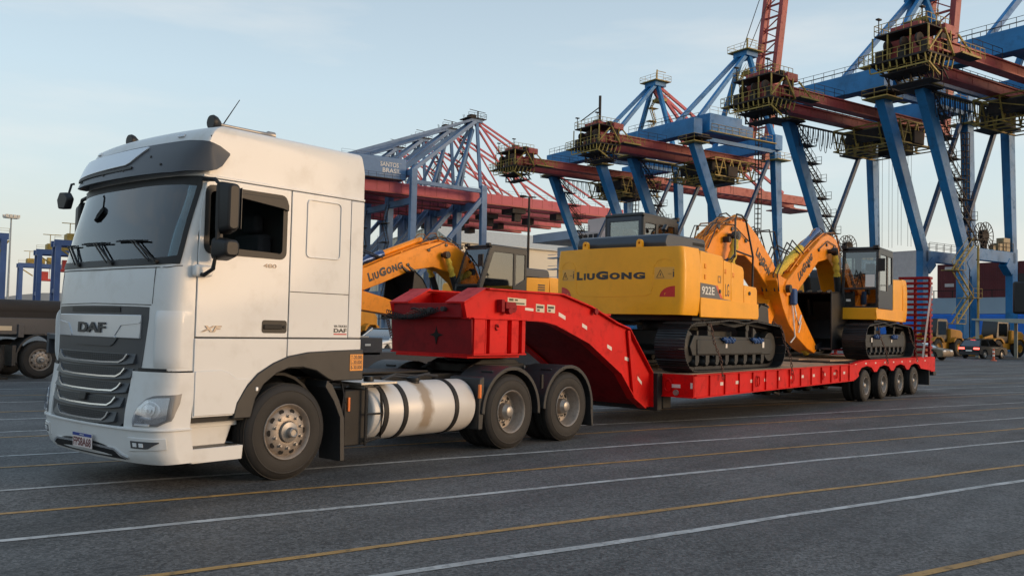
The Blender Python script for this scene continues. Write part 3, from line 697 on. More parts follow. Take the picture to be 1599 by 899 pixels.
# horns, antenna
for y in (.40, 2.10):
    h = MB(); h.lathe([(0, .02), (.03, .02), (.055, 0), (.062, -.012), (.070, -.03), (.066, -.033), (.05, -.012), (.02, .03), (.016, .12), (.018, .5), (.024, .64), (.040, .66), (.040, .74), (.01, .75)], 14, (-.76, y, 3.705), 'x')
    h = h.build('air_horn', M_HUB, truck, smooth=50)
    m3 = MB(); m3.box(-.75, -.68, y-.02, y+.02, 3.60, 3.70); m3.box(-.06, 0, y-.02, y+.02, 3.60, 3.69); m3.build('horn_bracket', M_BLACK, h)
    m3 = MB(); m3.lathe([(0, 0), (.072, 0), (.080, .025), (.07, .06), (.03, .11)], 14, (-.80, y, 3.712), 'x'); m3.build('horn_cover', M_BLACK, h)
MB().tube([(-.66, .50, 3.62), (-.60, .50, 3.72), (-.40, .50, 4.04)], [.012, .007, .004], 6).build('antenna', M_BLACK, truck)
# wheels
TY = [(.285, .03), (.30, .012), (.33, .003), (.365, 0), (.40, .001), (.425, .004), (.430, .001), (.437, .001), (.442, .006), (.46, .012), (.485, .03), (.50, .045), (.507, .062)]
def tyre_prof(w=.30):
    p = list(TY); y = .075
    for k in range(4):
        yg = w*(k+1)/5.
        p += [(.510, yg-.010), (.497, yg-.006), (.497, yg+.006), (.510, yg+.010)]
    p += [(a, w-b) for a, b in TY[::-1]]
    return p
def make_wheel(kind, sc=1.0):
    """outer face at y = 0 looking towards -y; returns meshes"""
    t = MB(); t.lathe(tyre_prof(), 48)
    if kind == 'dual':
        t2 = MB(); t2.lathe([(a, b+.34) for a, b in tyre_prof()], 40)
    r_ = MB()
    if kind == 'front':
        r_.lathe([(.288, .04), (.297, .006), (.290, -.002), (.280, .004), (.268, .035), (.256, .055), (.245, .045), (.235, .03), (.20, .012), (.17, .0), (.13, -.006), (.118, -.006), (.115, .01), (0, .01)], 48)
    else:
        r_.lathe([(.288, .04), (.297, .004), (.290, -.004), (.278, .004), (.268, .03), (.262, .07), (.252, .085), (.248, .145), (.232, .165), (.18, .170), (.125, .165), (.118, .16), (0, .16)], 48)
    hb = MB()
    if kind == 'front': hb.lathe([(.112, .012), (.105, -.035), (.070, -.045), (.055, -.05), (.052, -.105), (.042, -.112), (.03, -.104), (0, -.104)], 24)
    else: hb.lathe([(.118, .165), (.108, .08), (.085, .055), (.070, .03), (.045, .02), (0, .02)], 24)
    ry, rr = ((.015, .168) if kind == 'front' else (.172, .150))
    for k in range(10):
        a = 2*math.pi*k/10; c, s_ = math.cos(a), math.sin(a)
        hb.lathe([(.0, -.045), (.014, -.045), (.016, -.02), (.022, -.018), (.024, .0)], 6, (rr*c, ry, rr*s_))
    hs = MB()
    for k in range(10 if kind == 'front' else 8):
        n_ = 10 if kind == 'front' else 8
        a = 2*math.pi*(k+.5)/n_; c, s_ = math.cos(a), math.sin(a)
        if kind == 'front':
            ctr = Vector((.221*c, .0195, .221*s_)); tn = Vector((-s_, 0, c)); rd = Vector((c, .28, s_)).normalized()
        else: ctr = Vector((.205*c, .1665, .205*s_)); tn = Vector((-s_, 0, c)); rd = Vector((c, 0, s_))
        vs = [ctr+tn*(.032*math.cos(j*math.pi/6))+rd*((.025 if kind == 'front' else .030)*math.sin(j*math.pi/6)) for j in range(12)]
        hs.add(vs, [tuple(range(12))])
    hs.add([(.135*math.cos(j*math.pi/12), (.004 if kind == 'front' else .158)-.006*0, .135*math.sin(j*math.pi/12)) for j in range(24)], [tuple(range(24))]) if False else None
    if sc != 1.0:
        for m in (t, r_, hb, hs): m.v = [v*sc for v in m.v]
    parts = [(r_, 'wheel', M_RIM, 40), (t, 'tyre', M_RUB, 30), (hb, 'hub_nuts', M_HUB if kind != 'x' else M_RIM, 30), (hs, 'hand_hole', M_HOLE, 0)]
    if kind == 'dual':
        if sc != 1.0: t2.v = [v*sc for v in t2.v]
        parts.append((t2, 'inner_tyre', M_RUB, 30))
    out = []
    for m, n_, mt, sm in parts: out.append((n_, m.build(n_, mt, None, smooth=sm)))
    # the first is the root, others become its children
    root = out[0][1]
    for n_, o in out[1:]: o.parent = root
    return root
protos = {}
def wheel(kind, parent, x, y, z, far=False, spin=0.0, sc=1.0):
    key = (kind, sc)
    if key not in protos: protos[key] = make_wheel(kind, sc); w = protos[key]; first = True
    else: first = False; w = dup(protos[key])
    w.parent = parent; off = OFF.get(parent.name, Vector())
    w.matrix_basis = Matrix.Translation(Vector((x, y, z))-off) @ Matrix.Rotation(math.pi if far else 0, 4, 'Z') @ Matrix.Rotation(spin, 4, 'Y')
    return w
wheel('front', truck, 0, 0, .505, spin=.3); wheel('front', truck, 0, 2.55, .505, True)
for i, x in enumerate((3.715, 5.04)):
    wheel('dual', truck, x, 0, .505, spin=.2+i); wheel('dual', truck, x, 2.55, .505, True, spin=i)
# front wheel mud flap
mb = MB().prism([(.52, 1.03), (.60, .98), (.70, .80), (.78, .60), (.80, .12), (.74, .12), (.72, .60), (.62, .80), (.50, .96)], .02, .40); mb.prism([(.52, 1.03), (.60, .98), (.70, .80), (.78, .60), (.80, .12), (.74, .12), (.72, .60), (.62, .80), (.50, .96)], 2.15, 2.53)
mb.build('mud_flap', M_PLAST, truck, bevel=.006)
for y in ((.22, .5), (2.05, 2.33)):
    arcp = [(.57*math.cos(R(a)), .505+.62*math.sin(R(a))) for a in range(20, 171, 15)]; arci = [(.54*math.cos(R(a)), .505+.59*math.sin(R(a))) for a in range(170, 19, -15)]
    MB().prism(arcp+arci, *y).build('wheel_well', M_GAP, truck)
MB().box(-.405, -.375, .008, .03, .95, .99).build('side_repeater', mat('lamp_bright', (.75, .77, .80)), truck, bevel=.006)
# chassis
mb = MB()
for y in (.86, 1.62): mb.box(-.9, 5.75, y, y+.07, .72, 1.0)
for x in (1.2, 2.1, 3.0, 3.75, 4.4, 5.0, 5.68): mb.box(x, x+.08, .86, 1.69, .76, .96)
mb.build('chassis_frame', M_CHAS, truck, bevel=.01)
mb = MB()
for x in (0, 3.715, 5.04): mb.cyl((x, .3, .5), (x, 2.25, .5), .09, 10)
mb.lathe([(0, -.2), (.2, -.16), (.24, 0), (.2, .16), (0, .2)], 16, (3.715, 1.275, .5), 'x'); mb.lathe([(0, -.2), (.2, -.16), (.24, 0), (.2, .16), (0, .2)], 16, (5.04, 1.275, .5), 'x')
mb.cyl((1.0, 1.27, .62), (5.0, 1.27, .55), .06, 10)
mb.build('axle', M_CHAS, truck)
mb = MB(); mb.box(-1.0, .6, .75, 1.8, .35, 1.15); mb.build('engine_block', M_GAP, truck, bevel=.05)
# catwalk and lines behind the cab
mb = MB()
for k in range(7): mb.box(1.12+.0*k, 3.0, .93+k*.10, 1.0+k*.10, 1.02, 1.045)
mb.build('catwalk', M_CHAS, truck, bevel=.004)
mb = MB(); mb.box(1.03, 1.10, .35, 2.2, 1.0, 1.9); mb.build('rear_cab_wall', M_CHAS, truck, bevel=.01)
# battery / equipment box in front of the tank, white tank lid plate
mb = MB(); mb.box(.86, 1.22, .12, .75, .26, .90); mb.build('battery_box', M_CHAS, truck, bevel=.015)
mb = MB(); mb.box(1.05, 1.62, .06, .62, .955, .985); mb.build('deck_plate', mat('pale_metal', (.50, .48, .44), .4, metal=.5), truck, bevel=.006)
mb = MB(); mb.lathe([(0, .0), (.06, 0), (.065, .02), (.055, .06), (0, .065)], 14, (1.30, .22, .985), 'z'); mb.build('filler_cap', M_BLACK, truck)
mb = MB(); mb.tube([(1.13, .06, .26), (1.13, .06, .93), (1.30, .06, .93), (1.34, .04, .85), (1.36, .03, .62), (1.34, .04, .34), (1.13, .06, .30)], .016, 6); mb.tube([(1.13, .06, .62), (1.36, .03, .62)], .013, 6); mb.tube([(1.13, .06, .34), (1.34, .04, .34)], .013, 6)
mb.build('tank_guard_frame', M_CHAS, truck)
mb = MB().box(.90, .93, .10, .125, .66, .82); mb.build('orange_marker', mat('amber_lens', (.75, .18, .03), .3), truck, bevel=.004)
m2 = MB()
for k in range(6): m2.tube([(.84+.012*k, .16+.02*k, 1.0), (.85+.01*k, .12, .85-.03*k), (.84, .15, .62)], .008, 5)
m2.build('wiring', M_CABLE, truck)
# fuel tank
def tank():
    t = MB(); cy, cz, rr = .385, .615, .345
    t.lathe([(0, 0), (.20, .004), (.30, .018), (.335, .03), (rr, .05), (rr, 1.78), (.335, 1.80), (.30, 1.81), (.2, 1.815), (0, 1.82)], 44, (1.22, cy, cz), 'x')
    tk = t.build('fuel_tank', tank_material(), truck, smooth=45)
    for x in (1.40, 1.72, 2.62):
        s = MB(); s.lathe([(rr+.002, 0), (rr+.012, .004), (rr+.012, .071), (rr+.002, .075)], 44, (x, cy, cz), 'x'); s.build('tank_strap', M_CHAS, tk)
    c = MB(); c.lathe([(.075, -.02), (.075, .02), (.085, .03), (.085, .06), (.06, .075), (0, .075)], 16, (2.13, cy-.07, cz+rr-.02), 'z'); c.build('tank_cap', M_BLACK, tk)
    c = MB(); c.tube([(1.70, .42, .97), (1.9, .46, 1.02), (2.2, .44, .985), (2.5, .5, 1.02), (2.8, .55, .99)], .018, 6); c.tube([(1.75, .5, .99), (2.0, .5, 1.04), (2.4, .55, 1.0), (2.7, .6, 1.03)], .014, 6); c.build('tank_hose', M_CABLE, tk)
def tank_material():
    m = mat('fuel_tank_metal', (.60, .585, .565), .48, metal=.12, var=.04, vscale=2)
    n = m.node_tree; b = n.nodes['Principled BSDF']; src = b.inputs['Base Color'].links[0].from_socket
    g = n.nodes.new('ShaderNodeNewGeometry'); sp = n.nodes.new('ShaderNodeSeparateXYZ'); n.links.new(g.outputs['Position'], sp.inputs[0])
    no = n.nodes.new('ShaderNodeTexNoise'); no.inputs['Scale'].default_value = 9; no.inputs['Detail'].default_value = 6; n.links.new(g.outputs['Position'], no.inputs['Vector'])
    def M_(op, a, b_=None, c_=None):
        x = n.nodes.new('ShaderNodeMath'); x.operation = op
        for i, q in enumerate((a, b_, c_)):
            if q is None: continue
            if isinstance(q, (int, float)): x.inputs[i].default_value = q
            else: n.links.new(q, x.inputs[i])
        return x.outputs[0]
    dx = M_('ADD', sp.outputs[0], -2.13); wob = M_('MULTIPLY_ADD', no.outputs[0], .14, -.07); dx = M_('ABSOLUTE', M_('ADD', dx, wob))
    s = n.nodes.new('ShaderNodeMapRange'); s.inputs['From Min'].default_value = .055; s.inputs['From Max'].default_value = .13; s.inputs['To Min'].default_value = .85; s.inputs['To Max'].default_value = 0
    n.links.new(dx, s.inputs['Value'])
    low = n.nodes.new('ShaderNodeMapRange'); low.inputs['From Min'].default_value = .32; low.inputs['From Max'].default_value = .42; n.links.new(sp.outputs[2], low.inputs['Value'])
    f = M_('MULTIPLY', s.outputs[0], low.outputs[0])
    x = n.nodes.new('ShaderNodeMixRGB'); x.inputs[2].default_value = (.27, .20, .13, 1); n.links.new(f, x.inputs[0]); n.links.new(src, x.inputs[1]); n.links.new(x.outputs[0], b.inputs['Base Color'])
    r_ = n.nodes.new('ShaderNodeMapRange'); r_.inputs['To Min'].default_value = .46; r_.inputs['To Max'].default_value = .75; n.links.new(f, r_.inputs['Value']); n.links.new(r_.outputs[0], b.inputs['Roughness'])
    me_ = n.nodes.new('ShaderNodeMapRange'); me_.inputs['To Min'].default_value = .12; me_.inputs['To Max'].default_value = .05; n.links.new(f, me_.inputs['Value']); n.links.new(me_.outputs[0], b.inputs['Metallic'])
    return m
tank()
mb = MB(); mb.lathe([(0, 0), (.25, .01), (.28, .05), (.28, 1.2), (.25, 1.24), (0, 1.25)], 24, (1.3, 2.12, .62), 'x'); mb.build('far_side_tank', M_TANK, truck, smooth=45)
# drive wheel mudguards
def guard(xc, y0, y1, flap):
    out = []; inn = []
    for a in range(-5, 181, 8):
        r_ = .625; out.append((xc+r_*math.cos(R(a)), .50+r_*math.sin(R(a)))); inn.append((xc+(r_-.03)*math.cos(R(a)), .50+(r_-.03)*math.sin(R(a))))
    g_ = MB().prism(out+inn[::-1], y0, y1)
    # outer lip
    lip = [(xc+.625*math.cos(R(a)), .50+.625*math.sin(R(a))) for a in range(-5, 181, 8)]; lip2 = [(xc+.57*math.cos(R(a)), .50+.57*math.sin(R(a))) for a in range(180, -6, -8)]
    g_.prism(lip+lip2, y0-.012 if y0 < 1 else y1-.01, y0+.01 if y0 < 1 else y1+.012)
    for dx in (-.30, -.12): g_.box(xc+dx-.015, xc+dx+.015, y0+.1, y0+.3, 1.095-.05*abs(dx)/.3, 1.14-.07*abs(dx)/.3)
    g_ = g_.build('mudguard', M_PLAST, truck, bevel=.008)
    if flap: MB().prism([(xc+.56, .62), (xc+.64, .60), (xc+.66, .18), (xc+.62, .18)], y0, y1).build('mudguard_flap', M_PLAST, g_, bevel=.004)
for y0, y1 in ((.0, .62), (1.93, 2.55)):
    guard(3.715, y0, y1, False); guard(5.04, y0, y1, True)
    mb = MB().prism([(3.16, 1.0), (3.07, .98), (3.055, .92), (3.055, .30), (3.14, .30), (3.16, .5)], y0+.02, y1-.05)
    mb.build('mudguard_front_box', M_PLAST, truck, bevel=.015)
MB().box(3.03, 3.07, -.012, .02, .72, .90).build('orange_marker', mat('amber_lens', (.75, .18, .03)), truck, bevel=.004)
MB().box(4.36, 4.40, -.014, .02, .80, 1.0).build('guard_clip', M_CHAS, truck)
# fifth wheel
mb = MB(); mb.lathe([(.12, 0), (.12, .06), (.46, .06), (.48, .04), (.48, 0)], 32, (4.35, 1.25, 1.15), 'z'); mb.box(3.8, 4.9, .75, 1.75, 1.0, 1.12); mb.prism([(3.6, 1.04), (3.95, 1.18), (4.75, 1.18), (5.0, 1.04)], .8, .9); mb.prism([(3.6, 1.04), (3.95, 1.18), (4.75, 1.18), (5.0, 1.04)], 1.6, 1.7)
mb.build('fifth_wheel', M_CHAS, truck, bevel=.01)
MB().box(5.70, 5.76, .3, 2.25, .62, .82).build('tail_bar', M_CHAS, truck, bevel=.01)
# ------------------------------------------------------------------ the red low loader
tr = thing('lowloader_trailer', 'red gooseneck low loader with wooden deck and raised loading ramps, carrying two excavators', 'trailer', (14, 1.25, 0))
GN = [(3.24, 1.98), (3.69, 2.19), (5.45, 2.19), (6.25, 2.02), (7.02, 1.77), (7.41, 1.68), (8.20, .90), (8.22, .30), (8.00, .30), (7.63, .49), (7.19, .93), (6.2, 1.45), (5.30, 1.73), (5.0, 1.775), (4.5, 1.785), (3.30, 1.785)]
for y in (.50, 1.93):
    b = MB().prism(GN, y, y+.07).build('gooseneck_side', M_RED, tr, bevel=.004)
    f = MB()
    yo, yi = (y-.07, y+.17) if y < 1 else (y-.10, y+.14)
    topl = GN[1:8]
    for p, q in zip(topl[:-1], topl[1:]): f.add([(p[0], yo, p[1]), (q[0], yo, q[1]), (q[0], yi, q[1]), (p[0], yi, p[1]), (p[0], yo, p[1]+.022), (q[0], yo, q[1]+.022), (q[0], yi, q[1]+.022), (p[0], yi, p[1]+.022)],
        [(0, 3, 2, 1), (4, 5, 6, 7), (0, 1, 5, 4), (1, 2, 6, 5), (2, 3, 7, 6), (3, 0, 4, 7)])
    f.build('top_flange', M_RED, b)
    f = MB(); lowl = GN[8:]
    for p, q in zip(lowl[:-1], lowl[1:]): f.bar((p[0], y+.03, p[1]-.008), (q[0], y+.03, q[1]-.008), .16, .02, (0, 1, 0) if False else (0, 0, 1))
    f.build('bottom_flange', M_RED, b)
    # the sloping plate of each horn
    yy0, yy1 = (.50, .86) if y < 1 else (1.62, 2.0)
    MB().add([(3.235, yy0-.01, 1.985), (3.235, yy1, 1.985), (3.70, yy1, 2.20), (3.70, yy0-.01, 2.20), (3.235, yy0-.01, 2.005), (3.235, yy1, 2.005), (3.70, yy1, 2.22), (3.70, yy0-.01, 2.22)],
             [(0, 3, 2, 1), (4, 5, 6, 7), (0, 1, 5, 4), (1, 2, 6, 5), (2, 3, 7, 6), (3, 0, 4, 7)]).build('horn_plate', M_RED, b)
    g = MB().bar((7.405, y-.035, 1.66), (7.62, y-.035, .50), .03, .07); g.bar((7.405, y-.035, 1.66), (7.18, y-.03, .95), .02, .05) if False else None
    g.build('gusset', M_RED, b)
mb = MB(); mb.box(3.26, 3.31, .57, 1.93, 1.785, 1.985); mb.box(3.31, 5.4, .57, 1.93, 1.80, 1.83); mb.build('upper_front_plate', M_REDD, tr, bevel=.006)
mb = MB(); mb.box(4.05, 4.09, .57, 1.93, 1.83, 2.17); mb.box(5.3, 7.0, .57, 1.93, 1.9, 1.93); mb.build('recess_wall', M_RED, tr)
up_ = [(5.0, 1.80), (5.3, 1.755), (6.2, 1.475), (7.19, .955), (7.63, .52), (8.0, .34)]
MB().prism(up_+[(x+.02, z+.02) for x, z in up_[::-1]], .57, 1.93).build('added_underside_plate', M_REDD, tr)  # added to hide the sunlit inner far side; shade is in its red
# kingpin box
mb = MB(); mb.prism([(3.36, 1.27), (3.33, 1.77), (3.36, 1.77), (3.40, 1.27)], .44, 2.06); mb.build('kingpin_box_front', M_REDD, tr, bevel=.01)
mb = MB(); mb.box(3.36, 4.50, .50, .53, 1.27, 1.77); mb.box(3.36, 4.50, 1.97, 2.0, 1.27, 1.77); mb.box(3.36, 4.5, .53, 1.97, 1.22, 1.26); mb.box(4.46, 4.50, .53, 1.97, 1.27, 1.77)
mb.box(3.34, 4.54, .40, 2.1, 1.768, 1.79); mb.box(3.36, 4.52, .41, 2.09, 1.262, 1.285)
kb = mb.build('kingpin_box', M_RED, tr, bevel=.004)
for x0, x1 in ((3.37, 3.60), (3.70, 4.08), (4.18, 4.34), (4.42, 4.50)): MB().box(x0, x1, .418, .495, 1.287, 1.766).build('box_panel', M_RED, kb, bevel=.004)
MB().box(3.62, 3.64, .43, .495, 1.29, 1.76).build('box_rib', M_RED, kb)
MB().tube([(3.84+.03*math.cos(a*math.pi/5), .405, 1.66+.04*math.sin(a*math.pi/5)) for a in range(9)], .010, 5).build('lashing_hook', M_REDD, kb)
# cross-shaped cut-out on the front plate (thin black star, shade of the opening put into its colour)
def kx(z): return 3.33+.03*(1.77-z)/.5
c0 = Vector((0, 1.12, 1.535)); star = []
for k in range(16):
    a = k*math.pi/8; r_ = .135 if k % 4 == 0 else (.045 if k % 4 == 2 else .055); star.append((c0.y+r_*math.cos(a), c0.z+r_*math.sin(a)))
MB().prism(star, kx(1.535)-.008, kx(1.535)+.01, 'x').build('cut_out_shade', M_HOLE, tr, smooth=0)
# air and light lines on the front
mb = MB()
for k in range(3):
    mb.tube([(3.24, 1.55-.28*t/6-.1*k, 1.895+.02*math.sin(t*1.1+k)-.01*k) for t in range(7)], .010, 5)
mb.lathe([(0, -.05), (.035, -.05), (.035, .02), (.02, .05), (0, .05)], 10, (3.22, .86, 1.90), 'x'); mb.lathe([(0, -.05), (.035, -.05), (.035, .02), (.02, .05), (0, .05)], 10, (3.22, 1.12, 1.89), 'x')
mb.build('air_line', M_CABLE, tr)
mb = MB()
for k in range(15):     # chain hanging along the front plate
    t = k/14; p = Vector((3.20, 2.05-.95*t, 1.80+.05*t-.05*math.sin(t*6)))
    mb.tube([p+Vector((0, .03*math.cos(a*math.pi/3), .02*math.sin(a*math.pi/3))) for a in range(7)], .008, 4)
for k in range(8):
    t = k/7; p = Vector((3.22, 2.02-.1*t, 1.74-.25*t)); mb.tube([p+Vector((0, .03*math.cos(a*math.pi/3), .03*math.sin(a*math.pi/3))) for a in range(7)], .008, 4)
mb.build('chain', mat('rust_chain', (.13, .07, .05), .8), tr)
mb = MB()
for j, (ya, yb_, za, zb__, sag) in enumerate(((2.02, .95, 1.86, 1.90, .10), (2.0, 1.15, 1.80, 1.88, .06))):
    P = []
    for k in range(150):
        t = k/149; P.append((3.20+.028*math.cos(k*1.05), ya+(yb_-ya)*t, za+(zb__-za)*t-sag*math.sin(math.pi*t)+.032*math.sin(k*1.05)))
    mb.tube(P, .007, 4)
mb.build('coiled_air_hose', M_CABLE, tr)
# fixtures on the near flank of the gooseneck
mb = MB(); mb.box(3.93, 4.0, .40, .50, 1.88, 2.06); mb.box(4.0, 4.22, .38, .50, 1.93, 2.03); mb.lathe([(0, -.03), (.075, -.03), (.075, .05), (0, .05)], 14, (4.20, .43, 1.95)); mb.lathe([(0, -.03), (.05, -.03), (.05, .05), (0, .05)], 10, (4.10, .40, 1.90)); mb.build('support_winch', M_REDD, tr, bevel=.006)
st = MB()
def sticker(mbx, x0, x1, z0, z1, sk=0): mbx.add([(x0, .4975, z0), (x1, .4975, z0+sk), (x1, .4975, z1+sk), (x0, .4975, z1), (x0, .4995, z0), (x1, .4995, z0+sk), (x1, .4995, z1+sk), (x0, .4995, z1)], [(0, 1, 2, 3), (7, 6, 5, 4), (0, 4, 5, 1), (1, 5, 6, 2), (2, 6, 7, 3), (3, 7, 4, 0)])
M_CRM = mat('sticker_cream', (.62, .55, .42), .5, var=.05)
M_REF = mat('reflector_white', (.72, .62, .56), .35, var=.04)
s1_ = MB(); sticker(s1_, 4.17, 4.60, 2.0, 2.10, -.01); s1_ = s1_.build('maker_sticker', M_CRM, tr, smooth=0)
m2 = MB(); m2.box(4.20, 4.30, .4955, .497, 2.05, 2.085); m2.box(4.21, 4.56, .4955, .497, 2.008, 2.03); m2.box(4.33, 4.40, .4955, .497, 2.055, 2.08); m2.build('sticker_print', mat('sticker_green', (.06, .07, .03), .6), s1_, smooth=0)
for x0, x1, z0, z1, sk in ((4.21, 4.37, 1.93, 1.99, -.01), (4.58, 4.78, 1.925, 1.965, -.01), (5.42, 5.60, 1.86, 1.92, -.06)):
    m2 = MB(); sticker(m2, x0, x1, z0, z1, sk); m2.build('flank_sticker', M_REF, tr, smooth=0)
for x0, x1 in ((4.84, 5.05), (5.12, 5.32)):
    m2 = MB(); sticker(m2, x0, x1, 1.91, 2.03, -.01); k = m2.build('warning_sticker', M_CRM, tr, smooth=0)
    m2 = MB(); m2.box(x0+.02, x1-.03, .4955, .497, 1.965, 2.0); m2.box(x0+.03, x0+.09, .4955, .497, 1.92, 1.95); m2.build('sticker_print', M_INK, k, smooth=0)
for x, z, s in ((6.06, 1.70, -.05), (6.80, 1.36, -.05), (7.35, 1.15, -.03), (7.78, .80, -.10)):
    m2 = MB(); sticker(m2, x, x+.14, z, z+.06, s); m2.build('reflector', M_REF, tr, smooth=0)
MB().lathe([(0, -.02), (.05, -.02), (.055, .01), (0, .01)], 12, (6.36, .44, 1.955)).build('lifting_eye', M_REDD, tr)
# deck
def dz(x): return lerp(x, [8.4, 16.4, 17.3, 23.6], [.895, .955, 1.03, 1.06])
def bz(x): return lerp(x, [8.4, 16.9, 17.3, 23.6], [.50, .57, .83, .86])
MB().box(8.22, 8.38, .35, 2.15, .24, .90).build('neck_coupling', M_CHAS, tr, bevel=.01)
for y, yo in ((-.28, -1), (2.72, 1)):
    mb = MB(); mb.prism([(8.4, bz(8.4)), (8.4, dz(8.4)), (16.4, dz(16.4)), (16.4, bz(16.4)), ], y, y+.06); s = mb.build('deck_side_rail', M_RED, tr, bevel=.004)
    f = MB(); yc_ = y+.03+yo*.02
    f.bar((8.4, yc_, dz(8.4)), (16.4, yc_, dz(16.4)), .12, .018); f.bar((8.4, yc_, bz(8.4)), (16.4, yc_, bz(16.4)), .12, .018); f.build('rail_flange', M_RED, s)
    for k in range(13):
        x = 8.95+k*.60; g = MB(); ys = y-.05 if yo < 0 else y+.06
        ys = y-.03 if yo < 0 else y+.06; g.box(x, x+.018, ys, ys+.03, bz(x), dz(x)-.01); g.build('rail_rib', M_RED, s)
    for k in range(9):
        x = 9.25+k*.86; g = MB(); zc = (dz(x)+bz(x))/2; ys = y-.035 if yo < 0 else y+.095
        if k in (2, 4, 6, 7): g.tube([(x+.055*math.cos(a*math.pi/6), ys, zc+.10*math.sin(a*math.pi/6)) for a in range(13)], .014, 6); g.build('lashing_ring', M_RED, s)
    for k in range(12):
        x = 8.75+k*.64; zc = (dz(x)+bz(x))/2; ya = y-.004 if yo < 0 else y+.061
        if k > 0: MB().box(x, x+.12, ya, ya+.003, zc-.02, zc+.04).build('reflector', M_REF, s, smooth=0)
mb = MB(); mb.box(8.38, 8.42, -.28, .35, .50, .90); mb.box(8.38, 8.42, 2.15, 2.78, .50, .90); mb.box(8.35, 8.40, -.28, .36, .49, .51); e = mb.build('deck_front_plate', M_RED, tr, bevel=.005)
MB().tube([(8.35, .22+.07*math.cos(a*math.pi/6), .70+.11*math.sin(a*math.pi/6)) for a in range(13)], .014, 6).build('lashing_ring', M_RED, e)
MB().box(8.372, 8.379, -.02, .16, .66, .72).build('reflector', M_REF, e, smooth=0); MB().box(8.372, 8.379, -.26, -.22, .66, .76).build('reflector', M_REF, e, smooth=0)
MB().lathe([(0, -.02), (.05, -.02), (.055, .01), (0, .01)], 12, (8.36, .06, .575), 'x').build('bolt_boss', M_RIM, e)
mb = MB()
for k in range(14): x = 8.7+k*.58; mb.box(x, x+.10, -.22, 2.72, .62, dz(x)-.06)
mb.box(8.4, 17.0, .45, .60, .45, .86); mb.box(8.4, 17.0, 1.90, 2.05, .45, .86)
mb.build('deck_frame', M_CHAS, tr)
for k in range(14):
    y0 = -.20+k*.2065; mb = MB()
    xs = [8.45, 10.5, 12.6, 14.6, 16.35]
    jz = random.uniform(-.004, .006)
    mb.prism([(x, dz(x)-.045) for x in xs]+[(x, dz(x)+.008+jz) for x in xs[::-1]], y0, y0+.198); mb.build('deck_plank', M_WOOD, tr, bevel=.004)
# rear bogie section with arches
XW = [17.4624+1.3974*k for k in range(4)]
ap = [(16.4, .96), (16.4, .57), (16.62, .57), (16.9, .66)]
for xc in XW:
    ap += [(xc+.60*math.cos(R(a)), .70+.20*math.sin(R(a))) for a in (170, 130, 90, 50, 10)]
ap += [(23.3, .66), (23.3, 1.06), (17.3, 1.03), (16.9, .99)]
for y in (-.28, 2.72):
    s = MB().prism(ap, y, y+.06).build('bogie_side_plate', M_RED, tr, bevel=.004)
    for k in range(9): x = 16.6+.75*k; ys = y-.004 if y < 1 else y+.061; MB().box(x, x+.1, ys, ys+.003, .945, .985).build('reflector', M_REF, s, smooth=0)
    f = MB(); f.bar((16.4, y+.03, .965), (17.3, y+.03, 1.035), .14, .02); f.bar((17.3, y+.03, 1.035), (23.4, y+.03, 1.065), .14, .02); f.build('rail_flange', M_RED, s)
mb = MB(); mb.box(16.4, 23.4, -.22, 2.72, .93, 1.0); mb.box(16.4, 23.4, .8, 1.7, .55, .95); mb.build('bogie_deck', M_CHAS, tr)
for k in range(3): MB().box(16.5, 23.3, .3+.8*k, .9+.8*k, 1.0, 1.035+.0).build('bogie_deck_board', M_WOOD, tr)
for x in XW:
    wheel('dual', tr, x, -.27, .40, sc=.78, spin=x); wheel('dual', tr, x, 2.77, .40, True, sc=.78)
mb = MB()
for x in XW: mb.cyl((x, .3, .4), (x, 2.2, .4), .07, 8)
mb.build('axle', M_CHAS, tr)
MB().box(23.20, 23.26, -.25, .5, .22, .86).build('rear_mud_flap', M_PLAST, tr, bevel=.004)
mb = MB(); mb.box(23.3, 23.75, -.28, 2.78, .62, 1.06); mb.build('rear_beam', M_RED, tr, bevel=.01)
MB().box(23.5, 23.8, -.30, -.02, .50, .62).build('tail_lamp_box', M_BLACK, tr, bevel=.01)
mb = MB(); mb.box(8.5, 8.8, .4, 2.1, .25, .5); mb.tube([(12.4, 0, .42), (12.9, .1, .36), (13.1, .2, .42)], .04, 6); mb.build('under_tank', M_CHAS, tr, bevel=.02)
for y0, y1 in ((-.22, .68), (1.82, 2.72)):
    a = MB(); x0 = 23.42
    for y in (y0, (y0+y1)/2-.03, y1-.06): a.box(x0, x0+.14, y, y+.06, 1.06, 3.50)
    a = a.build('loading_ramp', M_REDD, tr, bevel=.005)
    for k in range(15):
        z = 1.16+k*.163; MB().box(x0-.08, x0+.24, y0-.01, y1+.01, z, z+.07).build('ramp_rung', M_REDD, a)
MB().bar((23.3, -.30, 3.2), (22.3, -.31, 1.05), .05, .01).build('ramp_strap', M_REF, tr)

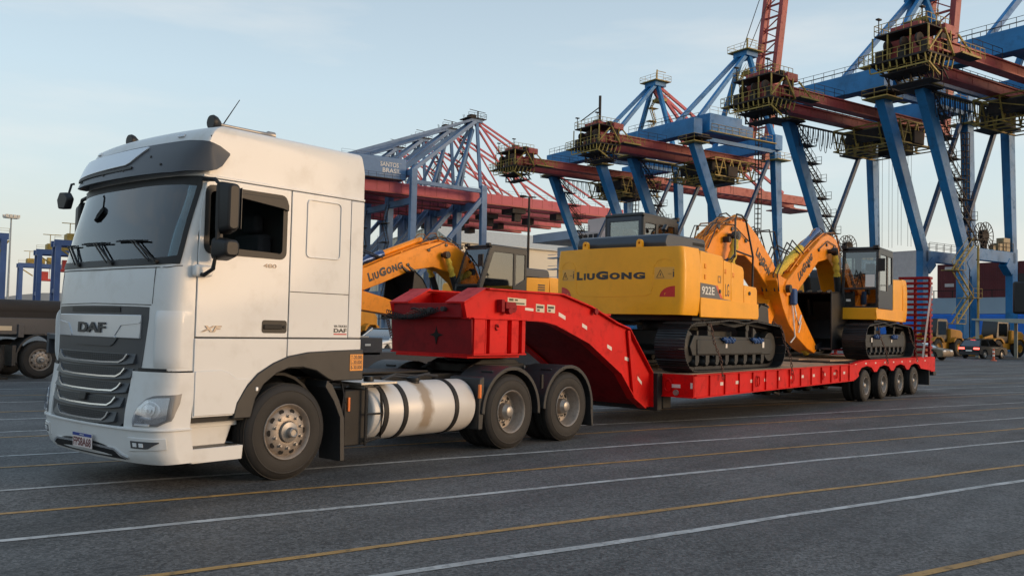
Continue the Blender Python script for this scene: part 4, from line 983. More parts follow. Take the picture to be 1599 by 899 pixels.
# ------------------------------------------------------------------ excavators
def excavator(label, loc, rotz, swing, P):
    ex = thing('excavator', label, 'excavator', loc, rotz, 'excavators on the trailers', world=False)
    L_ = P.get('L', 4.45); R_ = .44; hy = 1.5; sw_ = .62
    MU = Matrix.Rotation(R(swing), 4, 'Z')
    # track path in x-z, local
    half = L_/2
    def path():
        pts = []
        for k in range(13): a = R(-90+180*k/12); pts.append((half-R_+R_*math.cos(a), R_+.0+R_*math.sin(a)))
        for x, z in ((half-.9, .91), (half-1.5, .955), (.2, .90), (-.4, .955), (-half+1.5, .93), (-half+.9, .90)): pts.append((x, z))
        for k in range(13): a = R(90+180*k/12); pts.append((-half+R_+R_*math.cos(a), R_+R_*math.sin(a)))
        for k in range(1, 16): pts.append((-half+R_+(L_-2*R_)*k/16, 0))
        return pts
    pp = path(); per = [0]
    for i in range(len(pp)): a, b = pp[i], pp[(i+1) % len(pp)]; per.append(per[-1]+math.hypot(b[0]-a[0], b[1]-a[1]))
    NS = 54
    def at(s):
        s %= per[-1]
        for i in range(len(pp)):
            if s <= per[i+1]:
                a, b = pp[i], pp[(i+1) % len(pp)]; t = (s-per[i])/(per[i+1]-per[i]) if per[i+1] > per[i] else 0
                return Vector((a[0]+(b[0]-a[0])*t, 0, a[1]+(b[1]-a[1])*t))
    shoe = None
    pitch_ = per[-1]/NS
    for sy in (-1, 1):
        yc = sy*(hy-sw_/2)
        f = MB()
        f.prism([(-half+.55, .28), (half-.5, .28), (half-.35, .40), (half-.45, .62), (-half+.6, .66), (-half+.45, .45)], yc-.17, yc+.20*sy if False else yc+.17)
        f.box(-half+.7, half-.9, yc+sy*.17-.02, yc+sy*.17+.02, .30, .58)
        for x in (-.9, .75): f.box(x-.06, x+.06, yc-.1, yc+.1, .60, .84); f.lathe([(0, -.11), (.085, -.11), (.085, .11), (0, .11)], 14, (x, yc, .82))
        tf = f.build('track_frame', M_TFRAME, ex, bevel=.012)
        f = MB(); f.lathe([(0, -.13), (.30, -.13), (.33, -.05), (.33, .05), (.30, .13), (0, .13)], 28, (half-R_, yc, R_)); f.lathe([(0, -.13), (.31, -.10), (.34, -.03), (.34, .03), (.31, .10), (0, .13)], 18, (-half+R_, yc, R_)); f.build('idler_wheel', M_TFRAME, tf)
        f = MB()
        for k in range(8): x = -half+.75+(L_-1.6)*k/7; f.lathe([(0, -.15), (.07, -.15), (.095, -.10), (.11, -.02), (.11, .02), (.095, .10), (.07, .15), (0, .15)], 14, (x, yc, .16)); f.box(x-.07, x+.07, yc+sy*.15-.01, yc+sy*.15+.03, .15, .30)
        f.build('track_roller', M_TFRAME, tf)
        f = MB()
        for k in range(NS*2):
            p = at(k*pitch_/2); q = at(k*pitch_/2+.06); c_ = (p+q)/2; 
            d = (q-p).normalized(); nrm = Vector((d.z, 0, -d.x)); c_ = c_-nrm*.045
            for yo in (-.07, .07): f.bar(c_+Vector((0, yc+yo, 0))-d*.05, c_+Vector((0, yc+yo, 0))+d*.05, .035, .06, nrm)
        ch = f.build('track_chain', M_TRACK, ex, stuff=True)
        for k in range(NS):
            p = at(k*pitch_); q = at((k+.9)*pitch_)
            d = (q-p).normalized(); nrm = Vector((d.z, 0, -d.x))      # outward
            if shoe is None:
                prof = [(-.085, -.008), (.085, -.008), (.088, .006), (.060, .008), (.056, .026), (.048, .026), (.044, .008), (.004, .008), (0, .026), (-.008, .026), (-.012, .008), (-.052, .008), (-.056, .026), (-.066, .026), (-.072, .008), (-.088, .008)]
                m = MB().prism(prof, -sw_/2, sw_/2, 'y'); shoe = m.build('track_shoe', M_TRACK, None, smooth=0); o = shoe
            else: o = bpy.data.objects.new('track_shoe', shoe.data); COL.objects.link(o)
            o.parent = ch; c_ = (p+q)/2+Vector((0, yc, 0))
            M = Matrix(((d.x, 0, nrm.x, c_.x), (0, 1, 0, c_.y), (d.z, 0, nrm.z, c_.z), (0, 0, 0, 1)))
            o.matrix_basis = M
        if sy == P['near']:
            for x in (-.55 if P.get('rev') else -.35, .95 if P.get('rev') else .95):
                f = MB(); yo = yc+sy*.22
                for k in range(7): f.tube([(x-.22+.07*k, yo, .60+.02*math.sin(k*2)), (x-.16+.07*k, yo+sy*.02, .55+.03*math.cos(k*3))], .035, 6)
                f.build('blue_wrapping', mat('blue_cloth', (.02, .075, .22), .7, bump=.5, bscale=30), tf)
            MB().box(-.40, -.33, yc+sy*.195, yc+sy*.2, .42, .50).build('frame_tag', M_WHITE, tf, smooth=0)
            MB().box(1.28, 1.37, yc+sy*.195, yc+sy*.2, .42, .54).build('frame_tag', M_WHITE, tf, smooth=0)
    f = MB(); f.box(-.75, .75, -.95, .95, .35, .75); f.lathe([(0, .70), (.62, .70), (.64, .80), (.64, .92), (.60, .98), (0, .98)], 32, (0, 0, 0), 'z'); f.prism([(-.75, .45), (.75, .45), (1.15, .35), (1.15, .25), (-1.15, .25), (-1.15, .35)], -1.0, 1.0)
    f.build('centre_frame', M_TFRAME, ex, bevel=.02)
    # upper structure ---------------------------------------------------------
    H = 1.43; z0, z1 = 1.02, 2.26
    def U(): return MB(MU)
    f = U(); f.box(-1.5, 1.0, -1.25, 1.25, .93, 1.06); f.build('turntable_frame', M_CABF, ex)
    # counterweight: plan outline with rounded corners bulging to the rear, lofted with height
    def cw_ring(z, t):
        ins = .045*(abs(2*t-1)**4)
        hh = H-ins; xb = -2.18-.16+ins; pts = [(-1.55, -hh)]; rc = .13
        for k in range(7): a = R(90*k/6); pts.append((-2.06-rc*math.sin(a), -hh+rc-rc*math.cos(a)))
        for k in range(1, 12): u = k/12; y = (-hh+rc)+(2*hh-2*rc)*u; pts.append((-2.19-.17*(1-(2*u-1)**2), y))
        for k in range(7): a = R(90*k/6); pts.append((-2.06-rc*math.cos(a), hh-rc+rc*math.sin(a)))
        pts.append((-1.55, hh))
        return [(x, y, z) for x, y in pts]
    zs = [z0, z0+.03, z0+.10, z0+.3, z0+.6, z0+.9, z1-.12, z1-.05, z1-.015, z1]
    rg = [cw_ring(z, (z-z0)/(z1-z0)) for z in zs]; n = len(rg[0]); f = U()
    f.add([p for r_ in rg for p in r_], [(j*n+i, j*n+(i+1) % n, (j+1)*n+(i+1) % n, (j+1)*n+i) for j in range(len(zs)-1) for i in range(n)]+[tuple(range(n)), tuple((len(zs)-1)*n+i for i in range(n))])
    cw = f.build('counterweight', M_YEL, ex, smooth=50)
    def rear(y, z, d=0):     # point on the rear face, d outward
        hh = H-.02; u = (y+hh-.13)/(2*hh-.26); return MU @ Vector((-2.19-.17*(1-(2*u-1)**2)-d, y, z))
    if P.get('rear_marks'):
        t = logo_mb(); y0_, w_ = .84, 1.55
        t.v = [rear(y0_-v.x*w_, 1.665+v.z*.16, .004 if fr_ else -.005) for v, fr_ in zip(t.v, t.front)]
        t.build('maker_lettering', M_INK, cw, smooth=0)
        for yb in (-.89, 1.28):
            m2 = MB(); N = 6
            m2.shell(lambda a, b: rear(yb-.38*a, 1.66+.22*b, .004), lambda a, b: rear(yb-.38*a, 1.66+.22*b, -.004), 4, 1); k = m2.build('warning_sticker', mat('sticker_yellow', (.76, .36, .05), .5, var=.02), cw, smooth=0)
            m3 = MB(); tri = [(.04, .03), (.18, .03), (.11, .17)]
            for a_, b_ in zip(tri, tri[1:]+tri[:1]): p_, q_ = rear(yb-a_[0], 1.66+a_[1], .006), rear(yb-b_[0], 1.66+b_[1], .006); m3.bar(p_, q_, .012, .004, (0, 0, 1))
            m3.bar(rear(yb-.11, 1.72, .006), rear(yb-.11, 1.77, .006), .012, .004)
            m3.bar(rear(yb-.25, 1.76, .006), rear(yb-.31, 1.76, .006), .014, .004); m3.bar(rear(yb-.35, 1.70, .006), rear(yb-.35, 1.80, .006), .02, .004); m3.bar(rear(yb-.35, 1.82, .006), rear(yb-.35, 1.835, .006), .025, .004)
            m3.build('warning_pictogram', M_INK, k, smooth=0)
        for sg, yb in ((1, -1.27), (-1, 1.27)):
            m2 = MB()
            cs = [(yb, 1.34)]+[(yb+sg*.28*math.cos(R(a)), 1.34+.20*math.sin(R(a))) for a in range(0, 91, 15)]
            m2.add([rear(y, z, .005) for y, z in cs]+[rear(y, z, -.004) for y, z in cs], [tuple(range(len(cs)))]+[(i, (i+1) % len(cs), (i+1) % len(cs)+len(cs), i+len(cs)) for i in range(len(cs))])
            m2.build('red_reflector', mat('reflex_red', (.55, .012, .012), .3), cw, smooth=0)
        # pressed edge lines
        m2 = MB()
        for y_s in (1, -1):
            pts_ = [rear(y_s*y, z, .001) for y, z in ((1.27, 1.90), (1.20, 2.0), (1.08, 2.04), (.95, 2.0), (.88, 1.90), (.86, 1.75), (.85, 1.5), (.82, 1.40), (.7, 1.36), (.3, 1.35), (0, 1.35))]
            m2.tube(pts_, .007, 5)
        m2.build('pressed_edge', M_YEL, cw)
    # engine hood
    f = U(); f.prism([(-2.02, z1-.01), (-2.06, z1+.10), (-2.0, z1+.24), (-1.9, z1+.27), (-.55, z1+.27), (-.50, z1+.20), (-.50, z1-.01)], -.98, 1.02)
    hd = f.build('engine_hood', M_NAVY, ex, bevel=.04, seg=3)
    f = U()
    for k in range(12): f.box(-1.02+.04*k, -1.0+.04*k, -.988, -.975, z1+.12, z1+.18)
    f.build('hood_vent', M_BLACK, hd, smooth=0)
    for y in (.72, -.50):
        f = U(); f.prism([(y-.06, z1-.02), (y-.06, z1+.10)]+[(y+.06*math.cos(R(a)), z1+.10+.06*math.sin(R(a))) for a in range(180, -1, -30)][1:]+[(y+.06, z1-.02)], -2.20, -2.13, 'x', holes=[circ(y, z1+.09, .025, 8)]); f.build('lifting_lug', M_YEL, hd)
    # side bodies (right side is -y)
    f = U(); f.prism([(-1.54, z0+.04), (-1.54, z1-.03), (-.64, z1-.07), (-.60, z1-.12), (-.60, z0+.04)], -H+.01, -.95); f.build('side_door', M_YEL, ex, bevel=.03, seg=3)
    f = U(); f.prism([(-.585, z0+.04), (-.585, z1-.14), (-.30, z1-.17), (-.27, z1-.2), (-.27, z0+.04)], -H+.01, -.95); f.build('side_door', M_YEL, ex, bevel=.03, seg=3)
    f = U(); f.prism([(-.255, z0+.04), (-.255, z1-.15), (.26, z1-.22), (.31, z1-.30), (.31, z0+.04)], -H+.01, -.80); f.build('fuel_tank', M_YEL, ex, bevel=.035, seg=3)
    f = U(); f.prism([(.325, z0+.04), (.325, 1.68), (.90, 1.66), (.94, 1.60), (.94, z0+.1), (.90, z0+.04)], -H+.01, -.75); f.build('tool_box', M_YEL, ex, bevel=.03, seg=3)
    f = U(); f.prism([(-1.54, z0-.03), (-1.54, z0+.34), (.96, z0+.30), (.98, z0+.05), (.94, z0-.02)], -H-.012, -H+.02); f.build('side_skirt', M_YEL, ex, bevel=.015)
    f = U(); f.prism([(-1.54, z0+.04), (-1.54, z1-.03), (-.45, z1-.06), (-.40, z1-.12), (-.40, z0+.04)], .95, H-.01); f.build('side_door', M_YEL, ex, bevel=.03, seg=3)
    f = U(); f.prism([(-1.54, z0-.02), (-1.54, z0+.32), (1.50, z0+.32), (1.56, z0+.2), (1.50, z0+.02)], H-.03, H+.01); f.box(1.35, 1.52, .45, H, z0+.0, z0+.32); f.build('side_skirt', M_YEL, ex, bevel=.02)
    f = U(); f.box(-1.5, .2, -.94, .94, 1.06, z1-.02); f.build('machine_room', M_CABF, ex)
    if P.get('vent'):
        for k in range(9):
            f = U(); f.box(-1.3, -.95, H-.012, H-.002, z0+.40+.07*k, z0+.44+.07*k); f.build('side_grille', M_CABF, ex, smooth=0)
    if P.get('rear_marks'):
        f = U(); f.prism([(-1.53, 1.365), (-1.53, 1.63), (-.93, 1.61), (-.72, 1.37), (-.27, 1.345), (-.27, 1.325), (-1.50, 1.36)], -H+.005, -H+.02) 
        k = f.build('side_decal', mat('decal_grey', (.10, .10, .105), .5), ex, smooth=0)
        f = U(); f.prism([(-.93, 1.61), (-.84, 1.605), (-.63, 1.37), (-.72, 1.37)], -H+.004, -H+.02); f.build('decal_stripe', mat('decal_orange_red', (.62, .09, .03), .5), k, smooth=0)
        t = text_mb('922E', .50, .15, (-1.47, -H+.0045, 1.42), (1, 0, 0), (0, 0, 1), .002, .01); t.build('model_lettering', M_WHITE, k, smooth=0)
        t = text_mb('LG', .16, .24, (-.51, -H+.009, 1.42), (1, 0, 0), (0, 0, 1), .002, .0); t.build('logo_lettering', M_INK, ex, smooth=0)
        f = U(); f.prism(rrect(-.83, -.70, 1.66, 1.80, .01), -H+.006, -H+.02, holes=[rrect(-.80, -.73, 1.69, 1.77, .01)]); f.build('panel_latch', mat('latch', (.35, .16, .02), .5), ex)
    for x, z in ((-1.35, 1.95), (-1.35, 1.75), (-.52, 1.9), (-.18, 1.85)):
        f = U(); f.box(x-.03, x+.03, -H-.004, -H+.02, z-.045, z+.045); f.build('door_hinge', M_ORA, ex, bevel=.008)
    for x, z in ((-.76, 1.50), (.55, 1.52)):
        f = U(); f.lathe([(0, -.02), (.035, -.02), (.04, 0), (0, 0)], 14, (x, -H+.008, z)); f.build('door_lock', M_CABF, ex)
    # handrail and breather over the tool box
    f = U(); f.tube([(.95, -1.30, 1.60), (.97, -1.30, 2.3), (.62, -1.30, 3.02), (.42, -1.30, 3.10), (.20, -1.30, 3.10), (.14, -1.30, 3.0), (.14, -1.30, 2.25), (-.02, -1.30, 2.12)], .022, 7); f.tube([(.14, -1.30, 2.3), (.0, -1.28, 2.18), (-.12, -1.2, 2.16)], .018, 6); f.tube([(.90, -1.30, 2.30), (.2, -1.30, 2.36)], .018, 6)
    f.build('handrail', M_CABF, ex)
    f = U(); f.lathe([(0, 0), (.05, 0), (.05, .05), (.07, .06), (.07, .12), (.03, .15), (0, .15)], 12, (-.45, -.95, z1-.1), 'z'); f.tube([(-1.3, -.5, z1+.27), (-1.3, -.5, z1+.42), (-1.22, -.5, z1+.5)], .05, 10); f.build('exhaust_stack', M_CABF, ex)
    # cab ----------------------------------------------------------------------
    cz0, cz1 = P.get('cz', (z0+.30, 2.93)); cx0, cx1 = P.get('cx', (-.15, 1.42)); cy0, cy1 = .50, 1.46; slope = P.get('cslope', .06)
    prof = [(cx0, cz0+P.get('crear', 0)), (cx0, cz1-.05), (cx0+.05, cz1), (cx1-slope-.08, cz1), (cx1-slope, cz1-.07), (cx1, cz0+.55), (cx1-.02, cz0)]
    if P.get('crear'): prof.append((cx0+.45, cz0))
    w1 = [(cx0+.08, cz0+.72+P.get('crear', 0)*.3), (cx0+.08, cz1-.16), (cx0+.52, cz1-.16), (cx0+.52, cz0+.62)]
    w2 = [(cx0+.62, cz0+.50), (cx0+.62, cz1-.15), (cx1-slope-.16, cz1-.15), (cx1-.12, cz0+.50)]
    for y in (cy0, cy1-.05): f = U(); f.prism(prof, y, y+.05, holes=[w1, w2]); s = f.build('cab_side', M_CABF, ex, bevel=.012); f = U(); f.prism(w1, y+.02, y+.028); f.build('side_window', G_CL, s); f = U(); f.prism(w2, y+.02, y+.028); f.build('side_window', G_CL, s)
    f = U(); f.box(cx0-.005, cx1-slope-.03, cy0-.0, cy1, cz1-.02, cz1+.045); f.box(cx0+.1, cx1-slope-.25, cy0+.1, cy1-.1, cz1+.04, cz1+.075); f.build('cab_roof', M_CABF, ex, bevel=.025)
    f = U(); f.prism([(cy0+.05, cz0+.35), (cy0+.05, cz1-.02), (cy1-.05, cz1-.02), (cy1-.05, cz0+.35)], cx0, cx0+.05, 'x', holes=[[(cy0+.12, cz0+.95), (cy0+.12, cz1-.12), (cy1-.12, cz1-.12), (cy1-.12, cz0+.95)]])
    s = f.build('cab_rear', M_NAVY if P.get('rear_marks') else M_CABF, ex, bevel=.01); f = U(); f.box(cx0+.02, cx0+.028, cy0+.1, cy1-.1, cz0+.9, cz1-.1); f.build('rear_window', G_CL, s)
    # front: sloping frame with upper and lower glass
    def fr(y, t, d=0):
        z = cz0+(cz1-cz0-.04)*t
        x = lerp(z, [cz0, cz0+.55, cz1-.07, cz1], [cx1-.02, cx1, cx1-slope, cx1-slope-.06])
        return Vector((x+d, y, z))
    f = U()
    for y in (cy0+.02, cy1-.06):
        for k in range(8): f.bar(fr(y+.02, k/8), fr(y+.02, (k+1)/8), .07, .06, (1, 0, 0))
    for t in (.02, .34, .985): f.bar(fr(cy0, t), fr(cy1, t), .05, .06)
    f = f.build('front_frame', M_CABF, ex, bevel=.01)
    g_ = U(); g_.grid(lambda a, b: fr(cy0+.06+(cy1-cy0-.12)*a, .35+.62*b, .01), 1, 6); g_.build('windscreen', G_CL, f)
    g_ = U(); g_.grid(lambda a, b: fr(cy0+.06+(cy1-cy0-.12)*a, .03+.30*b, .01), 1, 3); g_.build('lower_windscreen', G_DK, f)
    if P.get('paper'):
        g_ = U(); g_.add([fr(cy0+.62+.0, .36, .02), fr(cy0+.62+.24, .36, .02), fr(cy0+.62+.24, .58, .02), fr(cy0+.62, .58, .02)] if False else [fr(cy1-.34, .37, .02), fr(cy1-.10, .37, .02), fr(cy1-.10, .58, .02), fr(cy1-.34, .58, .02)], [(0, 1, 2, 3)]); g_.build('paper_notice', M_WHITE, f)
        g_ = U(); g_.add([fr(cy0+.12, .12, .02), fr(cy0+.24, .12, .02), fr(cy0+.24, .16, .02), fr(cy0+.12, .16, .02)], [(0, 1, 2, 3)]); g_.build('small_sticker', M_WHITE, f)
    f = U(); f.box(.35, .8, .75, 1.2, cz0+.35, cz0+.5); f.box(.28, .42, .75, 1.2, cz0+.45, cz0+1.05); f.box(.28, .38, .85, 1.1, cz0+1.08, cz0+1.28); f.box(.4, .85, .62, .72, cz0+.35, cz0+.75); f.box(.4, .85, 1.24, 1.34, cz0+.35, cz0+.75)
    f.build('operator_seat', mat('seat_cloth', (.045, .045, .05), .9), ex, bevel=.03)
    f = U(); f.box(cx0+.05, cx1-.1, cy0+.05, cy1-.05, cz0, cz0+.06); f.tube([(1.1, .85, cz0), (1.15, .85, cz0+.75)], .02, 6); f.tube([(1.1, 1.05, cz0), (1.15, 1.05, cz0+.75)], .02, 6); f.build('cab_floor', M_BLACK, ex)
    for y in (cy0+.04, cy1-.1): f = U(); f.box(cx1-slope-.05, cx1-slope+.05, y-.05, y+.09, cz1+.0, cz1+.09); f.build('cab_work_light', M_BLACK, ex, bevel=.01)
    f = U(); f.tube([(cx1-.1, cy1, cz1-.5), (cx1+.12, cy1+.12, cz1-.3), (cx1+.12, cy1+.12, cz1-.45)], .012, 5); f.box(cx1+.07, cx1+.11, cy1+.0, cy1+.18, cz1-.62, cz1-.28); f.build('cab_mirror', M_BLACK, ex, bevel=.02)
    # boom -----------------------------------------------------------------------
    by = P.get('by', .0); bw = .24
    f = U(); f.prism(P['boom'], by-bw, by+bw); bm_ = f.build('boom', M_ORA, ex, bevel=.018)
    if P.get('boomtext'):
        (tx, tz), ang, wdt, hgt, side = P['boomtext']
        a = R(ang); xd_ = Vector((math.cos(a), 0, math.sin(a))); zd_ = Vector((-math.sin(a), 0, math.cos(a)))
        if side > 0: xd_ = -xd_
        o_ = Vector((tx, by+side*(bw+.004), tz))
        t = logo_mb(); nn_ = xd_.cross(zd_); t.v = [MU @ (o_+xd_*(v.x*wdt)+zd_*(v.z*hgt)+nn_*(.003 if fr_ else -.002)) for v, fr_ in zip(t.v, t.front)]
        t.build('boom_lettering', M_INK, bm_, smooth=0)
    # pipes and brackets along the back of the boom
    f = U(); bt = P['back']
    for k, yo in enumerate((-.16, -.08, .0, .08, .16)):
        f.tube([(x, by+yo, z+.045+.012*math.sin(i*2.1+k)) for i, (x, z) in enumerate(bt)], .016, 6)
    for i in range(len(bt)-1):
        x, z = (bt[i][0]+bt[i+1][0])/2, (bt[i][1]+bt[i+1][1])/2; f.box(x-.03, x+.03, by-.2, by+.2, z-.02, z+.03)
    f.build('boom_pipes', M_ORA, bm_)
    f = U()
    for k, yo in enumerate((-.2, -.1, .1, .2)):
        p0_, p1_ = bt[-2], P['stick'][0]; f.tube([(p0_[0], by+yo, p0_[1]+.06), ((p0_[0]+p1_[0])/2+.1, by+yo*1.3, max(p0_[1], p1_[1])+.15+.05*k), (p1_[0]+.02, by+yo, p1_[1]+.1), (p1_[0]-.1, by+yo, p1_[1]-.3)], .018, 6)
        p2_ = bt[0]; f.tube([(p2_[0], by+yo, p2_[1]+.05), (p2_[0]-.2, by+yo, p2_[1]+.12+.03*k), (p2_[0]-.45, by+yo, p2_[1]-.3), (p2_[0]-.35, by+yo, p2_[1]-.9)], .018, 6)
    f.build('loose_hose', M_CABLE, bm_)
    rnd = random.Random(int(loc[0]*10))
    for k in range(7):
        i0_ = rnd.choice([0, 1, 2]); (xa, za), (xb, zb2) = bt[i0_], bt[min(i0_+rnd.choice([1, 2]), len(bt)-1)]; yo = by-.24+.08*k; hgt = .12+.16*rnd.random()
        f = U(); f.tube([(xa, by+(yo-by)*.8, za+.03), (xa*.75+xb*.25, yo, za*.75+zb2*.25+hgt), (xa*.4+xb*.6, yo+.03, za*.4+zb2*.6+hgt*1.1), (xb, by+(yo-by)*.9, zb2+.05)], .017, 6); f.build('boom_hose', M_CABLE if k % 3 else M_HOSE, bm_)
    for sd in (-1, 1):
        for k, (x, z) in enumerate(((1.25, 3.0), (1.9, 3.02), (2.6, 2.82), (3.4, 2.35))):
            f = U(); f.lathe([(0, 0), (.045, 0), (.05, sd*.03), (0, sd*.035)], 10, (x, by+sd*bw, z)); f.build('boom_boss', M_CABF, bm_)
        f = U(); f.tube([(.75, by+sd*(bw+.02), 2.5), (1.15, by+sd*(bw+.035), 3.05), (1.9, by+sd*(bw+.035), 3.12), (2.7, by+sd*(bw+.035), 2.82)], .013, 5); f.build('grease_line', M_CABLE, bm_)
    # arm cylinder on top of the boom, partly wrapped
    (ax, az), (bx_, bz_) = P['armcyl']
    f = U(); m_ = Vector(((ax*.45+bx_*.55), by, az*.45+bz_*.55)); f.cyl((ax, by, az), m_, .085, 14); f.build('arm_cylinder', M_CYL if P.get('bluecyl') else M_ORA, bm_)
    f = U(); N = 12; f.tube([Vector((ax, by, az)).lerp(Vector((bx_, by, bz_)), .42+.58*k/N) for k in range(N+1)], [.10+.022*math.sin(k*2.7)+.012*random.random() for k in range(N+1)], 12); f.build('cylinder_wrapping', M_WRAP if P.get('wrap') else M_CYL, bm_, smooth=60)
    # boom cylinders
    for yo in (-.42, .42):
        (ax, az), (bx_, bz_) = P['boomcyl']
        a_, b_ = Vector((ax, by+yo, az)), Vector((bx_, by+yo, bz_))
        f = U(); f.cyl(a_, a_.lerp(b_, .62), .095, 14); f.cyl(a_.lerp(b_, .5), b_, .05, 10); f.lathe([(0, -.07), (.10, -.07), (.10, .07), (0, .07)], 14, b_); c_ = f.build('boom_cylinder', M_CABF, bm_)
        f = U(); f.tube([a_.lerp(b_, .58+.36*k/8) for k in range(9)], [.085+.02*math.sin(k*2.3) for k in range(9)], 10); f.build('cylinder_wrapping', M_WRAP, bm_, smooth=60)
    f = U(); c_ = P['boomcyl'][1]; f.cyl((c_[0], by-.5, c_[1]), (c_[0], by+.5, c_[1]), .06, 12); c_ = P['stick'][1]; f.cyl((c_[0], by-.34, c_[1]), (c_[0], by+.34, c_[1]), .10, 14); f.build('pivot_pin', M_CABF, bm_)
    f = U(); lx, lz = P['light']; f.box(lx-.05, lx+.05, by-bw-.16, by-bw-.02, lz-.06, lz+.06); f.lathe([(0, 0), (.06, 0), (.065, .04), (0, .05)], 12, (lx+.05, by-bw-.09, lz), 'x'); f.build('boom_work_light', M_BLACK, bm_)
    # stick
    sp_ = P['stickpoly']; f = U(); f.prism(sp_, by-.20, by+.20); sk = f.build('stick', M_ORA, ex, bevel=.016)
    if P.get('wrap'):
        f = U(); q0, q1 = P['bucketcyl']; f.tube([Vector((q0[0], by, q0[1])).lerp(Vector((q1[0], by, q1[1])), k/8) for k in range(9)], [.10+.02*math.sin(k*2.3) for k in range(9)], 12); f.build('cylinder_wrapping', M_WRAP, sk, smooth=60)
        f = U(); x, z = P['stick'][1]
        for s_ in (-1, 1):
            f.tube([(x-.45, by+s_*.24, z-.25), (x-.5, by+s_*.30, z-.6), (x-.62, by+s_*.33, z-.85), (x-.82, by+s_*.30, z-.72), (x-.95, by+s_*.28, z-.62), (x-1.0, by+s_*.26, z-.8), (x-.9, by+s_*.24, z-1.05)], .022, 7)
            f.tube([(x-.35, by+s_*.24, z-.2), (x-.32, by+s_*.3, z-.7), (x-.45, by+s_*.3, z-1.15), (x-.30, by+s_*.24, z-1.30)], .018, 7)
        f.build('pale_hose', M_WHITE, sk)
        f = U(); f.box(x-.52, x-.28, by-.34, by-.20, z-.38, z+.02); f.box(x-.52, x-.28, by+.20, by+.34, z-.38, z+.02); f.build('blue_cover', mat('blue_cloth', (.02, .075, .22)), sk, bevel=.04)
    # bucket
    bp = P['bucket']; bxw = .58; th = .03
    f = U(); n = len(bp)
    inner = [(p[0]+(P['bctr'][0]-p[0])*.07, p[1]+(P['bctr'][1]-p[1])*.07) for p in bp]
    f.prism(bp+inner[::-1], by-bxw, by+bxw)
    for yo in (-bxw, bxw-.03): f.prism(bp, by+yo, by+yo+.03)
    bk = f.build('bucket', mat('bucket_black', (.008, .0085, .010), .5, var=.3, vscale=4, grime=.4, grimecol=(.05, .045, .04)), ex, bevel=.006)
    d_ = (Vector((bp[0][0], 0, bp[0][1]))-Vector((bp[1][0], 0, bp[1][1]))).normalized()
    for k in range(5):
        y = by-bxw+.07+(2*bxw-.14)*k/4; p_ = Vector((bp[0][0], y, bp[0][1])); f = U(); f.bar(p_-d_*.10, p_+d_*.20, .10, .09, (0, 1, 0), .05, .03); f.build('bucket_tooth', MATS['bucket_black'], bk, bevel=.01)
    f = U(); lk = P['link']
    for yo in (-.22, .22): f.bar((lk[0][0], by+yo, lk[0][1]), (lk[1][0], by+yo, lk[1][1]), .05, .12)
    f.build('bucket_link', M_CABF, sk, bevel=.01)
    return ex

BOOM = [(.25, 1.30), (.28, 2.1), (.55, 2.85), (.95, 3.24), (1.75, 3.32), (2.3, 3.16), (3.7, 2.52), (5.05, 1.85), (5.2, 1.65), (5.0, 1.50), (4.3, 1.62), (3.6, 1.98), (2.6, 2.50), (1.75, 2.64), (1.2, 2.42), (.8, 1.9), (.65, 1.30)]
base = dict(boom=BOOM, back=[(.45, 2.95), (.95, 3.27), (1.9, 3.28), (2.8, 2.98), (3.7, 2.58), (4.6, 2.08)], armcyl=((1.9, 3.42), (5.35, 1.95)), boomcyl=((1.15, 1.15), (1.75, 2.85)), light=(1.0, 2.7),
            stick=[(5.6, 1.9), (5.05, 1.68)], stickpoly=[(5.62, 1.98), (5.35, 2.05), (4.9, 1.75), (4.3, 1.25), (2.9, .30), (2.7, .16), (2.6, .26), (2.72, .42), (4.2, 1.62) if False else (3.9, 1.32), (4.6, 1.62) if False else (4.45, 1.62), (5.0, 1.95), (5.3, 2.1)],
            bucket=[(2.55, 1.72), (1.75, 1.75), (1.15, 1.55), (.95, 1.0), (1.15, .45), (1.75, .22), (2.5, .20)], bctr=(2.3, 1.0), bucketcyl=((3.6, .55), (2.75, .12)), link=((2.7, .25), (2.2, .35)))
base['stickpoly'] = [(5.66, 1.86), (5.50, 2.02), (5.25, 1.95), (4.85, 1.90), (4.45, 1.62), (3.6, .98), (2.62, .34), (2.56, .18), (2.74, .10), (3.3, .22), (4.1, .50), (4.75, .82), (5.2, 1.22), (5.50, 1.62)]
"""A stands at the front with its back to the tractor, B at the rear facing it"""
PA = dict(base); PA.update(near=-1, rear_marks=True, by=-.12, boomtext=((3.15, 2.55), -33, 1.05, .22, -1), cx=(-.42, 1.10), cz=(1.32, 3.14), light=(1.5, 2.75))
PA['boom'] = [(.25, 1.30), (.40, 2.1), (1.0, 2.72), (1.7, 3.10), (2.2, 3.26), (2.75, 3.24), (3.2, 3.02), (4.1, 2.48), (4.75, 1.90), (4.72, 1.62), (4.45, 1.55), (3.8, 1.85), (3.2, 2.22), (2.6, 2.48), (1.9, 2.45), (1.2, 2.1), (.75, 1.30)]
PA['back'] = [(.55, 2.25), (1.0, 2.73), (1.7, 3.11), (2.2, 3.27), (2.75, 3.25), (3.2, 3.03), (4.1, 2.49)]
PA['armcyl'] = ((2.2, 3.42), (4.75, 2.05)); PA['stick'] = [(4.9, 2.0), (4.5, 1.75)]
PA['stickpoly'] = [(4.95, 2.0), (4.7, 2.08), (4.4, 1.95), (3.9, 1.35), (3.5, .75), (3.2, .35), (3.35, .25), (3.9, .60), (4.5, 1.35), (4.9, 1.75)]
PA['armcyl'] = ((2.5, 3.36), (4.75, 2.05)); PA['bucket'] = [(3.1, 1.35), (2.7, 1.4), (2.3, 1.1), (2.25, .6), (2.5, .25), (2.9, .15), (3.3, .2)]; PA['bctr'] = (3.1, .8); PA['link'] = ((3.3, .35), (3.0, .4))
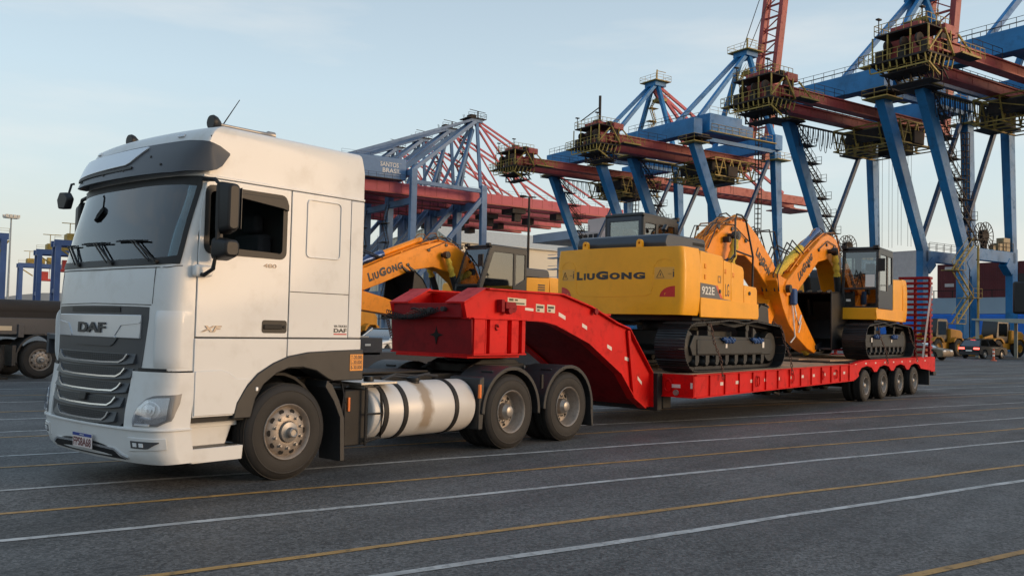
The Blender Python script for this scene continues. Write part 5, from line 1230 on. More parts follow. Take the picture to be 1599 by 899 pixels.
excA = excavator('yellow excavator on the red trailer, its lettered counterweight facing the white truck', (10.65, 1.43, dz(10.6)+.03), 0, 0, PA)
PB = dict(base); PB.update(near=1, rev=True, by=-.02, boomtext=((4.15, 1.90), -31, 1.25, .24, 1), L=4.3, bluecyl=True, wrap=True, paper=True, light=(1.15, 2.95))
excB = excavator('orange excavator at the rear of the red trailer, black bucket tucked under its boom', (20.05, 1.39, 1.07), math.pi, 4, PB)
PC = dict(base); PC.update(near=1, by=0.0, vent=True, cslope=.42, crear=.35, cx=(-.35, 1.75), cz=(1.30, 3.0), boomtext=((4.78, 1.80), -20, 1.30, .24, 1), light=(1.5, 2.75))
PC['boom'] = [(.25, 1.30), (.30, 1.9), (.9, 2.75), (1.5, 3.02), (2.15, 3.10), (2.9, 2.92), (4.3, 2.42), (6.2, 1.68), (6.25, 1.4), (5.9, 1.25), (4.3, 1.80), (3.2, 2.22), (2.4, 2.35), (1.8, 2.25), (1.3, 1.95), (.75, 1.30)]
PC['back'] = [(1.0, 2.8), (1.5, 3.03), (2.15, 3.10), (2.9, 2.92), (4.3, 2.42), (5.6, 1.88)]; PC['armcyl'] = ((2.7, 3.12), (6.1, 1.9)); PC['boomcyl'] = ((1.35, 1.2), (2.05, 2.72))
PC['stick'] = [(6.3, 1.7), (5.8, 1.55)]
PC['stickpoly'] = [(6.35, 1.75), (6.0, 1.85), (5.4, 1.65), (4.2, 1.42), (2.75, 1.05), (2.6, .90), (2.75, .80), (4.2, .98), (5.4, 1.10), (6.3, 1.55)]
PC['bucket'] = [(3.45, 2.18), (3.15, 2.0), (2.85, 1.6), (2.8, 1.15), (3.1, .85), (3.6, .85)]; PC['bctr'] = (3.6, 1.5); PC['link'] = ((2.8, .95), (3.0, 1.1)); PC['bucketcyl'] = ((4.5, 1.6), (3.0, 1.3))
excC = excavator('orange excavator behind the red gooseneck, standing on the dark trailer with its cab facing left', (14.75, 10.4, .98), math.pi, 0, PC)

# chains and straps that hold the machines down
for x in (9.35, 12.55, 18.9, 21.6):
    m = MB(); z0_ = dz(x)
    pts = [(x, -.36, z0_-.1), (x+.03, -.30, z0_+.25), (x-.02, -.17, z0_+.60), (x+.02, -.10, z0_+.88), (x, .1, z0_+.98)]
    for i in range(len(pts)-1):
        p_, q_ = Vector(pts[i]), Vector(pts[i+1]); n_ = max(2, int((q_-p_).length/.07))
        for k in range(n_):
            c_ = p_.lerp(q_, (k+.5)/n_); d_ = (q_-p_).normalized(); s_ = Vector((1, 0, 0)) if k % 2 else Vector((0, 1, 0)).cross(d_).cross(d_)*-1
            if s_.length < .1: s_ = Vector((1, 0, 0))
            s_.normalize(); m.tube([c_+d_*.045*math.cos(a*math.pi/3)+s_*.022*math.sin(a*math.pi/3) for a in range(7)], .010, 4)
    o = m.build('lashing_chain', mat('rust_chain', (.13, .07, .05)))
    tag(o, {9.35: 'rusty lashing chain over the front end of the near track of the yellow excavator', 12.55: 'rusty lashing chain at the far end of the near track of the yellow excavator', 18.9: 'lashing chain over the front of the near track of the rear orange excavator', 21.6: 'lashing chain at the tail of the near track of the rear orange excavator'}[x], 'chain', 'lashing chains')
# ------------------------------------------------------------------ quay cranes (local x = waterward, y = along the quay, z up)
def rail(mb, pts, h=1.1, post=1.6, r=.035):
    """handrail along points"""
    for i in range(len(pts)-1):
        p, q = Vector(pts[i]), Vector(pts[i+1]); n = max(1, int((q-p).length/post))
        for dz_ in (h, h*.5): mb.bar(p+Vector((0, 0, dz_)), q+Vector((0, 0, dz_)), r*1.4)
        for k in range(n+1): c = p.lerp(q, k/n); mb.bar(c, c+Vector((0, 0, h)), r*1.4)
def stairs(mb, p, q, w=.7, side=Vector((0, 1, 0))):
    p, q = Vector(p), Vector(q); 
    for s_ in (0, 1): a = side*w*s_; mb.bar(p+a, q+a, .10, .16); mb.bar(p+a+Vector((0, 0, 1.0)), q+a+Vector((0, 0, 1.0)), .05)
    n = 7
    for k in range(n): c = p.lerp(q, (k+.5)/n); mb.bar(c, c+side*w, .22, .05)
    for k in range(4): c = p.lerp(q, k/3); mb.bar(c, c+Vector((0, 0, 1.0)), .05)
def sts_crane(label, g0, q0, opt):
    c = thing('quay_crane', label, 'crane', gp(g0, q0), GA, 'blue and red quay cranes', world=False)
    hw = 7.5
    for y in (-hw, hw):
        m = MB(); m.bar((8.9, y, 13.2), (0, y, 32.2), 1.0, 1.35, (1, 0, 0), 1.25, 1.8); m.bar((8.9, y, 0), (8.9, y, 13.6), 1.0, 1.35, (1, 0, 0)); m.build('landside_leg', M_CB, c, bevel=.08)
        m = MB(); m.bar((20.6, y, 13.2), (19.5, y, 33), 1.0, 1.2, (1, 0, 0), 1.2, 1.7); m.bar((20.7, y, 0), (20.7, y, 13.6), 1.0, 1.35, (1, 0, 0)); m.build('waterside_leg', M_CB, c, bevel=.08)
        m = MB(); m.bar((8.9, y, 12.4), (20.8, y, 12.4), 1.0, 1.5); m.bar((9.4, y, 10.6), (10.9, y, 11.8), 1.1, 1.4) ; m.bar((20.2, y, 10.6), (18.8, y, 11.8), 1.1, 1.4); s = m.build('portal_beam', M_CB, c, bevel=.05)
        m = MB(); rail(m, [(9.6, y-.6, 13.15), (20.0, y-.6, 13.15)]); rail(m, [(9.6, y+.6, 13.15), (20.0, y+.6, 13.15)]); m.build('beam_handrail', M_CDK, s)
        m = MB(); m.bar((17.8, y, 31.3), (8.9, y, 14.8), .52, .52); m.build('diagonal_brace', M_CBD, c)
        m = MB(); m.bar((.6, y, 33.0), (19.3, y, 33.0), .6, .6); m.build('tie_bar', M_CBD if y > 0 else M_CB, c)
        m = MB(); m.box(8.2, 9.6, y-2.2, y+2.2, .6, 1.6); m.box(20.1, 21.5, y-2.2, y+2.2, .6, 1.6)
        for x in (8.9, 20.8):
            for k in range(4): m.lathe([(0, -.2), (.35, -.2), (.35, .2), (0, .2)], 12, (x, y-1.8+1.2*k, .35), 'x')
        m.build('travel_bogie', M_CDK, c)
    m = MB(); m.bar((0, -hw-.8, 34.7), (0, hw+.8, 34.7), 2.0, 2.6); s = m.build('landside_cross_beam', M_CB, c, bevel=.06)
    m = MB(); rail(m, [(-.9, -hw, 36.0), (-.9, hw, 36.0)]); rail(m, [(.9, -hw, 36.0), (.9, hw, 36.0)]); m.box(-1.6, 1.6, -hw-2.4, -hw+1.8, 32.5, 32.7); m.box(-1.6, 1.6, hw-1.8, hw+2.0, 31.6, 31.8); m.build('walkway', M_CDK, s)
    m = MB(); m.bar((19.5, -hw-.8, 34.6), (19.5, hw+.8, 34.6), 1.9, 2.6); m.build('waterside_cross_beam', M_CB if not opt.get('dark') else M_CBD, c, bevel=.06)
    m = MB()
    for y in (-hw, hw):
        m.box(-1.8, 1.6, y-1.8, y+1.8, 31.9, 32.05); rail(m, [(-1.8, y-1.8, 32.05), (1.6, y-1.8, 32.05), (1.6, y+1.8, 32.05), (-1.8, y+1.8, 32.05), (-1.8, y-1.8, 32.05)])
        m.box(17.9, 21.4, y-1.9, y+1.9, 31.4, 31.55); rail(m, [(17.9, y-1.9, 31.55), (21.4, y-1.9, 31.55), (21.4, y+1.9, 31.55), (17.9, y+1.9, 31.55), (17.9, y-1.9, 31.55)])
    m.build('leg_platform', M_CY, c)
    # girders
    for y in (-2.6, 2.6):
        m = MB(); m.bar((-14, y, 31.75), (23, y, 31.75), .9, 1.1); m.bar((-14, y-.2, 31.12), (23, y-.2, 31.12), 1.4, .16); m.bar((-14, y-.1, 32.38), (23, y-.1, 32.38), 1.15, .14)
        s = m.build('main_girder', M_CR, c)
        m = MB()
        for k in range(10): x = -12+3.4*k; m.bar((x, y, 31.2), (x, y, 32.3), .96, .10, (1, 0, 0))
        m.build('girder_stiffener', M_CR, s)
    m = MB(); m.box(-14, 23, 2.0, 3.6, 32.5, 32.6); rail(m, [(-8, 3.6, 32.6), (22, 3.6, 32.6)]); rail(m, [(-8, -3.2, 32.5), (-2, -3.2, 32.5)]); m.build('girder_walkway', M_CDK, c)
    # rear head: machinery platforms at the landside end of the girder
    m = MB(); m.box(-16.6, -12.2, -3.4, 3.4, 30.5, 30.7); m.box(-12.2, -8.6, -4.4, -3.2, 30.9, 31.05); m.box(-16.2, -12.0, -3.0, 3.0, 33.55, 33.7)
    for k in range(8): y = -3.2+.9*k; m.bar((-16.4, y, 30.4), (-12.6, y, 29.3+.35*(k % 3)), .14); m.bar((-14.8, y, 30.4), (-12.6, y, 28.4), .12)
    m.box(-15.8, -12.6, -2.6, 2.6, 29.4, 29.5); m.box(-14.4, -12.4, -2.4, 2.4, 28.4, 28.5)
    for y in (-2.5, 0, 2.5): m.bar((-14.3, y, 30.5), (-14.3, y, 28.4), .16); m.bar((-12.6, y, 30.5), (-12.6, y, 28.4), .16)
    h = m.build('rear_platform', M_CDK, c)
    m = MB()
    for z, e, x0, x1 in ((30.7, 3.4, -16.6, -12.2), (33.7, 3.0, -16.2, -12.0)): rail(m, [(x1, -e, z), (x0, -e, z), (x0, e, z), (x1, e, z)], post=.8, r=.04)
    rail(m, [(-14.3, -2.6, 28.5), (-15.8, -2.6, 29.5), (-15.8, 2.6, 29.5)], post=.9, r=.035)
    for y in (-3.2, -1.2, 1.4, 3.2): m.bar((-16.2, y, 30.7), (-16.2, y, 33.5), .13); m.bar((-12.2, y, 30.7), (-12.2, y, 33.5), .13)
    m.bar((-16.4, -3.4, 30.8), (-14.2, -3.4, 33.2), .16); m.bar((-12.2, -3.6, 30.8), (-14.0, -3.6, 33.4), .16); m.bar((-9.8, -4.3, 31.0), (-12, -3.9, 33.0), .16); m.bar((-12.2, -4.4, 31.0), (-8.6, -4.4, 31.0), .2); rail(m, [(-12.4, -4.4, 31.05), (-7.8, -4.4, 31.05)], post=.9, r=.04)
    for k in range(9): m.bar((-16.6, -3.2+.8*k, 29.6+.25*(k % 2)), (-16.5, -3.0+.8*k, 30.6), .11)
    for k in range(6): m.bar((-16.4+.8*k, -3.4, 29.4), (-16.0+.8*k, -3.4, 30.5), .11)
    m.bar((-16.5, -3.4, 29.5), (-14.5, -3.4, 28.5), .16); m.bar((-16.5, 3.2, 29.6), (-16.5, -3.4, 29.5), .14); m.box(-16.9, -15.8, 3.2, 4.4, 30.4, 30.55); rail(m, [(-16.9, 3.2, 30.55), (-16.9, 4.4, 30.55), (-15.8, 4.4, 30.55)], post=.6, r=.04)
    m.build('platform_rails', M_CY, h)
    m = MB(); m.box(-15.4, -13.0, -2.6, -1.0, 30.9, 32.5); m.box(-15.0, -13.2, .8, 2.4, 30.8, 33.1); m.box(-14.8, -12.9, -.8, .6, 31.2, 33.3); m.box(-15.2, -13.2, -1.6, 1.8, 33.8, 34.5); m.box(-13.2, -11.2, -3.2, -2.2, 33.2, 34.2); m.build('rear_sheave_house', M_CR, h, bevel=.08)
    m = MB()
    for y in (-1.9, -.2, 1.7): m.lathe([(0, -.12), (.7, -.12), (.7, .12), (0, .12)], 16, (-15.7, y, 32.3))
    for y in (-2.9, .9): m.lathe([(.0, -.15), (.95, -.15), (.95, .15), (0, .15)], 18, (-12.8, y, 32.4))
    m.build('rope_sheave', M_CDK, h)
    m = MB(); m.box(-16.2, -15.7, -3.0, -2.4, 30.8, 32.0); m.box(-16.2, -15.4, 1.9, 2.9, 30.8, 31.9); m.box(-16.0, -15.5, -.6, .4, 30.8, 31.8); m.box(-13.0, -12.4, -3.3, -2.4, 30.8, 32.6); m.box(-14.4, -13.4, -.4, .7, 33.8, 35.0); m.box(-13.6, -12.8, -2.5, -1.7, 33.8, 34.5); m.build('head_cabinet', M_CDK, h)
    # lamps on the head
    m = MB()
    for y in (-2.4, 2.6): m.bar((-16, y, 33.7), (-16, y, 35.5), .08); m.box(-16.3, -15.7, y-.18, y+.18, 35.4, 35.55)
    if opt.get('mast'): m.bar((-14, -.6, 34), (-14, -.6, 38.8), .30); m.bar((-14, -.6, 37.0), (-15.5, 2.4, 35.0), .13)
    m.build('head_mast', M_CDK, h)
    # festoon cable loops
    m = MB()
    for k in range(13):
        x0 = 1.0+k*1.12; dp = 2.9-.03*k+.5*math.sin(k*1.7)
        m.tube([(x0+1.0*t/8, hw-1.0, 31.2-dp*(1-abs(2*t/8-1)**2.6)) for t in range(9)], .055, 4)
        m.tube([(x0+.15+.7*t/8, hw-1.2, 31.2-dp*.8*(1-abs(2*t/8-1)**2.6)) for t in range(9)], .05, 4)
    m.build('festoon_cable', M_CABLE, c)
    m = MB(); m.bar((.5, hw-1.1, 31.3), (16, hw-1.1, 31.3), .25); m.box(12.5, 16.5, hw-3.4, hw+.6, 28.4, 28.6); m.box(13, 16, hw-3, hw, 28.6, 31.2); m.build('trolley_cabin', M_CDK, c)
    # machinery house and hoist trusses
    m = MB(); m.box(2.0, 9.6, -hw-1.4, -hw+5.5, 33.9, 37.0); m.box(10.0, 13.0, -hw-.8, -hw+4, 34.2, 36.2); s = m.build('machinery_house', M_CB, c, bevel=.06)
    m = MB(); rail(m, [(2.4, -hw-1.5, 34.2), (17, -hw-1.5, 34.2)]); m.box(2, 18, -hw-1.6, -hw-.9, 34.0, 34.15); rail(m, [(2.0, -hw-1.4, 37.0), (9.6, -hw-1.4, 37.0)], r=.03); m.build('house_walkway', M_CY, s)
    m = MB()
    for y in (-5.2, -2.0, 2.0, 5.2):
        for k in range(5):
            x0 = 7.2+2.0*k
            m.bar((x0, y, 31), (x0+1.0, y, 28.0), .16); m.bar((x0+1.0, y, 28.0), (x0+2.0, y, 31), .16); m.bar((x0, y, 29.4), (x0+2.0, y, 29.4), .10)
        m.bar((7.2, y, 28.0), (17.2, y, 28.0), .18); m.bar((7.2, y, 31.0), (17.2, y, 31.0), .18)
    for k in range(6):
        x0 = 7.2+2.0*k; m.bar((x0, -5.2, 28.0), (x0, 5.2, 28.0), .15); m.bar((x0, -5.2, 28.0), (x0, 5.2, 31), .12); m.bar((x0, -5.2, 31), (x0, 5.2, 31), .18)
    m.build('hoist_truss', M_CY, c)
    m = MB(); m.box(9, 16, -2.8, 2.8, 29.6, 30.9); m.box(10, 12.4, -5.6, -4.2, 28.0, 29.8); m.box(13, 15.6, -2, 2, 27.6, 29.4); m.box(8, 9, -3.8, 3.8, 29.0, 30.6); m.build('hoist_trolley', M_CDK, c, bevel=.1)
    m = MB()
    for y in (-1.5, 1.5):
        for x in (12.6, 13.4, 15.0, 15.8): m.bar((x, y, 28), (x, y, 14.5 if opt.get('ropes') else 26), .035)
    m.build('hoist_rope', M_CABLE, c)
    # zigzag stair on the far landside leg, ladder mast
    m = MB(); n = 7; zt = 31.4; zb = 14.2
    for k in range(n):
        za, zc = zt-(zt-zb)*k/n, zt-(zt-zb)*(k+1)/n; xa = lerp(-za, [-32.2, -13.2], [0, 8.9])+1.3; xc_ = lerp(-zc, [-32.2, -13.2], [0, 8.9])+1.3
        stairs(m, (xa+.2, hw-.4, za), (xc_+1.7, hw-.4, zc), side=Vector((0, 1, 0)))
        m.box(xc_-.3, xc_+2.9, hw-.5, hw+1.2, zc-.06, zc+.02); rail(m, [(xc_+2.9, hw-.5, zc), (xc_+2.9, hw+1.2, zc)], post=.8)
        if k < n-1: m.bar((xc_-.3, hw, zc), (xc_-1.2, hw, zc), .15)
    m.build('leg_stair', M_CDK, c)
    m = MB(); lx, ly, lt_ = opt.get('ladder', (14.5, -hw+1.0, 33)); w = .38
    for dx, dy in ((-w, -w), (w, -w), (w, w), (-w, w)): m.bar((lx+dx, ly+dy, .0), (lx+dx, ly+dy, lt_), .09)
    k = 0; z = 1.0
    while z < lt_:
        m.bar((lx-w, ly-w, z), (lx+w, ly-w, z), .08); m.bar((lx+w, ly-w, z), (lx+w, ly+w, z), .08); m.bar((lx-w, ly+w, z), (lx+w, ly+w, z), .08); m.bar((lx-w, ly-w, z), (lx-w, ly+w, z), .08); z += .85
    m.build('ladder_mast', M_CDK, c)
    # cable reel and cabinets on the portal beam (far side)
    m = MB(); xr, zr, rr = 13.8, 14.9, 1.75
    for yo in (-.35, .35):
        m.lathe([(rr-.08, yo-.04), (rr, yo-.04), (rr, yo+.04), (rr-.08, yo+.04)], 24, (xr, hw, zr))
        for k in range(16): a = k*math.pi/8; m.bar((xr, hw+yo, zr), (xr+rr*math.cos(a), hw+yo, zr+rr*math.sin(a)), .07)
    m.lathe([(0, -.35), (.75, -.35), (.75, .35), (0, .35)], 18, (xr, hw, zr)); m.box(xr-.3, xr+.3, hw-.3, hw+.3, 13.1, zr)
    m.build('cable_reel', M_CDK, c)
    m = MB(); m.box(16.5, 17.5, hw-.5, hw+.5, 13.15, 14.1); m.box(17.8, 19.4, hw-.5, hw+.5, 13.15, 14.9); m.box(15.6, 16.2, hw-.3, hw+.3, 13.15, 13.8); m.build('beam_cabinet', mat('cabinet_beige', (.34, .27, .16), .6, var=.25), c, bevel=.04)
    # access stairs and platforms at the foot
    m = MB(); yb = hw-2.6
    for k, (za, zc) in enumerate(((13.0, 9.8), (9.8, 6.6), (6.6, 3.4))):
        x0, x1 = (6.8, 3.2) if k % 2 == 0 else (3.2, 6.8)
        stairs(m, (x0, yb, za), (x1, yb, zc)); m.box(min(x1, x1)-1.0, x1+1.0, yb-.5, yb+1.5, zc-.08, zc); rail(m, [(x1-1, yb-.5, zc), (x1+1, yb-.5, zc)], post=1)
    m.bar((7.8, yb, 0), (7.8, yb, 13), .2); m.build('access_stair', M_CY, c)
    # A-frame and boom
    ap_ = Vector((20.0, 0, 51.8))
    m = MB()
    for y in (-1, 1):
        m.bar((19.6, y*6.8, 36), ap_+Vector((0, y*.8, 0)), .75, .75)
        m.bar((4.6, y*2.8, 36.6), ap_+Vector((-.4, y*.8, .2)), .62, .75)
    m.box(18.6, 21.6, -1.6, 1.6, 51.4, 52.4)
    s = m.build('a_frame', M_CB, c, bevel=.05)
    m = MB(); m.box(18.0, 22.2, -2.4, 2.4, 52.3, 52.45); rail(m, [(18, -2.4, 52.45), (22.2, -2.4, 52.45), (22.2, 2.4, 52.45), (18, 2.4, 52.45), (18, -2.4, 52.45)]); m.bar((20.5, 0, 52.4), (20.5, 0, 55.2), .2); m.bar((19, -1.5, 52.4), (19, -1.5, 54.4), .12); m.bar((19, -1.5, 54.4), (21.5, -1.5, 54.4), .1)
    m.box(20.5, 22.2, -1.3, 1.3, 48.6, 49.2); rail(m, [(20.3, -1.5, 49.2), (22.6, -1.5, 49.2), (22.6, 1.5, 49.2)], r=.04)
    for k in range(5): z = 37+2.6*k; m.box(19.8, 21.8, 2.2-.36*k, 3.6-.36*k, z, z+.1); stairs(m, (21.6 if k % 2 else 20, 2.4-.36*k, z), (20 if k % 2 else 21.6, 2.4-.36*(k+1), z+2.6), w=.6)
    m.build('apex_platform', M_CY, s)
    m = MB()
    if opt.get('boom_up'):
        d = Vector((math.cos(R(81.5)), 0, math.sin(R(81.5)))); o_ = Vector((23.6, 0, 33.5))
        for y in (-2.0, 2.0):
            a_, b_ = o_+Vector((0, y, 0))-d*2.0, o_+Vector((0, y, 0))+d*44; m.bar(a_, b_, .9, 1.35, (1, 0, 0))
        bo = m.build('raised_boom', M_CR, c)
        m = MB()
        for k in range(17):
            p_ = o_+d*(2.4*k+1); m.bar(p_+Vector((0, -2, 0)), p_+Vector((0, 2, 0)), .3)
            m.bar(p_+Vector((0, -2 if k % 2 else 2, 0)), p_+d*2.4+Vector((0, 2 if k % 2 else -2, 0)), .18)
        m.bar(o_+d*.5+Vector((-1.4, 0, 0)), o_+d*42+Vector((-1.4, 0, 0)), .12)
        m.build('boom_lacing', M_CR, bo)
        m = MB()
        for y in (-.8, .8): m.bar(ap_+Vector((0, y, .5)), o_+d*20+Vector((-.6, y*2, 0)), .14); m.bar(ap_+Vector((0, y, .8)), o_+d*38+Vector((-.6, y*2, 0)), .10)
        m.build('boom_stay', M_CDK, c)
    else:
        for y in (-2.4, 2.4): m.bar((23, y, 32.1), (66, y, 32.1), .95, 1.6); m.bar((23, y-.2, 31.1), (66, y-.2, 31.1), 1.3, .2)
        bo = m.build('lowered_boom', M_CR, c)
        m = MB()
        for k in range(17): m.bar((24+2.5*k, -2.4, 32), (24+2.5*k, 2.4, 32), .35)
        m.box(58, 66.5, -3.4, 3.4, 29.8, 30.0); m.build('boom_cross_members', M_CR, bo)
        m = MB()
        for y in (-1, 1): m.bar(ap_+Vector((0, y*.6, -.6)), (38, y*2.3, 33.2), .45, .6); m.bar(ap_+Vector((0, y*.6, 0)), (57, y*2.3, 33.2), .4, .6)
        m.build('forestay', M_CP, c)
    return c
sts_crane('nearest quay crane at the right edge, its legs rising behind the grey canopy', 97.4, 45.6, dict(boom_up=True, ladder=(17, -5.5, 33)))
sts_crane('second quay crane from the right, whose head reaches out above the two excavators', 99, 67, dict(boom_up=True, ropes=True, ladder=(17.5, -8.5, 30)))
sts_crane('third quay crane from the right, with a dark mast standing on its head', 100.2, 101.6, dict(boom_up=True, mast=True, ladder=(17, -6, 40)))
sts_crane('leftmost dark blue quay crane, its red boom lowered over the water', 101.2, 126.4, dict(boom_up=False, ladder=(10, -6, 33)))

# ------------------------------------------------------------------ light blue older cranes with lowered booms, behind the white cab
def old_crane(label, g0, q0, zg, sc=1.0, sign=False):
    c = thing('quay_crane', label, 'crane', gp(g0, q0), GA, 'pale blue quay cranes with lowered booms', world=False)
    hw = 6.0; H = zg
    for y in (-hw, hw):
        m = MB(); m.bar((0, y, 0), (0, y, H+4.4), 1.2, 1.5, (1, 0, 0)); m.build('landside_leg', M_CLB, c, bevel=.06)
        m = MB(); m.bar((19.5, y, 0), (19.0, y, H+2.4), 1.2, 1.5, (1, 0, 0)); m.build('waterside_leg', M_CLB, c, bevel=.06)
        m = MB(); m.bar((0, y, 9), (19.5, y, 9), 1.2, 1.7); m.bar((0, y, 11), (18.6, y, H-.8), 1.0, 1.0); m.bar((.4, y, H+1.4), (19, y, H+1.0), .8, .9); m.build('portal_frame', M_CLB, c)
    m = MB(); m.bar((0, -hw, 9), (0, hw, 9), 1.2, 1.7); m.bar((0, -hw, H-3), (0, hw, H-3), 1.1, 1.4); m.bar((19.3, -hw, H-2.0), (19.3, hw, H-2.0), 1.1, 1.8); m.bar((0, -hw, 9.5), (0, hw, 19), .7); m.bar((0, hw, 9.5), (0, -hw, 19), .7)
    m.bar((0, -hw, H+3.6), (0, hw, H+3.6), 1.2, 1.4); m.build('cross_beam', M_CLB, c)
    for y in (-2.6, 2.6):
        m = MB(); m.bar((-16, y, H), (66, y, H), 1.2, 2.3); b = m.build('red_boom', M_CP, c)
        m = MB()
        for k in range(26): m.bar((-14+3.1*k, y, H-1.0), (-14+3.1*k, y, H+1.2), 1.26, .12, (1, 0, 0))
        m.bar((-16, y, H-1.3), (66, y, H-1.3), 1.5, .3); m.build('boom_stiffener', M_CR, b)
    m = MB(); rail(m, [(-16, -3.4, H+1.2), (64, -3.4, H+1.2)], post=4, r=.03); m.box(30, 34, -2.6, 2.6, H-2.8, H-1.6); m.box(31, 33, -2, -.6, H-4.8, H-2.8)
    for k in range(12): m.bar((3+2.2*k, 3.4, H-1.2), (3+2.2*k, 3.4, H-3.0-.6*math.sin(k)), .12)
    m.box(44.5, 46.5, -1.5, 1.5, H-3.2, H-1.5); m.build('trolley', M_CDK, c)
    m = MB(); m.box(-15, -1.0, -4.2, 4.2, H+1.7, H+6.6); h = m.build('machinery_house', mat('house_blue', (.10, .20, .36), .5, var=.06), c, bevel=.12)
    if sign:
        t = text_mb('SANTOS', 4.6, 1.0, (-7.6, -4.22, H+4.4), (1, 0, 0), (0, 0, 1), .03, .01); text_mb('BRASIL', 4.6, 1.0, (-7.0, -4.22, H+3.05), (1, 0, 0), (0, 0, 1), .03, .01, mb=t)
        for dz_ in (2.6, 5.45): t.bar((-7.8, -4.23, H+dz_), (-2.3, -4.23, H+dz_), .10, .03)
        t.build('operator_sign', M_WHITE, h, smooth=0)
    m = MB(); m.box(-17, -2.6, -5.4, -4.2, H+1.4, H+1.6); rail(m, [(-17, -5.3, H+1.6), (-1, -5.3, H+1.6)], post=2); rail(m, [(-17, -4, H+6.1), (-3, -4, H+6.1)], post=3, r=.03); m.build('house_walkway', M_CDK, h)
    A = Vector((19.6, 0, H+19.0)); m = MB()
    for y in (-1, 1):
        m.bar((18.8, y*5.0, H+2), A+Vector((0, y*1.2, 0)), .7, .7); m.bar((12.4, y*4.2, H+1.6), A+Vector((-1.0, y*1.0, -2)), .7, .7)
        m.bar((.6, y*4.6, H+4.4), A+Vector((-.6, y*1.4, 0)), .85, .85); m.bar((-16, y*3.2, H+6), A+Vector((-1.4, y*1.4, .3)), .6, .6)
    m.box(17.6, 21, -1.8, 1.8, H+18.8, H+19.6); s = m.build('a_frame', M_CLB, c)
    m = MB(); m.box(16.6, 21.8, -2.2, 2.2, H+19.6, H+19.8); rail(m, [(16.6, -2.2, H+19.8), (21.8, -2.2, H+19.8), (21.8, 2.2, H+19.8)], r=.05); m.box(18, 19.6, -1, 1, H+19.8, H+20.8); m.bar((20.6, 0, H+19.8), (20.6, 0, H+22), .25); m.bar((17, -2, H+21.6), (21.6, -2, H+21.3), .13)
    for k in range(6): z = H+3+2.8*k; m.box(17.6, 19.8, 4.6-.75*k, 6.0-.75*k, z, z+.12); stairs(m, (18.6 if k % 2 else 16.8, 4.9-.75*k, z), (16.8 if k % 2 else 18.6, 4.9-.75*(k+1), z+2.8), w=.6)
    m.build('apex_platform', M_CDK, s)
    m = MB()
    for y in (-1, 1):
        m.bar(A+Vector((.6, y*.9, 0)), (36, y*2.4, H+1.4), .34, .45); m.bar(A+Vector((.8, y*.9, .3)), (60, y*2.4, H+1.4), .34, .45)
        m.bar((18.5, y*2.2, H+13), (27, y*2.4, H+1.4), .3)
    m.build('forestay', M_CP, c)
    m = MB(); n = 6
    for k in range(n): z = 3+k*(H-6)/n; m.box(-2.4, -.8, hw-2, hw+1.2, z, z+.15); stairs(m, (-1.6, hw+.8 if k % 2 else hw-1.8, z), (-1.6, hw-1.8 if k % 2 else hw+.8, z+(H-6)/n), side=Vector((1, 0, 0)))
    rail(m, [(-2.4, hw+1.2, 4), (-2.4, hw+1.2, 22)], post=2.5); m.build('leg_stair', M_CDK, c)
    return c
old_crane('pale blue quay crane with SANTOS BRASIL on its machinery house, behind the white cab', 91.5, 181, 33.4, sign=True)
old_crane('second pale blue quay crane, its pointed top just left of and below the nearer one', 92.0, 194.8, 33.4)
old_crane('third pale blue quay crane in the row, seen between the legs of the nearer two', 92.0, 210, 33.4)
old_crane('farthest pale blue quay crane, only its lowest red boom showing below the others', 92.0, 226, 33.4)

# ------------------------------------------------------------------ ship and harbour buildings
sh = thing('container_ship', 'container ship with bright blue hull and pale upper band lying behind the quay cranes', 'ship', gp(128, 90), GA, world=False)
m = MB(); m.prism([(0, -2), (0, 5.3), (26, 5.3), (26, -2)], -75, 78, 'y'); m.build('hull', mat('hull_blue', (.015, .22, .88), .45, var=.08, vscale=.2, grime=.2, grimecol=(.02, .06, .2)), sh, bevel=.3)
m = MB(); m.box(.1, 26, -75, 30, 5.3, 7.7); m.build('pale_bulwark', mat('hull_pale', (.42, .55, .66), .5, var=.05, vscale=.3), sh)
m = MB()
for k in range(35): m.bar((0, -74+3*k, 7.7), (0, -74+3*k, 8.8), .1)
m.bar((0, -75, 8.8), (0, 30, 8.8), .1); m.build('bulwark_rail', M_CDK, sh)
m = MB(); m.box(2, 20, 60, 74, 5.3, 22); m.box(0, 22, 62, 72, 22, 24.5); m.box(3, 18, 63, 70, 24.5, 28)
sp = m.build('superstructure', mat('ship_cream', (.66, .55, .50), .55, var=.05, vscale=.3), sh, bevel=.1)
m = MB(); m.box(8, 18, 48, 58, 5.3, 21); m.box(6, 20, 47, 60, 21, 23); m.box(9, 15, 50, 56, 23, 27); m.build('funnel_casing', mat('ship_maroon', (.24, .10, .09), .6), sh, bevel=.1)
m = MB()
for k in range(5): z = 8+2.8*k; m.box(1.4, 3, 73.8, 84, z, z+.25); m.box(1.5, 1.7, 73.8, 84, z+.9, z+1.0)
m.box(3, 18, 74, 82, 5.3, 22); m.box(1, 20, 72.5, 90, 23.5, 25.6); m.prism([(72.5, 23.5), (90, 23.5), (88, 25.6), (74, 25.6)], .8, 1.0, 'x'); m.build('bridge_block', mat('ship_paleblue', (.42, .50, .60), .55, var=.06, vscale=.3), sh)
for k in range(4): MB().box(1.9, 2.0, 61.5+3*k, 62.6+3*k, 17.4, 18.6).build('porthole_window', M_CABF, sp)
for k in range(5): MB().box(-.1, 0, 62.4+1.9*k, 63.8+1.9*k, 22.9, 23.9).build('porthole_window', M_CABF, sp)
M_MAR = mat('container_maroon', (.17, .028, .030), .6, var=.15, vscale=.5, grime=.3, grimecol=(.10, .04, .03))
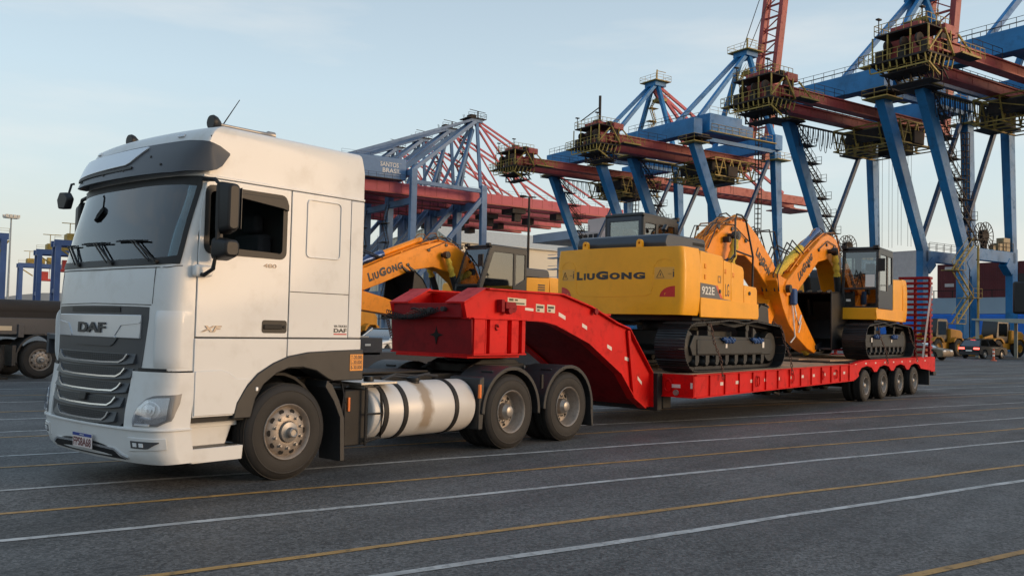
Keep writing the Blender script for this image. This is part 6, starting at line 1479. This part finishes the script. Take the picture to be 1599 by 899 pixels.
M_CWH = mat('container_white', (.78, .68, .64), .6, var=.06); M_CGR = mat('container_grey', (.16, .20, .27), .6); M_COR = mat('container_orange', (.42, .10, .04), .6, var=.15); M_CBL = mat('container_blue', (.03, .13, .33), .6, var=.1)
def container(label, loc, rotz, m_, group='shipping containers', L_=12.2, mark=None):
    t = thing('shipping_container', label, 'container', loc, rotz, group, world=False)
    s = MB(); n = int(L_/.28)
    pf = []
    for k in range(n): x0 = -L_/2+.15+(L_-.3)*k/n; d = (L_-.3)/n; pf += [(x0, -1.19), (x0+d*.35, -1.19), (x0+d*.5, -1.155), (x0+d*.85, -1.155)]
    pf2 = [(x, -y) for x, y in pf[::-1]]
    s.prism([(-L_/2+.12, -1.19)]+pf+[(L_/2-.12, -1.19), (L_/2-.12, 1.19)]+pf2+[(-L_/2+.12, 1.19)], .12, 2.45, 'z'); s.build('corrugated_walls', m_, t, smooth=0)
    f = MB()
    for x in (-L_/2, L_/2-.14):
        for y in (-1.22, 1.08): f.box(x, x+.14, y, y+.14, 0, 2.59)
    for y in (-1.22, 1.08):
        for z in (0, 2.44): f.box(-L_/2, L_/2, y, y+.13, z, z+.15)
    for x in (-L_/2, L_/2-.13):
        for z in (0, 2.44): f.box(x, x+.13, -1.2, 1.2, z, z+.15)
    f.build('corner_frame', m_, t)
    d = MB()
    for k in range(4): d.bar((L_/2+.02, -.9+.6*k, .2), (L_/2+.02, -.9+.6*k, 2.4), .05)
    d.build('door_bars', M_CDK, t)
    if mark:
        d = MB(); d.box(L_*.28, L_*.40, -1.225, -1.2, 1.7, 2.2); d.box(L_*.28, L_*.40, 1.2, 1.225, 1.7, 2.2); d.box(-.1, .12, -1.225, -1.2, .5, 1.4); d.box(-.1, .12, 1.2, 1.225, .5, 1.4); d.build('container_marking', M_CWH, t, smooth=0)
    return t
cc = container('maroon container in the lower tier on the ship deck, directly behind the right-hand crane portal', gp(131, 52, 7.8), GA+math.pi/2, M_MAR, mark=True)
def cdup(label, loc, rz, m_=None, group=None):
    c = dup(cc); c.location = loc; c.rotation_euler = (0, 0, rz); c['label'] = label
    if group: c['group'] = group
    if m_:
        for o in c.children:
            if o.name.startswith(('corr', 'corner')): o.data = o.data.copy(); o.data.materials[0] = m_
    return c
row = [('rightmost', 39.6), None, ('middle', 64.4)]
for q_, t_ in ((39.6, 'right-hand'), (64.4, 'left-hand')): cdup('maroon container in the lower tier on the ship deck, %s of its row' % t_, gp(131, q_, 7.8), GA+math.pi/2)
for q_, t_ in ((39.6, 'right-hand'), (52, 'middle'), (64.4, 'left-hand')): cdup('maroon container in the upper tier on the ship deck, %s of its row' % t_, gp(131, q_, 10.4), GA+math.pi/2)
for k in range(3): cdup(['lowest', 'middle', 'topmost'][k]+' pale container of the white stack behind the raised ramps of the red trailer', gp(132, 80.5, 7.8+2.6*k), GA+math.pi/2, M_CWH)
for k in range(2): cdup(['lower', 'upper'][k]+' grey container on the ship deck left of the orange boom of the rear excavator', gp(131, 101+.4*k, 5.3+2.6*k), GA+math.pi/2, M_CGR)


# corrugated warehouse on the far quay
wl = Vector((153.5, 258.7, 0)); wr = Vector((211, 206, 0))
struct(MB().prism([(p.x, p.y) for p in (gp(118, 285), gp(420, 285), gp(420, 900), gp(118, 900))], -3, .02, 'z').build('far_quay', M_MAR if False else mat('quay_concrete', (.22, .21, .19)), smooth=0))
wh = thing('warehouse', 'cream corrugated warehouse with a shallow gable behind the cab of the orange excavator', 'warehouse', gp(150, 300), GA+R(4), world=False)
WN = 48; pf = []
def gz(y): return lerp(y, [-60, 12, 24, 36], [30, 36, 37.5, 31.5])
m = MB()
for k in range(WN*2):
    y0 = -60+96*k/(WN*2); y1 = -60+96*(k+1)/(WN*2); x = 0 if k % 2 else -.22
    m.add([(x, -y0, 0), (x, -y1, 0), (x, -y1, gz(y1)), (x, -y0, gz(y0))], [(0, 1, 2, 3)])
    x2 = -.22 if k % 2 else 0; m.add([(x, -y1, 0), (x2, -y1, 0), (x2, -y1, gz(y1)), (x, -y1, gz(y1))], [(0, 1, 2, 3)])
m.build('corrugated_wall', mat('cream_cladding', (.66, .60, .48), .7, var=.05, vscale=.1), wh, smooth=0)
m = MB(); m.prism([(60, 30), (-12, 36), (-24, 37.5), (-36, 31.5), (-36, 0), (60, 0)], .1, 80, 'x'); m.build('warehouse_shell', MATS['cream_cladding'], wh, smooth=0)
m = MB(); m.prism([(60.5, 30), (-12, 36), (-24, 37.6), (-37, 31.2), (-37, 31.5), (-24, 37.9), (-12, 36.3), (60.5, 30.3)], -.5, 80, 'x'); m.build('roof_edge', mat('roof_cream', (.50, .48, .42), .6), wh, smooth=0)

# ------------------------------------------------------------------ rubber-tyred yard cranes, mast and stacks at the far left
def rtg(first, label, g0, q0, o=None):
    if o is not None:
        c = dup(o); c.location = gp(g0, q0); c['label'] = label; return c
    c = thing('yard_crane', label, 'crane', gp(g0, q0), GA, 'blue yard cranes at the far left', world=False)
    for x in (0, 26):
        m = MB()
        for y in (-4, 4): m.bar((x, y, 1.2), (x, y*.8, 20.5), 1.5, 1.3, (1, 0, 0))
        m.bar((x, -6, 1.6), (x, 6, 1.6), 1.2, 1.2); m.bar((x, -4, 8.5), (x, 4, 8.5), .9, 1.1); m.bar((x, -3.6, 20.6), (x, 3.6, 20.6), 1.3, 1.3); m.build('portal_leg', M_CBL2, c, bevel=.06)
        m = MB()
        for y in (-5.2, -3.6, 3.6, 5.2): m.lathe([(0, -.3), (.75, -.3), (.8, 0), (.75, .3), (0, .3)], 16, (x, y, .8), 'x')
        m.build('crane_tyre', M_RUB, c)
    for y in (-3.3, 3.3): MB().bar((-1, y, 21), (27, y, 21), 1.1, 1.5).build('top_girder', M_CBL2, c)
    m = MB(); rail(m, [(-1, -4, 21.8), (27, -4, 21.8)], post=2.5, r=.05); m.box(2, 8, -3, 3, 21.8, 23.6); m.box(9, 12, -2, 2, 21.8, 24.4); m.bar((-.5, -3.5, 20), (4, -3.5, 17), .4); m.bar((25, -3.5, 17), (27, -3.5, 20), .4); m.bar((3, 0, 23.6), (3, 0, 26.5), .2); m.bar((1, 0, 26.5), (6, 0, 26.5), .2); t_ = m.build('trolley', M_CY, c)
    m = MB(); m.box(5, 11, -2.2, 2.2, 15.4, 16.2); m.box(6.5, 9.5, -1.2, 1.2, 16.2, 19.0)
    for x in (6, 10): m.bar((x, 0, 16), (x, 0, 21), .15)
    m.build('red_spreader', mat('spreader_red', (.50, .05, .04), .5), t_)
    return c
M_CBL2 = mat('yard_crane_blue', (.045, .10, .26), .55, var=.15, vscale=.3)
r1 = rtg(True, 'largest and nearest of the three nested blue yard cranes just left of the white cab', 27.5, 253)
rtg(False, 'middle one of the three nested blue yard cranes at the far left', 27.5, 294, r1)
rtg(False, 'smallest and farthest blue yard crane at the far left', 30, 377, r1)
rtg(False, 'blue yard crane cut by the left picture edge, with orange containers under it', -11.5, 244, r1)
for k, (g_, q_, z_, c_, lb) in enumerate(((4, 243, 0, M_CBL, 'bottom blue container under the leftmost yard crane'), (4, 243, 2.6, M_CBL, 'second blue container under the leftmost yard crane'), (4, 243, 5.2, M_COR, 'orange container resting on the blue ones under the leftmost yard crane'), (4, 243, 7.8, M_COR, 'topmost orange container of the stack under the leftmost yard crane'),
      (38, 262, 0, M_CGR, 'grey container at the foot of the stack beside the white cab'), (38, 262, 2.6, M_CGR, 'grey container in the second tier beside the white cab'), (38, 262, 5.2, M_CGR, 'grey container in the third tier beside the white cab'), (39, 264, 7.8, mat('container_red', (.42, .04, .04), .6), 'bright red container on top of the grey stack beside the white cab'),
      (33, 320, 0, M_COR, 'lower rust orange container between the legs of the nested yard cranes'), (33, 320, 2.6, M_COR, 'upper rust orange container between the legs of the nested yard cranes'), (30, 340, 0, M_CGR, 'grey container far back between the yard cranes'), (25, 345, 0, M_CWH, 'pale container far back at the left'), (22, 360, 2.6, M_CGR, 'grey upper container far back at the left'))):
    cdup(lb, gp(g_, q_, z_), GA, c_)
fm = thing('floodlight_mast', 'tall pale floodlight mast with a ring of lamps at the far left', 'light mast', gp(14.3, 221), 0, world=False)
m = MB(); m.tube([(0, 0, 0), (0, 0, 24)], [.30, .16], 8); m.build('pole', mat('galvanised', (.40, .42, .42), .5, metal=.4), fm)
m = MB(); m.box(-1.4, 1.4, -.9, .9, 23.6, 23.75)
for x in (-1.2, -.4, .4, 1.2): m.box(x-.3, x+.3, -1.0, -.7, 23.8, 24.4); m.box(x-.3, x+.3, .7, 1.0, 23.8, 24.4)
m.build('lamp_ring', MATS['galvanised'], fm)
pz = thing('lamp_post', 'slender dark pole standing right of the orange excavator cab, in front of the warehouse', 'post', (65.3, 49.2, 0), 0, world=False)
m = MB(); m.tube([(0, 0, 0), (0, 0, 15.0)], [.17, .11], 8); m.build('pole', M_CDK, pz); m = MB(); m.bar((-.5, .5, 15), (.5, -.5, 15), .12); m.box(-.7, -.2, .2, .7, 14.95, 15.15); m.build('lamp_arm', M_CDK, pz)

# ------------------------------------------------------------------ dark trailer carrying the far excavator, and the trailer at the left edge
t2 = thing('dark_trailer', 'dark flat trailer behind the red one, carrying the orange excavator', 'trailer', (12, 10.4, 0))
M_DT = mat('dark_trailer_paint', (.045, .05, .06), .5, var=.15, grime=.4, grimecol=(.10, .09, .08))
m = MB(); m.box(8.2, 21.5, 9.0, 9.08, .55, .97); m.box(8.2, 21.5, 11.72, 11.8, .55, .97); m.box(8.2, 21.5, 9.08, 11.72, .86, .955); m.build('deck', M_DT, t2, bevel=.006)
m = MB(); m.box(2.5, 9.4, 9.0, 9.1, .90, 1.33); m.box(2.5, 9.4, 11.7, 11.8, .90, 1.33); m.box(2.5, 9.4, 9.1, 11.7, 1.2, 1.31); m.box(9.3, 9.5, 9.05, 11.75, .86, 1.33); n_ = m.build('front_platform', M_DT, t2, bevel=.01)
for x in (9.0, 8.0): MB().box(x-.12, x+.05, 8.985, 8.999, 1.13, 1.18).build('side_marker', M_WHITE, n_)
MB().box(8.2, 9.0, 9.0, 11.8, 1.335, 1.37).build('plywood_sheet', mat('plywood', (.55, .47, .38), .8), t2)
for x in (15.2, 16.6, 18.0, 3.2, 4.5): wheel('dual', t2, x, 9.02, .50); wheel('dual', t2, x, 11.78, .50, True)
t3 = thing('parked_trailer', 'dark container trailer with grey mudguard at the left picture edge', 'trailer', (0, 18.5, 0))
m = MB(); m.box(-9, 6.4, 17.35, 17.5, 1.18, 1.62); m.box(-9, 6.4, 19.5, 19.65, 1.18, 1.62); m.box(-9, 6.4, 17.5, 19.5, 1.45, 1.6)
for k in range(9): m.box(-8.5+1.8*k, -8.35+1.8*k, 17.3, 19.7, 1.1, 1.45)
ch = m.build('chassis_beam', M_DT, t3, bevel=.01)
m = MB(); m.tube([(2.2, 18.3, 1.85), (6.3, 18.3, 1.85)], .27, 12); m.tube([(-8, 18.3, 1.85), (1.6, 18.3, 1.85)], .27, 12); m.box(-8, 6.3, 17.5, 19.4, 1.62, 1.78); m.build('rolled_tarpaulin', mat('tarpaulin', (.022, .019, .018), .85, bump=.6, bscale=8), t3)
for x, w in ((1.1, .5), (3.6, .35), (5.6, .4)): MB().box(x, x+w, 17.33, 17.349, 1.28, 1.40).build('side_marking', mat('marking_buff', (.50, .42, .30), .6), ch, smooth=0)
m = MB(); out = [(4.69+.66*math.cos(R(a)), .55+.66*math.sin(R(a))) for a in range(-10, 200, 14)]; inn = [(4.69+.61*math.cos(R(a)), .55+.61*math.sin(R(a))) for a in range(196, -14, -14)]; m.prism(out+inn, 17.25, 17.9); m.prism([(3.95, .35), (4.05, .35), (4.05, .9), (3.95, .9)], 17.25, 17.9); m.build('mudguard', M_PLAST, t3, bevel=.01)
for x in (4.69, 3.3, 1.9): wheel('front', t3, x, 17.28, .505); wheel('front', t3, x, 19.7, .505, True)
m = MB(); m.tube([(3.75, 17.4, .9), (3.75, 17.4, .3)], .07, 8); m.box(3.6, 3.9, 17.3, 17.5, .0, .06); m.build('landing_leg', M_CHAS, t3)
van = thing('white_van', 'white van roof and door showing behind the left trailer, beside the white cab', 'van', (9.2, 25.5, 0), R(170))

# ------------------------------------------------------------------ cars, loaders
def car_parts(root, body, L_=4.3, H_=1.48, W_=1.76, suv=False, rear_lit=False, van_=False):
    hw = W_/2; wr_ = .33 if not suv else .36; x0, x1 = -L_/2, L_/2; zb = .22 if not suv else .30
    def arch(xc): return [(xc+(wr_+.06)*math.cos(R(a)), wr_+(wr_+.06)*math.sin(R(a))) for a in range(170, 9, -20)]
    xa, xf_ = x0+.85, x1-.88; belt = H_*.62
    low = [(x0+.03, zb+.1)] + [(xa-wr_-.06, zb)] + [(x, max(z, zb)) for x, z in arch(xa)] + [(xa+wr_+.06, zb), (xf_-wr_-.06, zb)] + [(x, max(z, zb)) for x, z in arch(xf_)] + [(xf_+wr_+.06, zb), (x1-.06, zb+.05), (x1, zb+.3), (x1-.08, belt-.14), (x1-.5, belt-.06), (x1-1.25, belt+.02), (x0+.25, belt+.04), (x0+.02, belt-.05), (x0, zb+.35)]
    b = MB().prism(low, -hw, hw).build('body', body, root, bevel=.07, seg=3)
    if van_: gh = [(x0+.05, belt), (x0+.08, H_-.1), (x0+.3, H_), (x1-1.6, H_), (x1-.85, belt)]
    elif suv: gh = [(x0+.12, belt), (x0+.55, H_-.10), (x0+1.0, H_-.01), (x1-2.0, H_), (x1-1.15, belt)]
    else: gh = [(x0+.35, belt), (x0+.95, H_-.05), (x0+1.5, H_), (x1-2.1, H_-.01), (x1-1.1, belt)]
    m = MB(); n = len(gh)
    ins = lambda z: hw-.05-.20*(z-belt)/(H_-belt)
    vs = [(x, -ins(z), z) for x, z in gh]+[(x, ins(z), z) for x, z in gh]
    m.add(vs, [tuple(range(n)), tuple(range(2*n-1, n-1, -1))]+[(i, (i+1) % n, (i+1) % n+n, i+n) for i in range(n)]); m.build('window_glass', G_CAR, root, bevel=.03)
    m = MB(); tp = [(x, z) for x, z in gh if z > H_-.12]
    vs = [(x, -ins(z)-.01, z+.012) for x, z in tp]+[(x, ins(z)+.01, z+.012) for x, z in tp]+[(x, -ins(z)-.01, z-.05) for x, z in tp]+[(x, ins(z)+.01, z-.05) for x, z in tp]; k = len(tp)
    m.add(vs, [tuple(list(range(k))+list(range(2*k-1, k-1, -1))), tuple(list(range(2*k, 3*k))+list(range(4*k-1, 3*k-1, -1)))]+[(i, (i+1), 2*k+i+1, 2*k+i) for i in range(k-1)]+[(k+i, k+i+1, 3*k+i+1, 3*k+i) for i in range(k-1)])
    for s_ in (-1, 1):
        P0 = lambda x, z, e=.012: (x, s_*(ins(z)+e), z)
        m.bar(P0(*gh[0]), P0(*gh[1]), .07, .05); m.bar(P0(*gh[-1]), P0(*gh[-2]), .06, .05); xm = (gh[1][0]+gh[-2][0])/2+.1; m.bar(P0(xm+.05, belt), P0(xm, H_-.02), .07, .04); m.bar(P0(gh[1][0]-.0, H_-.05), P0(gh[-2][0], H_-.03), .05, .06)
    m.build('roof', body, root, bevel=.015)
    for s_ in (-1, 1):
        for x in (xa, xf_):
            w = MB(); w.lathe([(wr_*.62, -.10), (wr_*.9, -.11), (wr_, -.07), (wr_, .07), (wr_*.9, .11), (wr_*.62, .10)], 24, (x, s_*(hw-.10), wr_)); w = w.build('tyre', M_RUB, root)
            r_ = MB(); r_.lathe([(wr_*.64, -.09), (wr_*.60, -.105), (wr_*.5, -.06), (.06, -.08), (0, -.08)], 20, (x, s_*(hw-.10), wr_)) if s_ < 0 else r_.lathe([(wr_*.64, .09), (wr_*.60, .105), (wr_*.5, .06), (.06, .08), (0, .08)], 20, (x, s_*(hw-.10), wr_)); r_.build('rim', M_HUB, w)
        MB().box(x1-.22, x1-.02, s_*hw*.62-.2, s_*hw*.62+.2, belt-.30, belt-.17).build('headlight', MATS['lamp_bright'], root, bevel=.03)
        MB().box(x0-.03, x0+.20, s_*hw*.70-.24, s_*hw*.70+.24, belt-.24, belt-.10).build('tail_light', M_TLON if rear_lit else M_TL, root, bevel=.02)
        MB().box(x1-1.35, x1-1.22, s_*(hw+.02)-.09, s_*(hw+.02)+.09, belt+.02, belt+.15).build('wing_mirror', body, root, bevel=.02)
        MB().box(-.35, .72, s_*hw-.005, s_*hw+.008, belt-.12, belt-.10).build('door_handle', M_CHROME, root)
    if rear_lit: MB().box(x0+.62, x0+.70, -.22, .22, H_-.12, H_-.07).build('brake_light', M_TLON, root)
    MB().box(x0-.02, x0+.05, -.26, .26, .60, .72).build('number_plate', M_WHITE, root); MB().box(x0-.04, x0+.2, -hw+.08, hw-.08, zb, zb+.22).build('bumper', M_PLAST, root, bevel=.03)
G_CAR = glass('car_glass', (.28, .33, .35), .5)
M_TL = mat('tail_red', (.35, .01, .01), .3, coat=.5); M_TLON = mat('tail_red_lit', (.5, .02, .02), .3, emit=((1, .08, .06), 2.2))
car_parts(van, mat('van_white', (.70, .70, .69), .35, coat=.4), L_=5.0, H_=2.0, W_=1.9, van_=True)
def car(label, loc, rz, **k):
    body = k.pop('body'); c = thing('parked_car', label, 'car', loc, rz, 'cars on the quay', world=False); car_parts(c, body, **k); return c
car('gold coloured saloon car seen through and right of the raised red ramps', (64.8, 11.4, 0), R(-100), body=mat('car_gold', (.15, .115, .075), .4, metal=.3, coat=.3))
car('black sport utility car with red tail lamps lit, under the grey canopy', (76.5, 9.6, 0), R(-16), body=mat('car_black', (.010, .011, .014), .45, spec=.35, coat=.15), suv=True, H_=1.62, L_=4.4, rear_lit=True)
car('white car parked behind the dark trailer, framed under the orange stick', (24.5, 25.5, 0), R(200), body=mat('car_white', (.68, .68, .66), .35, coat=.4))
car('dark red car parked behind the dark trailer at the edge of the white cab', (22.5, 29.5, 0), R(190), body=mat('car_red', (.30, .015, .03), .3, coat=.5))
car('blue car standing far behind the gooseneck, below the yellow counterweight', (57.5, 27.5, 0), R(160), body=mat('car_blue', (.02, .09, .35), .3, coat=.5), suv=True, H_=1.7)
car('silver car standing far behind the gooseneck beside the blue one', (63.5, 27.0, 0), R(160), body=mat('car_silver', (.45, .47, .48), .3, metal=.5, coat=.5))
def loader(label, loc, rz, proto=None):
    if proto is not None:
        c = dup(proto); c.location = loc; c.rotation_euler = (0, 0, rz); c['label'] = label; return c
    c = thing('wheel_loader', label, 'loader', loc, rz, 'yellow wheel loaders', world=False)
    M_LY2 = mat('loader_yellow', (.40, .18, .012), .5, spec=.3, var=.12, grime=.3, grimecol=(.3, .17, .04))
    m = MB(); m.prism([(-3.3, 1.2), (-3.35, 2.1), (-3.0, 2.35), (-1.3, 2.5), (-1.2, 1.2)], -1.0, 1.0); m.build('engine_hood', M_LY2, c, bevel=.08)
    m = MB(); m.prism([(-3.2, .8), (-3.2, 1.25), (2.2, 1.25), (2.6, .9), (1.2, .65), (-2.4, .65)], -.75, .75); m.build('chassis', M_LY2, c, bevel=.05)
    m = MB(); m.prism([(-1.2, 1.3), (-1.25, 3.2), (-1.1, 3.35), (.4, 3.35), (.5, 3.2), (.75, 1.9), (.5, 1.3)], -.75, .75); m.build('cab', M_CABF, c, bevel=.05)
    m = MB(); m.box(-1.0, .35, -.765, -.752, 1.9, 3.1); m.box(-1.0, .35, .752, .765, 1.9, 3.1); m.build('cab_glass', G_DK, c)
    for s_ in (-1, 1):
        for x in (-2.1, 1.3):
            m = MB(); m.lathe([(0, -.12), (.32, -.15), (.40, -.27), (.68, -.29), (.78, -.20), (.78, .20), (.68, .29), (.40, .27), (.32, .15), (0, .12)], 26, (x, s_*1.05, .78)); w = m.build('tyre', M_RUB, c)
            m = MB(); m.lathe([(.0, -.20), (.30, -.20), (.38, -.28), (.38, .28), (.30, .20), (0, .20)], 20, (x, s_*1.05, .78)); m.build('rim', M_LY2, w)
            m = MB(); m.prism([(x-.95, 1.2), (x-.8, 1.55), (x-.4, 1.72), (x+.4, 1.72), (x+.8, 1.55), (x+.9, 1.3), (x+.8, 1.3), (x+.35, 1.64), (x-.35, 1.64), (x-.85, 1.2)], s_*1.05-.3, s_*1.05+.3); m.build('fender', M_LY2, c)
        m = MB(); m.prism([(.9, 1.6), (1.0, 2.05), (2.2, 1.8), (3.3, .7), (3.1, .45), (2.0, 1.3)], s_*.5-.09, s_*.5+.09); m.build('lift_arm', M_LY2, c, bevel=.03)
    m = MB(); pr_ = [(3.2, .1), (4.4, .05), (4.42, .1), (3.5, .25), (3.15, .6), (3.2, 1.0), (3.6, 1.35), (3.55, 1.4), (3.1, 1.1), (3.0, .5)]; m.prism(pr_, -1.35, 1.35); 
    for y in (-1.35, 1.31): m.prism([(3.15, .1), (4.4, .06), (3.6, 1.38), (3.1, 1.1)], y, y+.04)
    m.build('bucket', M_LY2, c, bevel=.02)
    m = MB(); m.tube([(-.9, -.9, 3.3), (-1.0, -1.2, 2.9)], .02, 5); m.box(-.9, -.8, -1.3, -1.05, 2.5, 2.9); m.tube([(-2.6, 0, 2.3), (-2.6, 0, 3.1)], .06, 8); m.build('exhaust_pipe', M_CABF, c)
    return c
l0 = loader('wheel loader with black cab standing just right of the raised red ramps', (80.5, 14.6, 0), R(165))
loader('wheel loader parked under the left bay of the grey canopy', (88, 11.2, 0), R(160), l0)
loader('wheel loader parked behind the black car, right part of the canopy', (92, 6.0, 0), R(170), l0)
loader('wheel loader parked far behind the dark trailer, seen below the orange stick', (27, 32.5, 0), R(200), l0)
# canopy
cn = thing('canopy', 'low grey drive-through canopy with slim columns at the right edge', 'canopy', (82, 8, 0))
c0_ = Vector((78.35, 10.9, 0)); dQ = -Q; dG = G
def cpt(a, b, z): p = c0_+dQ*a+dG*b; return Vector((p.x, p.y, z))
m = MB()
for (za, zb_, aa) in ((3.18, 3.34, 0),):
    vs = [cpt(0, 0, 3.20), cpt(14, 0, 2.35), cpt(14, 7, 2.35), cpt(0, 7, 3.20), cpt(0, 0, 3.34), cpt(14, 0, 3.34), cpt(14, 7, 3.34), cpt(0, 7, 3.34)]
    m.add(vs, [(0, 3, 2, 1), (4, 5, 6, 7), (0, 1, 5, 4), (1, 2, 6, 5), (2, 3, 7, 6), (3, 0, 4, 7)])
m.build('canopy_roof', mat('canopy_grey', (.30, .31, .27), .7, var=.08), cn, bevel=.02)
for a, b in ((.35, .3), (.35, 6.6), (6.4, .3), (6.4, 6.6), (12.6, .3), (12.6, 6.6)):
    p = cpt(a, b, 0); zt = lerp(a, [0, 14], [3.2, 2.35]); MB().box(p.x-.13, p.x+.13, p.y-.13, p.y+.13, 0, zt).build('column', MATS['canopy_grey'], cn, bevel=.01)
bt = thing('gate_booth', 'grey and blue gate booth at the right picture edge under the canopy', 'booth', cpt(8.8, 3, 0), GA, world=False)
MB().box(-1.2, 1.2, -1.6, 1.6, 1.2, 2.3).build('upper_wall', mat('booth_grey', (.20, .24, .30), .6), bt, bevel=.02); MB().box(-1.22, 1.22, -1.62, 1.62, 0, 1.2).build('lower_wall', mat('booth_blue', (.05, .17, .42), .6), bt, bevel=.02); MB().box(-1.24, -1.2, -1, 1, 1.4, 2.1).build('window', G_DK, bt)
def bollard(label, loc, o=None):
    if o: c = dup(o); c.location = loc; c['label'] = label; return c
    c = thing('traffic_post', label, 'traffic post', loc, 0, 'red and white traffic posts', world=False)
    m = MB(); m.lathe([(0, 0), (.22, 0), (.22, .06), (.08, .08), (.07, .85), (.05, .9), (0, .9)], 14, (0, 0, 0), 'z'); m.build('post', mat('post_orange', (.55, .10, .04), .6), c)
    m = MB()
    for z in (.35, .62): m.lathe([(.078, z), (.079, z+.12)], 14, (0, 0, 0), 'z')
    m.build('white_band', M_WHITE, c); return c
b0 = bollard('red and white traffic post standing beside the gold car', (57.2, 8.9, 0)); bollard('red and white traffic post standing in front of the black car', (69.5, 7.4, 0), b0)
sg_ = thing('black_box_post', 'black box housing on a post, cut by the right picture edge', 'box_post', (8.97, -5.28, 0))  # box on a pole, standing in for a vehicle mirror at the edge
m = MB(); m.box(8.86, 9.08, -5.39, -5.17, 2.03, 2.50); m.build('housing', M_BLACK, sg_, bevel=.03); m = MB(); m.tube([(9.25, -5.75, 0), (9.25, -5.75, 2.62)], .035, 8); m.bar((9.25, -5.75, 2.58), (8.97, -5.28, 2.58), .03); m.box(8.93, 9.01, -5.32, -5.24, 2.48, 2.62); m.build('pole', M_BLACK, sg_)
# low hills on the horizon
hl_ = MB(); vs = []
n = 160
for i in range(n+1):
    t = i/n; a = R(-75+170*t); rr = 2600; h = 30+34*(math.sin(t*17)+.6*math.sin(t*41+1)+.4*math.sin(t*97+2)) ; h = max(8, h)
    vs += [(rr*math.cos(a), rr*math.sin(a), -2.1), (rr*math.cos(a), rr*math.sin(a), h), ((rr+500)*math.cos(a), (rr+500)*math.sin(a), -2.1)]
hl_.add(vs, [(3*i, 3*i+3, 3*i+4, 3*i+1) for i in range(n)]+[(3*i+1, 3*i+4, 3*i+5, 3*i+2) for i in range(n)])
struct(hl_.build('hills', mat('far_hills', (.24, .28, .33), .9, var=.15, vscale=.01), smooth=0))
